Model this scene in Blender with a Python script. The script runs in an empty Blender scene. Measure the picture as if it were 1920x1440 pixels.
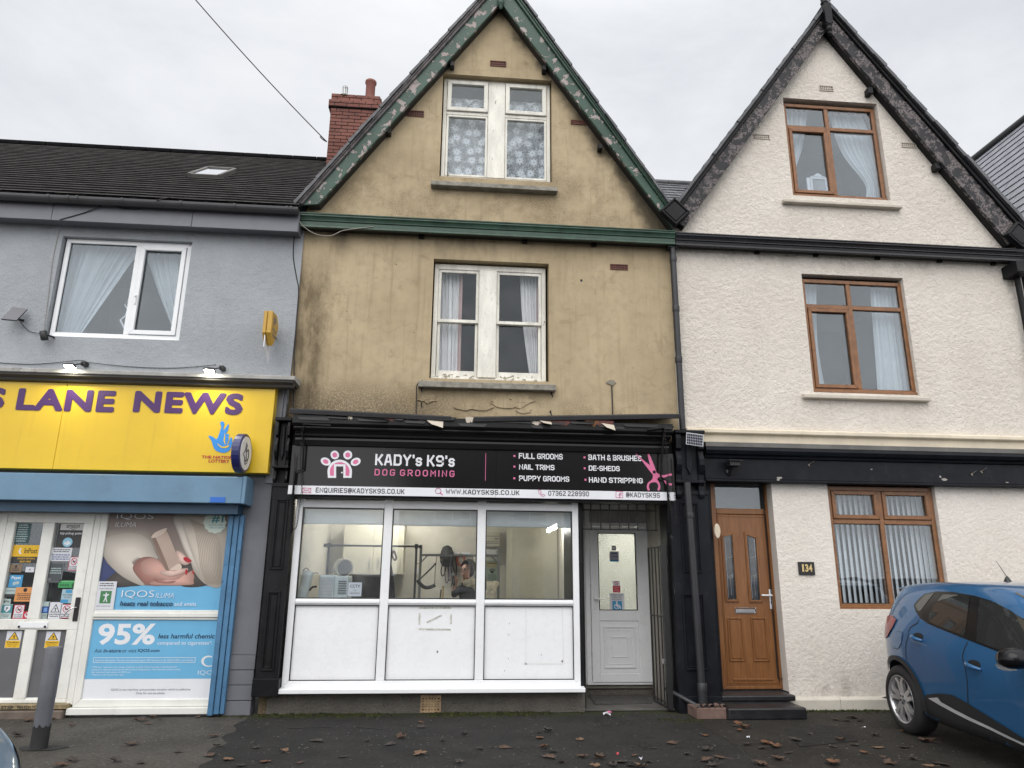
import bpy, bmesh, math, random
from mathutils import Vector, Matrix
from mathutils.bvhtree import BVHTree
random.seed(7)
R = math.radians
sc = bpy.context.scene
COL = sc.collection

# ------------------------------------------------------------------ camera
F, PIT, YAW, ROL = 1331.0, 0.262281516, 0.0860246319, 0.00813349342
CP = Vector((0, -8.65, 1.5))
FW = Vector((math.sin(YAW)*math.cos(PIT), math.cos(YAW)*math.cos(PIT), math.sin(PIT)))
_r0 = Vector((math.cos(YAW), -math.sin(YAW), 0)); _u0 = _r0.cross(FW)
RT = _r0*math.cos(ROL) + _u0*math.sin(ROL); UP = _u0*math.cos(ROL) - _r0*math.sin(ROL)
cam = bpy.data.objects.new('camera', bpy.data.cameras.new('camera')); COL.objects.link(cam)
cam.matrix_world = Matrix(((RT.x, UP.x, -FW.x, CP.x), (RT.y, UP.y, -FW.y, CP.y), (RT.z, UP.z, -FW.z, CP.z), (0, 0, 0, 1)))
cam.data.sensor_width = 36; cam.data.lens = F/1920*36; cam.data.clip_end = 2000
sc.camera = cam

def ray(x, y): return FW*F + RT*(x-960) - UP*(y-720)
def W(x, y, Y=0.0):
    """survey: the point of the vertical plane at depth Y seen at a photo position"""
    d = ray(x, y); return CP + d*((Y-CP.y)/d.y)
def G(x, y, Z=0.0):
    d = ray(x, y); return CP + d*((Z-CP.z)/d.z)
def PL(x, y, p0, n):
    d = ray(x, y); return CP + d*((Vector(p0)-CP).dot(n)/d.dot(n))
def RC(a, b, c, d, Y=0.0):
    """(x0, x1, z0, z1) of an upright rectangle on the plane Y"""
    xm, ym = (a+c)/2, (b+d)/2
    return W(a, ym, Y).x, W(c, ym, Y).x, W(xm, d, Y).z, W(xm, b, Y).z

# ------------------------------------------------------------------ materials
def lin(v):
    v /= 255.0
    return v/12.92 if v <= .04045 else ((v+.055)/1.055)**2.4
def srgb(r, g, b): return (lin(r), lin(g), lin(b))
def new_mat(name):
    m = bpy.data.materials.new(name); m.use_nodes = True
    nt = m.node_tree; nt.nodes.clear()
    return m, nt
class NT:
    """small helper around a node tree"""
    def __init__(s, nt): s.nt = nt
    def n(s, typ, **kw):
        nd = s.nt.nodes.new(typ)
        for k, v in kw.items():
            if k in nd.inputs: s.put(nd.inputs[k], v)
            else: setattr(nd, k, v)
        return nd
    def put(s, sock, v):
        if isinstance(v, bpy.types.NodeSocket): s.nt.links.new(v, sock)
        elif isinstance(v, bpy.types.Node): s.nt.links.new(v.outputs[0], sock)
        else:
            if isinstance(v, tuple) and len(v) == 3 and sock.type == 'RGBA': v = (*v, 1)
            sock.default_value = v
    def math(s, op, a, b=0.0, clamp=False):
        nd = s.nt.nodes.new('ShaderNodeMath'); nd.operation = op; nd.use_clamp = clamp
        s.put(nd.inputs[0], a); s.put(nd.inputs[1], b); return nd.outputs[0]
    def mix(s, f, a, b):
        nd = s.nt.nodes.new('ShaderNodeMix'); nd.data_type = 'RGBA'
        s.put(nd.inputs[0], f); s.put(nd.inputs[6], a); s.put(nd.inputs[7], b); return nd.outputs[2]
    def noise(s, vec, scale, detail=4, rough=.55, dist=0.0):
        nd = s.nt.nodes.new('ShaderNodeTexNoise'); s.put(nd.inputs['Vector'], vec)
        nd.inputs['Scale'].default_value = scale; nd.inputs['Detail'].default_value = detail
        nd.inputs['Roughness'].default_value = rough; nd.inputs['Distortion'].default_value = dist; return nd.outputs[0]
    def vor(s, vec, scale, feature='F1', out=0):
        nd = s.nt.nodes.new('ShaderNodeTexVoronoi'); nd.feature = feature; s.put(nd.inputs['Vector'], vec)
        nd.inputs['Scale'].default_value = scale; return nd.outputs[out]
    def ramp(s, f, a, b):
        nd = s.nt.nodes.new('ShaderNodeMapRange'); nd.interpolation_type = 'SMOOTHSTEP'
        s.put(nd.inputs[0], f); nd.inputs[1].default_value = a; nd.inputs[2].default_value = b; return nd.outputs[0]
    def scalev(s, vec, v):
        nd = s.nt.nodes.new('ShaderNodeMapping'); s.put(nd.inputs[0], vec); nd.inputs[3].default_value = v; return nd.outputs[0]
    def obj(s): return s.nt.nodes.new('ShaderNodeTexCoord').outputs['Object']
    def pos(s):
        return s.nt.nodes.new('ShaderNodeNewGeometry').outputs['Position']
    def sep(s, v):
        nd = s.nt.nodes.new('ShaderNodeSeparateXYZ'); s.put(nd.inputs[0], v); return nd.outputs
    def bump(s, h, strength=.5, dist=.01, normal=None):
        nd = s.nt.nodes.new('ShaderNodeBump'); s.put(nd.inputs['Height'], h)
        nd.inputs['Strength'].default_value = strength; nd.inputs['Distance'].default_value = dist
        if normal is not None: s.put(nd.inputs['Normal'], normal)
        return nd.outputs[0]
    def principled(s, **kw):
        p = s.nt.nodes.new('ShaderNodeBsdfPrincipled')
        for k, v in kw.items(): s.put(p.inputs[k.replace('_', ' ')], v)
        return p
    def out(s, sh):
        o = s.nt.nodes.new('ShaderNodeOutputMaterial'); s.put(o.inputs[0], sh)

def mul(c, k): return tuple(min(1, x*k) for x in c)
def M(name, col, rough=.5, metal=0.0, var=.12, vs=4.0, bump=0.0, bs=60.0, bd=.004, spec=.5, coat=0.0, dirt=0.0, dcol=(.05, .045, .035), ds=3.0, emit=0.0, streak=0.0):
    m, nt = new_mat(name); t = NT(nt); v = t.obj()
    n1 = t.noise(v, vs, 5)
    c = t.mix(t.ramp(n1, .3, .7), mul(col, 1-var), mul(col, 1+var))
    if dirt:
        d = t.math('MULTIPLY', t.ramp(t.noise(v, ds, 8, .68), .5, .72), t.ramp(t.noise(v, ds*9, 4, .6), .35, .65))
        c = t.mix(t.math('MULTIPLY', d, dirt), c, dcol)
    if streak:
        d = t.ramp(t.noise(t.scalev(v, (9, 9, .55)), 1.6, 5, .6), .52, .75)
        c = t.mix(t.math('MULTIPLY', d, streak), c, dcol)
    p = t.principled(Base_Color=c, Roughness=rough, Metallic=metal, Specular_IOR_Level=spec, Coat_Weight=coat, Coat_Roughness=.04)
    if rough > .15:
        t.put(p.inputs['Roughness'], t.math('ADD', t.math('MULTIPLY', t.noise(v, vs*3, 4), .2), rough-.1))
    if bump: t.put(p.inputs['Normal'], t.bump(t.noise(v, bs, 4, .6), bump, bd))
    if emit:
        t.put(p.inputs['Emission Color'], c); p.inputs['Emission Strength'].default_value = emit
    t.out(p); return m
def flat(name, col, rough=.5): return M(name, col, rough, var=.03)

def glass_mat(name, tint=(.93, .95, .96), ior=1.62, dust=.03, haze=0.0):
    m, nt = new_mat(name); t = NT(nt); v = t.obj()
    bf = t.n('ShaderNodeNewGeometry').outputs['Backfacing']      # the same air-to-glass step on both faces of the pane
    fr = t.n('ShaderNodeFresnel', IOR=t.math('ADD', ior, t.math('MULTIPLY', bf, 1/ior-ior)))
    tr = t.n('ShaderNodeBsdfTransparent', Color=tint)
    gl = t.n('ShaderNodeBsdfGlossy', Color=(.92, .97, 1), Roughness=.004 if not haze else haze)
    t.put(gl.inputs['Normal'], t.bump(t.noise(v, 1.3, 2), .06, .02))
    mx = t.n('ShaderNodeMixShader'); t.put(mx.inputs[0], fr); t.put(mx.inputs[1], tr); t.put(mx.inputs[2], gl)
    df = t.n('ShaderNodeBsdfDiffuse', Color=(.7, .7, .68))
    m2 = t.n('ShaderNodeMixShader'); t.put(m2.inputs[0], t.math('MULTIPLY', t.ramp(t.noise(v, 3, 6, .7), .4, .75), dust))
    t.put(m2.inputs[1], mx.outputs[0]); t.put(m2.inputs[2], df); t.out(m2); return m

BLACK = M('black_gloss_paint', (.0075, .008, .009), .45, var=.3, vs=6, spec=.22, bump=.25, bs=30, bd=.004, dirt=.35, dcol=(.05, .045, .04), ds=5)
BLACK2 = M('blue_black_paint', (.007, .0082, .0115), .5, spec=.2, var=.25, vs=5, bump=.15, bs=40, bd=.003, dirt=.25, dcol=(.06, .06, .06), ds=6)
UPVC = M('white_plastic', (.78, .79, .80), .3, var=.03, bump=0, dirt=.12, dcol=(.4, .38, .33), ds=4)
UPVC_OLD = M('weathered_white_plastic', (.73, .725, .68), .38, var=.05, dirt=.35, dcol=(.38, .35, .28), ds=3, streak=.15)
PANEL = M('white_panel', (.80, .81, .82), .28, var=.015, dirt=.1, dcol=(.45, .44, .40), ds=1.6)
SEAL = M('black_rubber', (.015, .015, .015), .6)
GLASS = glass_mat('window_glass')
GLASS_UP = glass_mat('upstairs_window_glass', ior=1.72, tint=(.93, .96, .98))
GLASS_OLD = glass_mat('old_window_glass', ior=1.36)
GLASS_SHOP = glass_mat('shop_window_glass', ior=1.55, dust=.05)
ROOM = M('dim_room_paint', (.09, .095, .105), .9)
STEEL = M('brushed_steel', (.55, .55, .55), .3, metal=1.0)
CHROME = M('chrome', (.75, .75, .76), .12, metal=1.0, var=.02)
PLASTIC_BLACK = M('black_plastic', (.012, .012, .013), .45)
CABLE = M('cable_rubber', (.018, .018, .018), .6)
CABLE_PALE = M('pale_cable', (.3, .28, .24), .6)

def tan_render():
    m, nt = new_mat('tan_render'); t = NT(nt); v = t.obj(); s = t.sep(v)
    a = t.noise(v, .8, 6, .6); b = t.noise(v, 7, 6, .65); c3 = t.noise(t.scalev(v, (5, 5, .5)), 2.2, 5, .6)
    c = t.mix(t.ramp(a, .3, .7), (.385, .305, .192), (.48, .385, .248))
    c = t.mix(t.math('MULTIPLY', t.ramp(b, .42, .75), .5), c, (.30, .245, .16))
    c = t.mix(t.math('MULTIPLY', t.ramp(c3, .55, .8), .45), c, (.27, .22, .145))
    # bleached scratches
    sc2 = t.noise(t.scalev(v, (22, 22, 1.6)), 1.0, 3, .6)
    c = t.mix(t.math('MULTIPLY', t.ramp(sc2, .66, .74), .35), c, (.60, .52, .40))
    spk = t.ramp(t.noise(v, 62, 7, .82), .48, .58)
    big = t.ramp(t.noise(v, 1.9, 6, .68), .42, .62)
    # weather bands: under the first floor sill line and over the eaves board
    z = s[2]; x = s[0]
    lowb = t.math('SUBTRACT', 1.0, t.ramp(z, 3.35, 3.95))
    gab = t.math('MULTIPLY', t.ramp(z, 5.95, 6.05), t.math('SUBTRACT', 1.0, t.ramp(z, 6.5, 7.3)))
    band = t.math('MAXIMUM', lowb, t.math('MULTIPLY', gab, 1.0))
    msk = t.math('MULTIPLY', t.math('MULTIPLY', band, spk), t.math('ADD', t.math('MULTIPLY', big, .8), .12))
    c = t.mix(t.math('MULTIPLY', msk, .85), c, (.085, .065, .042))
    c = t.mix(t.math('MULTIPLY', t.math('MULTIPLY', band, big), .3), c, (.2, .15, .085))
    ll = t.math('MULTIPLY', t.math('MULTIPLY', t.math('SUBTRACT', 1.0, t.ramp(z, 3.4, 4.0)), t.math('SUBTRACT', 1.0, t.ramp(t.math('ADD', x, t.noise(v, 1.5, 4)), -.6, .9))), t.ramp(t.noise(v, 44, 7, .8), .42, .52))
    c = t.mix(t.math('MULTIPLY', ll, .68), c, (.07, .056, .038))
    # soot patches below the eaves board
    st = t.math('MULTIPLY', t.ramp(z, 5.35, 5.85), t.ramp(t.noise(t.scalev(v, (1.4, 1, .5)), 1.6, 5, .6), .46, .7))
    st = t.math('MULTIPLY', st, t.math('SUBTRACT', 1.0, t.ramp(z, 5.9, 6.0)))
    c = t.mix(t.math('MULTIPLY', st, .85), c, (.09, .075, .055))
    # green-black damp down the left edge
    le = t.math('SUBTRACT', 1.0, t.ramp(t.math('ADD', x, t.math('MULTIPLY', t.noise(v, 3, 4), .5)), -1.94, -1.62))
    le = t.math('MULTIPLY', le, t.math('SUBTRACT', 1.0, t.ramp(z, 5.0, 5.6)))
    c = t.mix(t.math('MULTIPLY', le, t.math('ADD', .38, t.math('MULTIPLY', t.ramp(t.noise(t.scalev(v, (1.6, 1, .5)), 4, 6, .7), .4, .6), .4))), c, (.07, .052, .028))
    # grime along the right gable slope
    gs = t.math('SUBTRACT', t.math('ADD', t.math('MULTIPLY', x, 1.66), z), 8.95)
    gs = t.math('MULTIPLY', t.ramp(t.math('ADD', gs, t.math('MULTIPLY', t.math('SUBTRACT', t.noise(v, 2.5, 5), .5), 1.5)), .55, 1.1), t.ramp(z, 6.0, 6.1))
    c = t.mix(t.math('MULTIPLY', gs, .88), c, (.045, .038, .027))
    # rain runs and soft brown blotches
    rn = t.ramp(t.noise(t.scalev(v, (7, 7, .35)), 2.0, 6, .7), .5, .72)
    c = t.mix(t.math('MULTIPLY', rn, .4), c, (.22, .165, .09))
    c = t.mix(t.math('MULTIPLY', t.ramp(t.noise(v, 2.6, 6, .7, .6), .54, .68), .45), c, (.25, .19, .11))
    # hairline cracks
    cr = t.n('ShaderNodeTexVoronoi'); cr.feature = 'DISTANCE_TO_EDGE'; cr.inputs['Scale'].default_value = .55
    t.put(cr.inputs['Vector'], t.n('ShaderNodeVectorMath', operation='ADD').outputs[0])
    vm = nt.nodes[-1]
    va = [n for n in nt.nodes if n.bl_idname == 'ShaderNodeVectorMath'][0]
    nz = t.n('ShaderNodeTexNoise'); t.put(nz.inputs['Vector'], v); nz.inputs['Scale'].default_value = 3
    t.put(va.inputs[0], v); t.put(va.inputs[1], nz.outputs[1])
    ck = t.math('SUBTRACT', 1.0, t.ramp(cr.outputs[0], .001, .006))
    c = t.mix(t.math('MULTIPLY', ck, .22), c, (.12, .1, .06))
    h = t.math('ADD', t.math('MULTIPLY', t.noise(v, 90, 4), .5), t.math('MULTIPLY', t.noise(v, 9, 4), .6))
    p = t.principled(Base_Color=c, Roughness=.88, Specular_IOR_Level=.25, Normal=t.bump(h, .35, .012)); t.out(p); return m
TAN = tan_render()

def roughcast(name, c0, c1, scale=55, depth=.012, strength=.9, fine=.4, stain=.0):
    m, nt = new_mat(name); t = NT(nt); v = t.obj()
    vo = t.n('ShaderNodeTexVoronoi'); vo.feature = 'SMOOTH_F1'; vo.inputs['Scale'].default_value = scale
    nz = t.n('ShaderNodeTexNoise'); nz.inputs['Scale'].default_value = scale*.5; nz.inputs['Detail'].default_value = 3; t.put(nz.inputs['Vector'], v)
    ad = t.n('ShaderNodeVectorMath', operation='MULTIPLY_ADD'); t.put(ad.inputs[0], nz.outputs[1]); ad.inputs[1].default_value = (.03, .03, .03); t.put(ad.inputs[2], v)
    t.put(vo.inputs['Vector'], ad.outputs[0])
    big = t.noise(v, scale*.22, 4, .6)
    h = t.math('ADD', t.math('MULTIPLY', t.math('SUBTRACT', 1.0, vo.outputs[0]), t.ramp(big, .3, .65)), t.math('MULTIPLY', t.noise(v, scale*1.9, 4, .6), fine))
    c = t.mix(t.ramp(t.noise(v, 1.1, 5, .6), .3, .7), c0, c1)
    c = t.mix(t.math('MULTIPLY', t.ramp(t.noise(t.scalev(v, (6, 6, .5)), 1.5, 5, .6), .55, .8), .12+stain), c, mul(c0, .62))
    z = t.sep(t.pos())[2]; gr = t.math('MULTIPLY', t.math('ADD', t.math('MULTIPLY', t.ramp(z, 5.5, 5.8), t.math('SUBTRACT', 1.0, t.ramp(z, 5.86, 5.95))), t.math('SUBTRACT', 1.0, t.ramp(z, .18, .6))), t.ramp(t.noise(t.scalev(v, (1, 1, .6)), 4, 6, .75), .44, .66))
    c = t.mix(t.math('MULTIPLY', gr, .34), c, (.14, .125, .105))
    c = t.mix(t.math('MULTIPLY', t.ramp(t.noise(t.scalev(v, (9, 9, .3)), 1.3, 6, .7), .56, .74), .16), c, mul(c0, .5))
    pit = t.ramp(t.noise(v, scale*.8, 3, .6), .62, .7)
    c = t.mix(t.math('MULTIPLY', pit, .35), c, mul(c0, .5))
    p = t.principled(Base_Color=c, Roughness=.85, Specular_IOR_Level=.25, Normal=t.bump(h, strength, depth)); t.out(p); return m
CREAM = roughcast('cream_roughcast', (.655, .60, .53), (.72, .668, .60), 80, .012, 1.0)
CREAM_LOW = roughcast('cream_roughcast_repainted', (.71, .655, .585), (.76, .71, .645), 105, .009, .9)
GREYR = roughcast('blue_grey_roughcast', (.31, .328, .35), (.365, .385, .405), 70, .008, .8)
PEBBLE = roughcast('pebbledash', (.085, .078, .068), (.13, .12, .105), 70, .014, 1.0, stain=.3)
CREAM_PAINT = M('cream_masonry_paint', (.66, .58, .45), .6, var=.08, dirt=.35, dcol=(.38, .28, .15), ds=3, bump=.2, bs=25, bd=.006)
PLINTH = M('plinth_paint', (.57, .53, .455), .65, var=.1, dirt=.5, dcol=(.3, .28, .24), ds=4, bump=.25, bs=14, bd=.01)
GREYPAINT = M('grey_masonry_paint', (.135, .14, .155), .6, var=.08, dirt=.3, dcol=(.07, .07, .07), ds=4, bump=.2, bs=22, bd=.006)
FASCIA_GREY = M('grey_fascia_board', (.15, .155, .175), .45, var=.05, dirt=.2, dcol=(.08, .08, .08))
STONE = M('stone_sill', (.24, .225, .19), .85, var=.25, vs=12, dirt=.8, dcol=(.05, .05, .035), ds=5, bump=.5, bs=40, bd=.006)
SILLCREAM = M('cream_sill', (.52, .47, .40), .8, var=.1, dirt=.4, dcol=(.2, .18, .14), ds=5, bump=.4, bs=50, bd=.006)
LEADGREY = M('lead_flashing', (.12, .115, .105), .6, var=.2, dirt=.4)

def peeling(name, paint, under, under2, amount=.5, scale=2.2, dark=(.03, .03, .03), wood_axis=(1, 1, 1)):
    m, nt = new_mat(name); t = NT(nt); v = t.scalev(t.obj(), wood_axis)
    k = t.noise(v, scale, 7, .62, .4); edge = 1-amount
    msk = t.ramp(k, edge-.006, edge+.006)
    k2 = t.noise(v, scale*4, 6, .65)
    u = t.mix(t.ramp(k2, .42, .6), under, under2)
    c = t.mix(t.ramp(t.noise(v, 3, 5), .3, .7), mul(paint, .85), mul(paint, 1.15))
    c = t.mix(t.math('MULTIPLY', t.ramp(t.noise(v, scale*6, 6, .7), .58, .64), .5), c, mul(paint, .45))
    rim = t.math('MULTIPLY', t.ramp(k, edge-.03, edge-.006), t.math('SUBTRACT', 1.0, msk))
    c = t.mix(t.math('MULTIPLY', rim, .5), c, dark)
    c = t.mix(msk, c, u)
    h = t.math('ADD', t.math('SUBTRACT', 1.0, msk), t.math('MULTIPLY', t.noise(v, 30, 4), .2))
    rg = t.math('ADD', .4, t.math('MULTIPLY', msk, .45))
    p = t.principled(Base_Color=c, Roughness=rg, Specular_IOR_Level=.3, Normal=t.bump(h, .6, .006)); t.out(p); return m
GREEN = peeling('peeling_green_paint', (.045, .088, .066), (.36, .345, .33), (.40, .315, .295), .44, 7.0)
GREEN_OK = peeling('green_gloss_paint', (.042, .08, .058), (.10, .11, .09), (.02, .03, .02), .27, 3.0)
WOODGREY = M('bare_grey_wood', (.14, .125, .125), .85, var=.35, vs=9, bump=.5, bs=30, bd=.005)
BARGEBLACK = peeling('peeling_black_paint', (.018, .018, .02), (.2, .175, .175), (.05, .045, .045), .51, 8.5)
OLDWHITE = peeling('cracked_white_paint', (.72, .70, .63), (.42, .38, .30), (.1, .08, .06), .31, 4.5, wood_axis=(2.2, 2.2, .6))
SHOPBLACK = peeling('flaking_black_paint', (.007, .007, .0075), (.04, .016, .012), (.12, .10, .09), .27, 3.0)

def oak():
    m, nt = new_mat('oak_effect_plastic'); t = NT(nt); v = t.obj()
    g = t.noise(t.scalev(v, (14, 14, 1.0)), 2.0, 6, .65, 1.2)
    g2 = t.noise(t.scalev(v, (60, 60, 1.6)), 2.0, 4, .6)
    c = t.mix(t.ramp(g, .3, .7), (.17, .068, .022), (.25, .108, .036))
    c = t.mix(t.math('MULTIPLY', t.ramp(g2, .5, .7), .45), c, (.10, .036, .012))
    p = t.principled(Base_Color=c, Roughness=.38, Normal=t.bump(g2, .15, .002)); t.out(p); return m
OAK = oak()
OAK2 = M('oak_effect_window_plastic', (.215, .094, .036), .38, var=.18, vs=14)
BROWNSILL = OAK2

def tile_mat(name, c0, c1, moss=.25, spec=.5):
    m, nt = new_mat(name); t = NT(nt); v = t.obj()
    c = t.mix(t.ramp(t.noise(v, 6, 6, .65), .3, .7), c0, c1)
    c = t.mix(t.math('MULTIPLY', t.ramp(t.noise(v, 2.2, 6, .65), .52, .7), moss), c, (.10, .095, .07))
    rg = t.math('ADD', .35 if spec > .3 else .7, t.math('MULTIPLY', t.noise(v, 10, 4), .3))
    p = t.principled(Base_Color=c, Roughness=rg, Specular_IOR_Level=spec, Normal=t.bump(t.noise(v, 25, 4), .3, .006)); t.out(p); return m
TILE = tile_mat('wet_concrete_tile', (.006, .006, .0072), (.012, .0115, .012), .03, .04)
TILE_GLINT = M('wet_tile_glint', (.34, .325, .30), .7, var=.25, vs=5)  # wet reflection along the tile lips, painted as a pale colour
SLATE = tile_mat('slate', (.05, .052, .058), (.11, .112, .12))
SLATE_SHEEN = tile_mat('sky_sheen_slate', (.20, .21, .235), (.27, .28, .305), .08)  # sky reflected on the slates is put into this paler colour

def brick_mat():
    m, nt = new_mat('red_brick'); t = NT(nt); v = t.obj()
    oi = t.n('ShaderNodeTexWhiteNoise'); 
    vo = t.vor(t.scalev(v, (4.2, 4.2, 13)), 1.0, 'F1', 1)
    sp = t.sep(vo)
    c = t.mix(sp[0], (.15, .055, .042), (.22, .088, .066))
    c = t.mix(t.math('MULTIPLY', t.ramp(t.noise(v, 9, 6, .7), .5, .68), .6), c, (.06, .04, .035))
    p = t.principled(Base_Color=c, Roughness=.85, Normal=t.bump(t.noise(v, 60, 4), .4, .004)); t.out(p); return m
BRICK = brick_mat()
MORTAR = M('dark_mortar', (.035, .03, .028), .9, bump=.3)
TERRA = M('terracotta', (.23, .085, .065), .7, var=.15)
AIRBRICK = M('red_air_brick', (.13, .045, .03), .8, var=.25, vs=20)
BLUEPAINT = peeling('worn_blue_paint', (.075, .18, .31), (.13, .135, .14), (.07, .1, .13), .33, 3.0)
BLUESHUT = M('pale_blue_metal', (.12, .225, .33), .4, var=.06, dirt=.35, dcol=(.1, .14, .18), ds=3)
DARKBLUE = M('dark_blue_metal', (.02, .06, .11), .5)
YELLOW = M('yellow_sign_panel', (.66, .435, .012), .32, var=.03, dirt=.12, dcol=(.4, .25, .02), ds=4, streak=.18)
PURPLE = flat('purple_letters', (.055, .012, .10))
SKYBLUE = flat('cyan_blue_print', (.02, .23, .62))
REDPRINT = flat('red_print', (.40, .02, .02))
NAVY = flat('navy_plastic', (.012, .016, .10), .35)
WHITEP = flat('white_print', (.72, .73, .76), .4)
PAPER = M('paper', (.62, .63, .67), .75, var=.03)
PINK = flat('pink_print', (.62, .145, .29), .4)
INK = flat('black_print', (.012, .012, .014), .5)
GREYINK = flat('grey_print', (.16, .16, .17), .6)
SIGNBLACK = M('satin_black_sign', (.009, .0085, .009), .14, var=.05, spec=.4)

# ------------------------------------------------------------------ mesh builder
_text_cache = {}
def text_mesh(s, bold=0.0, spacing=1.0, shear=0.0):
    key = (s, bold, spacing, shear)
    if key in _text_cache: return _text_cache[key]
    cu = bpy.data.curves.new('lettering', 'FONT'); cu.body = s; cu.size = 1; cu.offset = bold; cu.space_character = spacing
    cu.shear = shear; cu.resolution_u = 3; cu.fill_mode = 'FRONT'; cu.dimensions = '2D'
    o = bpy.data.objects.new('lettering', cu); COL.objects.link(o)
    dg = bpy.context.evaluated_depsgraph_get()
    me = bpy.data.meshes.new_from_object(o.evaluated_get(dg), depsgraph=dg)
    vs = [(v.co.x, v.co.y) for v in me.vertices]; fs = [tuple(p.vertices) for p in me.polygons]
    bpy.data.objects.remove(o); bpy.data.curves.remove(cu); bpy.data.meshes.remove(me)
    _text_cache[key] = (vs, fs); return vs, fs

class MB:
    def __init__(s, mat=None): s.v = []; s.f = []; s.m = []; s.sm = []; s.mats = []; s.cur = mat
    def mi(s, mat):
        mat = mat or s.cur
        if mat not in s.mats: s.mats.append(mat)
        return s.mats.index(mat)
    def add(s, vs, fs, mat=None, smooth=False):
        b = len(s.v); s.v += [tuple(p) for p in vs]; i = s.mi(mat)
        for f in fs: s.f.append(tuple(b+k for k in f)); s.m.append(i); s.sm.append(smooth)
    def box(s, x0, x1, y0, y1, z0, z1, mat=None):
        if x0 > x1: x0, x1 = x1, x0
        if y0 > y1: y0, y1 = y1, y0
        if z0 > z1: z0, z1 = z1, z0
        s.add([(x0, y0, z0), (x1, y0, z0), (x1, y1, z0), (x0, y1, z0), (x0, y0, z1), (x1, y0, z1), (x1, y1, z1), (x0, y1, z1)],
              [(0, 3, 2, 1), (4, 5, 6, 7), (0, 1, 5, 4), (1, 2, 6, 5), (2, 3, 7, 6), (3, 0, 4, 7)], mat)
    def quad(s, a, b, c, d, mat=None): s.add([a, b, c, d], [(0, 1, 2, 3)], mat)
    def prism(s, pts, axis, a, b, mat=None, smooth=False):
        """polygon swept along an axis; pts are the two other coordinates in xyz order"""
        def P(p, t): return {'y': (p[0], t, p[1]), 'x': (t, p[0], p[1]), 'z': (p[0], p[1], t)}[axis]
        n = len(pts); vs = [P(p, a) for p in pts] + [P(p, b) for p in pts]
        fs = [tuple(range(n)), tuple(range(2*n-1, n-1, -1))]
        s.add(vs, fs, mat)
        bidx = len(s.v)-2*n; i = s.mi(mat)
        for k in range(n):
            s.f.append((bidx+k, bidx+(k+1) % n, bidx+n+(k+1) % n, bidx+n+k)); s.m.append(i); s.sm.append(smooth)
    def sheet(s, pts, y, mat=None): s.add([(p[0], y, p[1]) for p in pts], [tuple(range(len(pts)))], mat)
    def tube(s, path, r, mat=None, n=8, cap=True, r2=None):
        path = [Vector(p) for p in path]; k = len(path); rings = []
        for i, p in enumerate(path):
            d = (path[min(i+1, k-1)]-path[max(i-1, 0)]).normalized()
            a = Vector((0, 0, 1)) if abs(d.z) < .9 else Vector((1, 0, 0))
            u = d.cross(a).normalized(); w = d.cross(u)
            rr = r if r2 is None else r+(r2-r)*i/(k-1)
            if isinstance(r, (list, tuple)): rr = r[i]
            rings.append([p+(u*math.cos(2*math.pi*j/n)+w*math.sin(2*math.pi*j/n))*rr for j in range(n)])
        vs = [q for g in rings for q in g]; fs = []
        for i in range(k-1):
            for j in range(n): fs.append((i*n+j, i*n+(j+1) % n, (i+1)*n+(j+1) % n, (i+1)*n+j))
        s.add(vs, fs, mat, True)
        if cap: s.add(rings[0], [tuple(range(n))], mat); s.add(rings[-1], [tuple(range(n-1, -1, -1))], mat)
    def lathe(s, prof, c, mat=None, n=20, axis=(0, 0, 1), arc=1.0):
        """prof: (radius, distance along axis)"""
        ax = Vector(axis).normalized(); a = Vector((0, 0, 1)) if abs(ax.z) < .9 else Vector((1, 0, 0))
        u = ax.cross(a).normalized(); w = ax.cross(u); c = Vector(c); vs = []; fs = []
        for (r, h) in prof:
            for j in range(n):
                t = 2*math.pi*j/n; vs.append(c+ax*h+(u*math.cos(t)+w*math.sin(t))*r)
        for i in range(len(prof)-1):
            for j in range(n): fs.append((i*n+j, i*n+(j+1) % n, (i+1)*n+(j+1) % n, (i+1)*n+j))
        s.add(vs, fs, mat, True)
    def ring(s, x0, x1, z0, z1, w, y0, y1, mat=None, wt=None, wb=None):
        """four bars of a frame, mitred like plastic window frames"""
        wt = w if wt is None else wt; wb = w if wb is None else wb
        s.prism([(x0, z1), (x1, z1), (x1-w, z1-wt), (x0+w, z1-wt)], 'y', y0, y1, mat)
        s.prism([(x0, z0), (x1, z0), (x1-w, z0+wb), (x0+w, z0+wb)], 'y', y0, y1, mat)
        s.prism([(x0, z0), (x0, z1), (x0+w, z1-wt), (x0+w, z0+wb)], 'y', y0, y1, mat)
        s.prism([(x1, z0), (x1, z1), (x1-w, z1-wt), (x1-w, z0+wb)], 'y', y0, y1, mat)
    def fat_text(s, st, x0, x1, z0, z1, y, mat, d):
        for k, (a, b) in enumerate(((0, 0), (-d, 0), (d, 0), (0, d), (0, -d), (d*.7, d*.7), (-d*.7, d*.7), (d*.7, -d*.7), (-d*.7, -d*.7))): s.text(st, x0+d+a, x1-d+a, z0+d+b, z1-d+b, y-.0003*k, mat, .012, 1.1)
    def text(s, st, x0, x1, z0, z1, y, mat=None, bold=0.0, spacing=1.0, shear=0.0, T=None):
        vs, fs = text_mesh(st, bold, spacing, shear)
        if not vs: return
        ax = min(p[0] for p in vs); bx = max(p[0] for p in vs); az = min(p[1] for p in vs); bz = max(p[1] for p in vs)
        k = (x1-x0)/(bx-ax); q = (z1-z0)/(bz-az)
        pts = [(x0+(p[0]-ax)*k, y, z0+(p[1]-az)*q) for p in vs]
        if T: pts = [T(p) for p in pts]
        s.add(pts, fs, mat)
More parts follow.
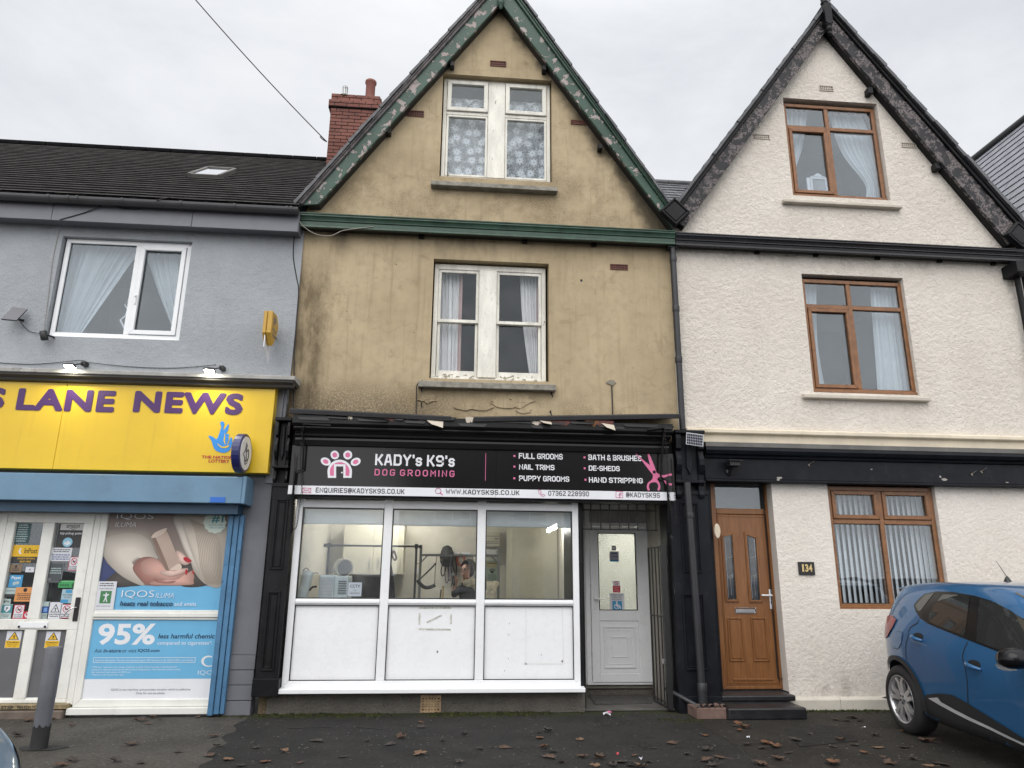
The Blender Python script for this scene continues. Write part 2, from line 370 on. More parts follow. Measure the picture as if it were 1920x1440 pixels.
    def build(s, name, parent=None, mat=None, bevel=0.0, label=None, seg=1, recalc=True, smooth=False, sub=0):
        if mat: s.mats = s.mats or [mat]
        off = Vector(parent.matrix_world.translation) if parent else Vector((0, 0, 0))
        if parent: off = LOC[parent.name]
        me = bpy.data.meshes.new(name)
        me.from_pydata([(x-off.x, y-off.y, z-off.z) for x, y, z in s.v], [], s.f)
        for m in (s.mats or [s.cur]): me.materials.append(m)
        me.polygons.foreach_set('material_index', s.m)
        me.polygons.foreach_set('use_smooth', [True]*len(s.f) if smooth else s.sm)
        if recalc:
            bm = bmesh.new(); bm.from_mesh(me); bmesh.ops.recalc_face_normals(bm, faces=bm.faces); bm.to_mesh(me); bm.free()
        o = bpy.data.objects.new(name, me); COL.objects.link(o)
        if parent: o.parent = parent
        LOC[o.name] = off
        if label: o['label'] = label
        if bevel:
            b = o.modifiers.new('bevel', 'BEVEL'); b.width = bevel; b.segments = seg; b.limit_method = 'ANGLE'; b.angle_limit = R(40)
        if sub:
            b = o.modifiers.new('sub', 'SUBSURF'); b.levels = sub; b.render_levels = sub
        return o
LOC = {}
def thing(name, label, cat, loc=(0, 0, 0), group=None):
    o = bpy.data.objects.new(name, None); COL.objects.link(o); o.location = loc; o.empty_display_size = .2
    LOC[o.name] = Vector(loc); o['label'] = label; o['category'] = cat
    if group: o['group'] = group
    return o
def tag(o, label, cat, group=None):
    o['label'] = label; o['category'] = cat
    if group: o['group'] = group
    return o
def rebase(o, loc):
    """move the origin of a parentless mesh to loc without moving it"""
    loc = Vector(loc); o.data.transform(Matrix.Translation(-loc)); o.location = loc; LOC[o.name] = loc; return o
def struct(o): o['kind'] = 'structure'; return o

# stencil-like block capitals: strokes on a 4 x 6 grid with clipped corners
GL = {'K': [[(0, 0), (0, 6)], [(0, 3), (1.6, 3), (3.6, 6)], [(1.6, 3), (3.8, 0)]], 'A': [[(0, 0), (1.4, 6), (2.6, 6), (4, 0)], [(.6, 1.8), (3.4, 1.8)]], 'D': [[(0, 0), (0, 6), (3, 6), (4, 5), (4, 1), (3, 0), (0, 0)]],
      'Y': [[(0, 6), (2, 2.8), (4, 6)], [(2, 2.8), (2, 0)]], '9': [[(.4, .2), (1, 0), (3, 0), (4, 1), (4, 5), (3, 6), (1, 6), (0, 5), (0, 3.6), (1, 2.7), (4, 2.7)]], 'S': [[(0, .9), (.9, 0), (3.1, 0), (4, .9), (4, 2.2), (3.2, 3), (.8, 3.1), (0, 3.9), (0, 5.1), (.9, 6), (3.1, 6), (4, 5.1)]],
      'F': [[(0, 0), (0, 6), (3.7, 6)], [(0, 3.1), (3.2, 3.1)]], 'U': [[(0, 6), (0, 1), (1, 0), (3, 0), (4, 1), (4, 6)]], 'L': [[(0, 6), (0, 0), (3.6, 0)]], 'G': [[(4, 5), (3, 6), (1, 6), (0, 5), (0, 1), (1, 0), (3, 0), (4, 1), (4, 2.8), (2.3, 2.8)]],
      'R': [[(0, 0), (0, 6), (3, 6), (4, 5), (4, 3.7), (3, 2.7), (0, 2.7)], [(2.2, 2.7), (4, 0)]], 'O': [[(1, 0), (3, 0), (4, 1), (4, 5), (3, 6), (1, 6), (0, 5), (0, 1), (1, 0)]], 'M': [[(0, 0), (0, 6), (2.2, 2.6), (4.4, 6), (4.4, 0)]], 'N': [[(0, 0), (0, 6), (4, 0), (4, 6)]],
      'I': [[(0, 0), (0, 6)]], 'T': [[(0, 6), (4, 6)], [(2, 6), (2, 0)]], 'P': [[(0, 0), (0, 6), (3, 6), (4, 5), (4, 3.5), (3, 2.5), (0, 2.5)]], 'B': [[(0, 0), (0, 6), (2.9, 6), (3.8, 5.2), (3.8, 3.9), (3, 3.1), (0, 3.1)], [(3, 3.1), (4, 2.2), (4, .9), (3, 0), (0, 0)]],
      'H': [[(0, 0), (0, 6)], [(4, 0), (4, 6)], [(0, 3), (4, 3)]], 'E': [[(3.7, 0), (0, 0), (0, 6), (3.7, 6)], [(0, 3), (3.2, 3)]], 'W': [[(0, 6), (1.1, 0), (2.5, 4.4), (3.9, 0), (5, 6)]], 'C': [[(4, 1), (3, 0), (1, 0), (0, 1), (0, 5), (1, 6), (3, 6), (4, 5)]], 'Q': [[(1, 0), (3, 0), (4, 1), (4, 5), (3, 6), (1, 6), (0, 5), (0, 1), (1, 0)], [(2.3, 1.6), (4.3, -.6)]],
      '&': [[(4, 0), (.6, 4.4), (.6, 5.2), (1.3, 6), (2.2, 6), (2.9, 5.2), (2.9, 4.6), (0, 2), (0, .9), (.9, 0), (2.4, 0), (4, 2.2)]], '-': [[(0, 2.9), (1.2, 2.9)]], '.': [[(0, 0), (.02, 0)]], "'": [[(0, 6), (0, 5)]], '@': [[(3.1, 1.8), (3.1, 4.2), (1.7, 4.2), (1.3, 3.6), (1.3, 2.3), (1.8, 1.8), (4.6, 1.8), (4.6, 5), (3.6, 6), (1, 6), (0, 5), (0, .8), (1, -.2), (3.6, -.2)]],
      '0': [[(1, 0), (3, 0), (4, 1), (4, 5), (3, 6), (1, 6), (0, 5), (0, 1), (1, 0)]], '7': [[(0, 6), (4, 6), (1.5, 0)]], '3': [[(0, 1), (1, 0), (3, 0), (4, 1), (4, 2.3), (3.2, 3.1), (1.4, 3.1)], [(3.2, 3.1), (4, 3.9), (4, 5), (3, 6), (1, 6), (0, 5)]], '6': [[(3.6, 5.8), (3, 6), (1, 6), (0, 5), (0, 1), (1, 0), (3, 0), (4, 1), (4, 2.4), (3, 3.3), (0, 3.3)]], '2': [[(0, 5), (1, 6), (3, 6), (4, 5), (4, 3.9), (0, .8), (0, 0), (4, 0)]],
      '8': [[(1, 0), (3, 0), (4, 1), (4, 2.2), (3, 3.1), (1, 3.1), (0, 2.2), (0, 1), (1, 0)], [(1, 3.1), (0, 4), (0, 5.1), (1, 6), (3, 6), (4, 5.1), (4, 4), (3, 3.1)]]}
ARC = lambda cx, cz, r, a0, a1, q=1.0: [(cx+r*q*math.cos(R(a)), cz+r*math.sin(R(a))) for a in [a0+(a1-a0)*k/7 for k in range(8)]]
GL['$'] = [ARC(2, 4.5, 1.5, 20, 270, 1.25)+ARC(2, 1.5, 1.5, 90, -160, 1.25)]      # a rounded S
def block_text(mb, s, x0, x1, z0, z1, y, mat, wt=1.15, gap=1.9, small=''):
    """draw a word in block capitals inside the box; letters in small are shorter"""
    ad = []; tot = 0
    for i, c in enumerate(s):
        k = .72 if small and small[i] == 's' else 1
        if c == ' ': ad.append((c, 0, k)); tot += 2.4; continue
        w_ = max(p[0] for st in GL[c] for p in st); ad.append((c, w_, k)); tot += w_*k+gap
    tot -= gap; kx = (x1-x0)/(tot+wt); kz = (z1-z0)/(6+wt); x = x0+wt*kx/2; lay = 0
    for c, w_, k in ad:
        if c == ' ': x += 2.4*kx; continue
        for st in GL[c]:
            pts = [Vector((x+p[0]*kx*k, z0+wt*kz/2+(p[1]*k)*kz)) for p in st]; hx_, hz_ = wt*kx/2, wt*kz/2
            n = len(pts); closed = (pts[0]-pts[-1]).length < 1e-6 and n > 2
            L_, R_ = [], []
            for i in range(n):
                p = pts[i]; pr_ = pts[i-1] if i > 0 else (pts[-2] if closed else None); nx_ = pts[i+1] if i < n-1 else (pts[1] if closed else None)
                def nrm(a, b):
                    d = b-a; d = d.normalized() if d.length > 1e-9 else Vector((1, 0)); return Vector((-d.y, d.x))
                if pr_ is None: m_ = nrm(p, nx_); e = -(nx_-p).normalized() if (nx_-p).length > 1e-9 else Vector((0, 0)); p = p+Vector((e.x*hx_, e.y*hz_))*.98; s_ = 1
                elif nx_ is None: m_ = nrm(pr_, p); e = (p-pr_).normalized(); p = p+Vector((e.x*hx_, e.y*hz_))*.98; s_ = 1
                else:
                    a_, b_ = nrm(pr_, p), nrm(p, nx_); m_ = (a_+b_)
                    m_ = m_.normalized() if m_.length > .2 else a_; s_ = min(1/max(m_.dot(a_), .5), 1.7)
                L_.append(p+Vector((m_.x*hx_, m_.y*hz_))*s_); R_.append(p-Vector((m_.x*hx_, m_.y*hz_))*s_)
            yy = y-.0002*lay; lay = (lay+1) % 4
            vs = [(q.x, yy, q.y) for q in L_]+[(q.x, yy, q.y) for q in R_]
            mb.add(vs, [(i, i+1, n+i+1, n+i) for i in range(n-1)], mat)
        x += (w_*k+gap)*kx
def wall(mb, outline, holes, y, mat, depth=.12, ret=None):
    """flat wall at y with openings; reveals go back by depth"""
    bm = bmesh.new(); es = []
    for loop in [outline] + [[(a, c), (b, c), (b, d), (a, d)] for a, b, c, d in holes]:
        vs = [bm.verts.new((p[0], y, p[1])) for p in loop]
        es += [bm.edges.new((vs[i], vs[(i+1) % len(vs)])) for i in range(len(vs))]
    bmesh.ops.triangle_fill(bm, edges=es, use_beauty=True)
    bm.verts.index_update()
    mb.add([v.co[:] for v in bm.verts], [tuple(v.index for v in f.verts) for f in bm.faces], mat); bm.free()
    for a, b, c, d in holes:
        for p, q in (((a, c), (b, c)), ((b, c), (b, d)), ((b, d), (a, d)), ((a, d), (a, c))):
            mb.quad((p[0], y, p[1]), (q[0], y, q[1]), (q[0], y+depth, q[1]), (p[0], y+depth, p[1]), ret or mat)

def room(parent, x0, x1, z0, z1, y0, y1, mat, name='room'):
    mb = MB(mat)
    mb.quad((x0, y1, z0), (x1, y1, z0), (x1, y1, z1), (x0, y1, z1))
    mb.quad((x0, y0, z0), (x0, y1, z0), (x0, y1, z1), (x0, y0, z1))
    mb.quad((x1, y0, z0), (x1, y1, z0), (x1, y1, z1), (x1, y0, z1))
    mb.quad((x0, y0, z0), (x1, y0, z0), (x1, y1, z0), (x0, y1, z0))
    mb.quad((x0, y0, z1), (x1, y0, z1), (x1, y1, z1), (x0, y1, z1))
    return mb.build(name, parent, recalc=False)

def lerp(a, b, t): return a+(b-a)*t
def smooth_closed(pts, n=6):
    out = []; k = len(pts)
    for i in range(k):
        p0, p1, p2, p3 = [Vector((*pts[(i+j-1) % k], 0)) for j in range(4)]
        for j in range(n):
            t = j/n
            q = .5*((2*p1)+(p2-p0)*t+(2*p0-5*p1+4*p2-p3)*t*t+(3*p1-p0-3*p2+p3)*t**3)
            out.append((q.x, q.y))
    return out
def smooth_open(pts, n=6):
    pts = [Vector(p) for p in pts]; out = []; k = len(pts)
    for i in range(k-1):
        p0, p1, p2, p3 = pts[max(i-1, 0)], pts[i], pts[i+1], pts[min(i+2, k-1)]
        for j in range(n):
            t = j/n
            out.append(.5*((2*p1)+(p2-p0)*t+(2*p0-5*p1+4*p2-p3)*t*t+(3*p1-p0-3*p2+p3)*t**3))
    out.append(pts[-1]); return out

# ------------------------------------------------------------------ daylight
wd = bpy.data.worlds.new('World'); sc.world = wd; wd.use_nodes = True
t = NT(wd.node_tree); wd.node_tree.nodes.clear()
SUN_EL, SUN_AZ = 50.0, 200.0      # the sun stands behind the photographer, veiled by cloud
tc = t.n('ShaderNodeTexCoord').outputs['Generated']
sky = t.n('ShaderNodeTexSky'); sky.sky_type = 'NISHITA'; sky.sun_disc = False; sky.sun_elevation = R(SUN_EL); sky.sun_rotation = R(SUN_AZ)
bw = t.n('ShaderNodeHueSaturation', Color=sky.outputs[0]); bw.inputs['Saturation'].default_value = .12
se = t.sep(tc)
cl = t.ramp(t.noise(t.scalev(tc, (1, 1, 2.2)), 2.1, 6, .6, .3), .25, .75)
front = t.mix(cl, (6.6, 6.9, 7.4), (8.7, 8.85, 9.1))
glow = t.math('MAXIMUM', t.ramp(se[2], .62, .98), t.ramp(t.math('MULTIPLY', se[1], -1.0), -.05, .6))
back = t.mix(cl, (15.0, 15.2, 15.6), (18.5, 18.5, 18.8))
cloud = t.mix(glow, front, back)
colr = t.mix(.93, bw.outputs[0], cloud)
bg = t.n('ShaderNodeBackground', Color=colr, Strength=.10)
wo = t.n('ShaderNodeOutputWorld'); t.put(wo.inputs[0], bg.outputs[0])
sl = bpy.data.lights.new('sun', 'SUN'); sl.energy = 1.2; sl.angle = R(50); sl.color = (1, .97, .93)
so = bpy.data.objects.new('sun', sl); COL.objects.link(so)
so.rotation_euler = (R(90-SUN_EL), 0, R(180-SUN_AZ)); so.location = (0, -12, 14)
sc.view_settings.view_transform = 'Standard'; sc.view_settings.look = 'None'; sc.view_settings.exposure = .14; sc.view_settings.gamma = 1
sc.cycles.use_denoising = True
sc.cycles.max_bounces = 8; sc.cycles.transparent_max_bounces = 24
# ================================================================== ground
def tarmac(name, c0, c1, speck=.5, moss=1.0, sc_=1.0):
    m, nt = new_mat(name); t = NT(nt); v = t.obj(); s = t.sep(v)
    c = t.mix(t.ramp(t.noise(v, 1.3, 6, .62), .3, .7), c0, c1)
    c = t.mix(t.math('MULTIPLY', t.ramp(t.noise(v, 5, 6, .7), .5, .75), .5), c, mul(c0, .55))
    md = t.noise(v, 28, 5, .75); c = t.mix(t.math('MULTIPLY', t.ramp(md, .5, .66), .5), c, mul(c1, 1.55)); c = t.mix(t.math('MULTIPLY', t.ramp(md, .48, .34), .6), c, mul(c0, .45))
    cr = t.n('ShaderNodeTexVoronoi'); cr.feature = 'DISTANCE_TO_EDGE'; cr.inputs['Scale'].default_value = .9
    nz = t.n('ShaderNodeTexNoise'); nz.inputs['Scale'].default_value = 5; t.put(nz.inputs['Vector'], v); ad = t.n('ShaderNodeVectorMath', operation='MULTIPLY_ADD'); t.put(ad.inputs[0], nz.outputs[1]); ad.inputs[1].default_value = (.5, .5, .5); t.put(ad.inputs[2], v); t.put(cr.inputs['Vector'], ad.outputs[0])
    c = t.mix(t.math('MULTIPLY', t.math('SUBTRACT', 1.0, t.ramp(cr.outputs[0], .002, .010)), t.math('MULTIPLY', t.ramp(t.noise(v, .7, 3), .5, .6), .7)), c, mul(c0, .2))
    g = t.vor(v, 130*sc_); gr = t.noise(v, 190*sc_, 3, .7)
    c = t.mix(t.math('MULTIPLY', t.ramp(gr, .55, .72), .45), c, mul(c1, 2.1))
    c = t.mix(t.math('MULTIPLY', t.ramp(gr, .5, .3), .5), c, mul(c0, .35))
    vo = t.n('ShaderNodeTexVoronoi'); vo.inputs['Scale'].default_value = 16; t.put(vo.inputs['Vector'], v)
    rnd = t.sep(vo.outputs[1])[0]
    spk = t.math('MULTIPLY', t.math('LESS_THAN', vo.outputs[0], t.math('MULTIPLY', rnd, .13)), t.math('GREATER_THAN', rnd, .62))
    c = t.mix(t.math('MULTIPLY', spk, speck), c, (.36, .34, .31))
    ms = t.math('MULTIPLY', t.ramp(t.math('ADD', s[1], t.math('MULTIPLY', t.noise(v, 2.2, 5, .65), .75)), .02, .35), t.ramp(t.noise(v, 9, 5, .7), .38, .6))
    c = t.mix(t.math('MULTIPLY', ms, .75*moss), c, (.042, .052, .011))
    rg = t.math('ADD', .6, t.math('MULTIPLY', t.noise(v, 3, 5), .4))
    h = t.math('ADD', t.math('MULTIPLY', gr, .7), t.math('MULTIPLY', t.noise(v, 30, 4, .6), .5))
    p = t.principled(Base_Color=c, Roughness=rg, Specular_IOR_Level=.25, Normal=t.bump(h, 1.0, .02)); t.out(p); return m
T_OLD = tarmac('old_brown_tarmac', (.062, .056, .049), (.105, .096, .083), .75, .35)
T_NEW = tarmac('dark_tarmac', (.022, .0215, .0205), (.037, .0355, .033), .6, 1.3)
T_MID = tarmac('worn_tarmac', (.024, .0215, .018), (.045, .041, .034), .6, .8)
ROADM = tarmac('road_tarmac', (.04, .04, .04), (.06, .06, .058), .2, 0)
CONC = M('doorway_concrete', (.075, .07, .064), .85, var=.25, vs=5, bump=.4, bs=60, bd=.004, dirt=.4)

mb = MB(ROADM); mb.quad((-900, -900, -.13), (900, -900, -.13), (900, 900, -.13), (-900, 900, -.13)); struct(mb.build('ground'))
def sheet(name, pts, z, mat):
    mb = MB(mat); mb.add([(p[0], p[1], z) for p in pts], [tuple(range(len(pts)))]); return struct(mb.build(name))
mb = MB(T_OLD); mb.box(-40, 40, -9.7, 9, -.126, 0); struct(mb.build('forecourt'))
mb = MB(M('kerb_stone', (.25, .24, .22), .8, bump=.4)); mb.box(-40, 40, -9.86, -9.704, -.126, .004); struct(mb.build('kerb', bevel=.01))
mb = MB(T_OLD); mb.box(-40, 40, -30, -17.2, -.126, .0); struct(mb.build('pavement'))
l0, l1, r0_, r1_ = G(462, 1343), G(372, 1440), G(1290, 1352), G(1425, 1440)
def ext(a, b, k): return a+(b-a)*k
random.seed(13)
pa = [l0]+[ext(l0, l1, k/26)+Vector((.04*math.sin(k*.9)+random.uniform(-.022, .022), 0, 0)) for k in range(2, 26)]+[l1, ext(l0, l1, 5.0), ext(r0_, r1_, 5.0), r1_, ext(r0_, r1_, .6)+Vector((.1, 0, 0)), r0_]
pa[0] = Vector((l0.x, .05, 0)); pa[-1] = Vector((r0_.x, .05, 0))
sheet('tarmac_patch', [(p.x, p.y) for p in pa], .004, T_NEW)
rb = [pa[-1], pa[-2], r1_, ext(r0_, r1_, 5.0), Vector((20, -9.4, 0)), Vector((20, .05, 0))]
sheet('worn_tarmac_patch', [(p.x+.012, p.y) for p in rb], .004, T_MID)
# square reinstatement in the tarmac by the steps
q = [G(1470, 1368), G(1555, 1360), G(1612, 1390), G(1500, 1402)]
sheet('repair_patch', [(p.x, p.y) for p in q], .008, T_NEW)

# ================================================================== the newsagent's house
gx1 = -2.0
shop = thing('corner_shop', 'two-storey blue-grey rendered shop with dark tiled roof and yellow sign', 'shop', (-5.5, 0, 0))
GY = -.03
zc = W(280, 712, GY).z          # top of the shop cornice
ze = W(280, 418, -.3).z
win = [W(127, 447, .05), W(361, 460, .05), W(338, 638, .05), W(93, 632, .05)]
wx0, wx1 = (win[0].x+win[3].x)/2, (win[1].x+win[2].x)/2; wz1, wz0 = (win[0].z+win[1].z)/2, (win[2].z+win[3].z)/2
o0 = W(122, 440, GY); o1 = W(364, 456, GY)
mb = MB(GREYR)
hole = (wx0-.02, wx1+.02, wz0-.02, (o0.z+o1.z)/2)
wall(mb, [(-9.5, zc-.25), (gx1, zc-.25), (gx1+.015, 4.6), (gx1+.01, ze+.4), (-9.5, ze+.4)], [hole], GY, GREYR, .1)
mb.quad((gx1+.0, GY, zc-.25), (gx1+.0, .3, zc-.25), (gx1+.01, .3, ze+.4), (gx1+.01, GY, ze+.4))
mb.build('wall', shop, recalc=False)
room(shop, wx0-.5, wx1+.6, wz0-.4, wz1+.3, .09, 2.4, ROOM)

def window_white(parent, name, x0, x1, z0, z1, split, y, mat=UPVC, glass=GLASS_UP, fw=.055):
    mb = MB(mat)
    mb.ring(x0, x1, z0, z1, fw, y, y+.07)
    xs = x0+(x1-x0)*split
    mb.box(xs-.032, xs+.032, y+.001, y+.069, z0+fw, z1-fw)
    sx0, sx1, s0, s1 = xs+.032, x1-fw, z0+fw, z1-fw
    mb.ring(sx0+.004, sx1-.004, s0+.004, s1-.004, .055, y-.018, y+.05)
    mb.box(x0-.02, x1+.02, y-.04, y+.02, z0-.03, z0-.002)
    w = mb.build(name, parent, bevel=.004)
    for a, b, c, d in ((x0+fw, xs-.032, s0, s1), (sx0+.059, sx1-.059, s0+.059, s1-.059)):
        p = MB(glass); p.box(a-.002, b+.002, y+.03, y+.036, c-.002, d+.002); p.build('pane', w)
        g = MB(SEAL); g.ring(a, b, c, d, .006, y+.02, y+.0295); g.build('seal', w)
    return w, xs
w, xs = window_white(shop, 'window', wx0, wx1, wz0, wz1, .577, .035)
hb = MB(UPVC); hb.box(xs+.055, xs+.075, .0, .016, wz0+.45, wz0+.57); hb.box(xs+.057, xs+.072, -.02, .0, wz0+.54, wz0+.56); hb.build('window_handle', w)

# roof of the newsagent's: tiled courses
ge = (W(0, 393, -.42).z+W(555, 396, -.42).z)/2
EAVE = Vector((0, -.27, W(280, 372, -.27).z))
PITCH = R(38)
ND = Vector((0, -math.sin(PITCH), math.cos(PITCH)))
rp0 = PL(300, 286, EAVE, ND)
mb = MB(TILE); xa, xb = -9.5, gx1-.02
L = math.hypot(rp0.y-EAVE.y, rp0.z-EAVE.z); nco = 27
UPV = Vector((0, math.cos(PITCH), math.sin(PITCH)))
for k in range(nco):
    p = EAVE+UPV*(L*k/nco); q_ = EAVE+UPV*(L*(k+1)/nco+.03)
    lift = ND*.034
    random.seed(k)
    x = xa-(k % 2)*.15
    seg = []
    while x < xb:
        x2 = min(x+.30, xb+(.0)); dz = random.uniform(-.0012, .0012)
        a = max(x, xa)
        lo = ND*(.026+dz); hi = ND*(.006)
        A = (a+.002, p.y, p.z)
        v8 = [Vector((a+.002, 0, 0))+p+lo, Vector((x2-.002, 0, 0))+p+lo, Vector((x2-.002, 0, 0))+q_+hi, Vector((a+.002, 0, 0))+q_+hi]
        b8 = [Vector((a+.002, 0, 0))+p+lo-ND*.022, Vector((x2-.002, 0, 0))+p+lo-ND*.022]
        mb.add(v8, [(0, 1, 2, 3)], TILE)
        c8 = [v8[0]-ND*.006, v8[1]-ND*.006]; mb.add([v8[0], v8[1], c8[1], c8[0]], [(0, 1, 2, 3)], TILE_GLINT); mb.add([c8[0], c8[1], b8[1], b8[0]], [(0, 1, 2, 3)], TILE)
        x = x2
mb.quad((xa, EAVE.y, EAVE.z-.01), (xb, EAVE.y, EAVE.z-.01), (xb, rp0.y, rp0.z-.01), (xa, rp0.y, rp0.z-.01), SEAL)
mb.quad((xa, rp0.y, rp0.z-.01), (xb, rp0.y, rp0.z-.01), (xb, rp0.y+rp0.y-EAVE.y, EAVE.z), (xa, rp0.y+rp0.y-EAVE.y, EAVE.z), SEAL)
rf = mb.build('roof', shop, recalc=False)
mb = MB(TILE)
x = xa
while x < xb:
    mb.tube([(x+.01, rp0.y, rp0.z+.015), (min(x+.44, xb), rp0.y, rp0.z+.015)], .075, n=10); x += .45
mb.build('ridge_tiles', rf)
# roof light
sk = [PL(a, b, EAVE+ND*.06, ND) for a, b in ((352, 326), (388, 315), (446, 318), (412, 330))]
cx = sum((p.x for p in sk))/4
u0 = min((p-EAVE).dot(UPV) for p in sk); u1 = max((p-EAVE).dot(UPV) for p in sk)
def rfp(x, u, h): return Vector((x, 0, 0))+EAVE-Vector((EAVE.x, 0, 0))+UPV*u+ND*h
xl, xr = (sk[0].x+sk[1].x)/2, (sk[2].x+sk[3].x)/2
mb = MB(LEADGREY)
def slab(mb, x0, x1, a, b, h0, h1, mat=None):
    vs = [rfp(x0, a, h0), rfp(x1, a, h0), rfp(x1, b, h0), rfp(x0, b, h0), rfp(x0, a, h1), rfp(x1, a, h1), rfp(x1, b, h1), rfp(x0, b, h1)]
    mb.add(vs, [(0, 1, 2, 3), (4, 5, 6, 7), (0, 1, 5, 4), (1, 2, 6, 5), (2, 3, 7, 6), (3, 0, 4, 7)], mat)
fw = .045
slab(mb, xl, xl+fw, u0, u1, .0, .085); slab(mb, xr-fw, xr, u0, u1, .0, .085)
slab(mb, xl+fw, xr-fw, u0, u0+fw, 0, .075); slab(mb, xl+fw, xr-fw, u1-fw, u1, 0, .09)
s_ = mb.build('roof_window', shop, bevel=.006)
mb = MB(CHROME); slab(mb, xl+fw, xr-fw, u0+fw, u1-fw, .05, .068, M('sky_lit_pane', (.8, .82, .85), .06, metal=1, var=.02)); mb.build('pane', s_)

# eaves board, soffit and gutter
fz1 = (W(0, 393, -.22).z+W(553, 402, -.22).z)/2; fz0 = W(400, 427, -.22).z
mb = MB(FASCIA_GREY)
mb.box(-9.5, -5.02, -.22, -.19, fz0+.004, fz1+.08); mb.box(-5.015, -3.34, -.22, -.19, fz0+.002, fz1+.08); mb.box(-3.335, gx1-.03, -.22, -.19, fz0, fz1+.08)
mb.box(-9.5, gx1-.035, -.19, GY-.002, fz0+.02, fz0+.032)
mb.box(gx1-.035, gx1-.022, -.21, GY-.002, fz0+.002, fz1+.1)
mb.build('eaves_board', shop, bevel=.003)
gz = (W(280, 386, -.29).z)
mb = MB(M('gutter_plastic', (.055, .055, .058), .4, var=.1))
prof = [(-.29+.062*math.cos(a), gz+.05+.068*math.sin(a)) for a in [R(180+d) for d in range(0, 181, 20)]]
mb.prism(prof+[(-.232, gz+.055), (-.348, gz+.055)], 'x', -9.5, gx1-.02)
for px in (93, 130, 147, 232, 342, 443, 541, 549):
    x = W(px, 380, -.29).x
    pr = [(-.29+.069*math.cos(a), gz+.05+.075*math.sin(a)) for a in [R(180+d) for d in range(0, 181, 20)]]
    mb.prism(pr+[(-.226, gz+.06), (-.354, gz+.06)], 'x', x-.013, x+.013)
gut = mb.build('gutter', shop)

# shop cornice above the yellow sign
SY = -.24                       # face of the yellow sign
zt = (W(0, 693, -.36).z+W(553, 700, -.36).z)/2
zsg1 = (W(0, 707, SY).z+W(515, 720, SY).z)/2; zsg0 = (W(0, 879, SY).z+W(500, 886, SY).z)/2
cn = MB(M('weathered_white_cornice', (.36, .35, .33), .7, var=.2, dirt=.8, dcol=(.06, .06, .05), ds=5))
cxr = W(553, 705, -.36).x
cn.prism([(GY-.001, zt+.04), (-.36, zt), (-.36, zt-.05), (GY-.001, zt-.05)], 'x', -9.5, cxr)
cn.build('cornice_top', shop, bevel=.006)
cn = MB(M('dark_grey_cornice', (.05, .047, .045), .5))
cn.prism([(GY-.001, zt-.052), (-.345, zt-.052), (-.34, zt-.075), (-.30, zt-.10), (-.29, zt-.125), (-.25, zt-.14), (-.25, zsg1+.002), (GY-.001, zsg1+.002)], 'x', -9.5, cxr-.02)
cn.build('cornice', shop)
# backing behind the sign, dirty strip under it and the shutter box
mb = MB(GREYPAINT)
px0, px1 = W(463, 1100, -.08).x, W(508, 900, -.08).x
pl_ = W(441, 1100, -.06).x; pr_ = W(493, 1100, -.06).x
mb.box(-9.5, pr_+.02, -.05, .1, zsg0-.25, zc)
mb.build('sign_backing', shop)
mb = MB(GREYPAINT); mb.box(pl_-.02, pr_-.0, -.08, .1, .62, zsg0-.02)
for k in range(4): mb.box(pl_-.02, pr_-.004+.004*(k % 2), -.085-.004*(k % 2), .1, k*.155+.003, (k+1)*.155-.003)
mb.build('pilaster', shop, bevel=.004)
mb = MB(FASCIA_GREY); xq = W(517, 740, -.08).x
mb.box(xq-.02, xq+.10, -.10, .0, zsg0-.1, zt-.06); mb.box(xq+.10, xq+.135, -.075, .0, zsg0-.05, zt-.06)
mb.build('sign_end_board', shop, bevel=.004)
bz1 = (W(0, 887, -.4).z+W(462, 893, -.4).z)/2; bz0 = (W(0, 937, -.4).z+W(455, 944, -.4).z)/2
bx1 = W(459, 917, -.4).x
mb = MB(BLUESHUT)
mb.box(-9.5, bx1-.03, -.40, -.06, bz0, bz1); mb.box(bx1-.03+.002, bx1+.012, -.412, -.06, bz0-.004, bz1+.006)
bx = mb.build('shutter_box', shop, bevel=.006)
a = RC(394, 932, 422, 942, -.405)
mb = MB(flat('blue_maker_plate', (.02, .13, .5))); mb.box(a[0], a[1], -.406, -.4005, a[2], a[3]); mb.build('maker_plate', bx)
mb = MB(DARKBLUE); mb.box(-9.5, bx1-.08, -.30, -.06, bz0-.11, bz0-.002); mb.build('shutter_slot', bx)
# shutter guide rail
mb = MB(BLUEPAINT)
gxa = W(414, 1240, -.16).x; gxb = W(452, 1000, -.16).x
xa_, xb_ = W(409, 1150, -.16).x, W(436, 1150, -.16).x
mb.box(xa_, xa_+.055, -.17, -.03, .02, bz0-.112); mb.box(xa_+.06, xa_+.115, -.155, -.03, .03, bz0-.112); mb.box(xa_+.12, xa_+.165, -.14, -.03, .03, bz0-.112)
mb.build('shutter_guide', shop, bevel=.004)

# shopfront: white plastic screen with display panel and door
FY = -.05
sx0 = W(160, 1160, FY).x; sx1 = xa_-.004
zs0 = W(280, 1333, FY).z
def zz(y, x=280, Y=FY): return W(x, y, Y).z
mb = MB(UPVC_OLD)
dpx0, dpx1 = W(168, 1160, FY).x, W(130, 1335, FY).x
xj = W(163, 1150, FY).x
mb.ring(xj, sx1+.05, zz(1325), bz0-.02, .075, FY-.01, .05)
mb.box(xj+.075, sx1+.05, FY-.008, .05, zz(1162), zz(1144))
mb.box(xj+.075, sx1+.05, FY-.026, FY-.008, zz(1157), zz(1149))
mb.box(xj-.03, sx1+.06, FY-.07, .05, zz(1338), zz(1325)-.002)
scr = mb.build('display_screen', shop, bevel=.005)
mb = MB(PANEL); mb.box(xj+.07, sx1+.05, FY+.012, FY+.02, zz(1320), bz0-.05); mb.build('screen_panel', scr)
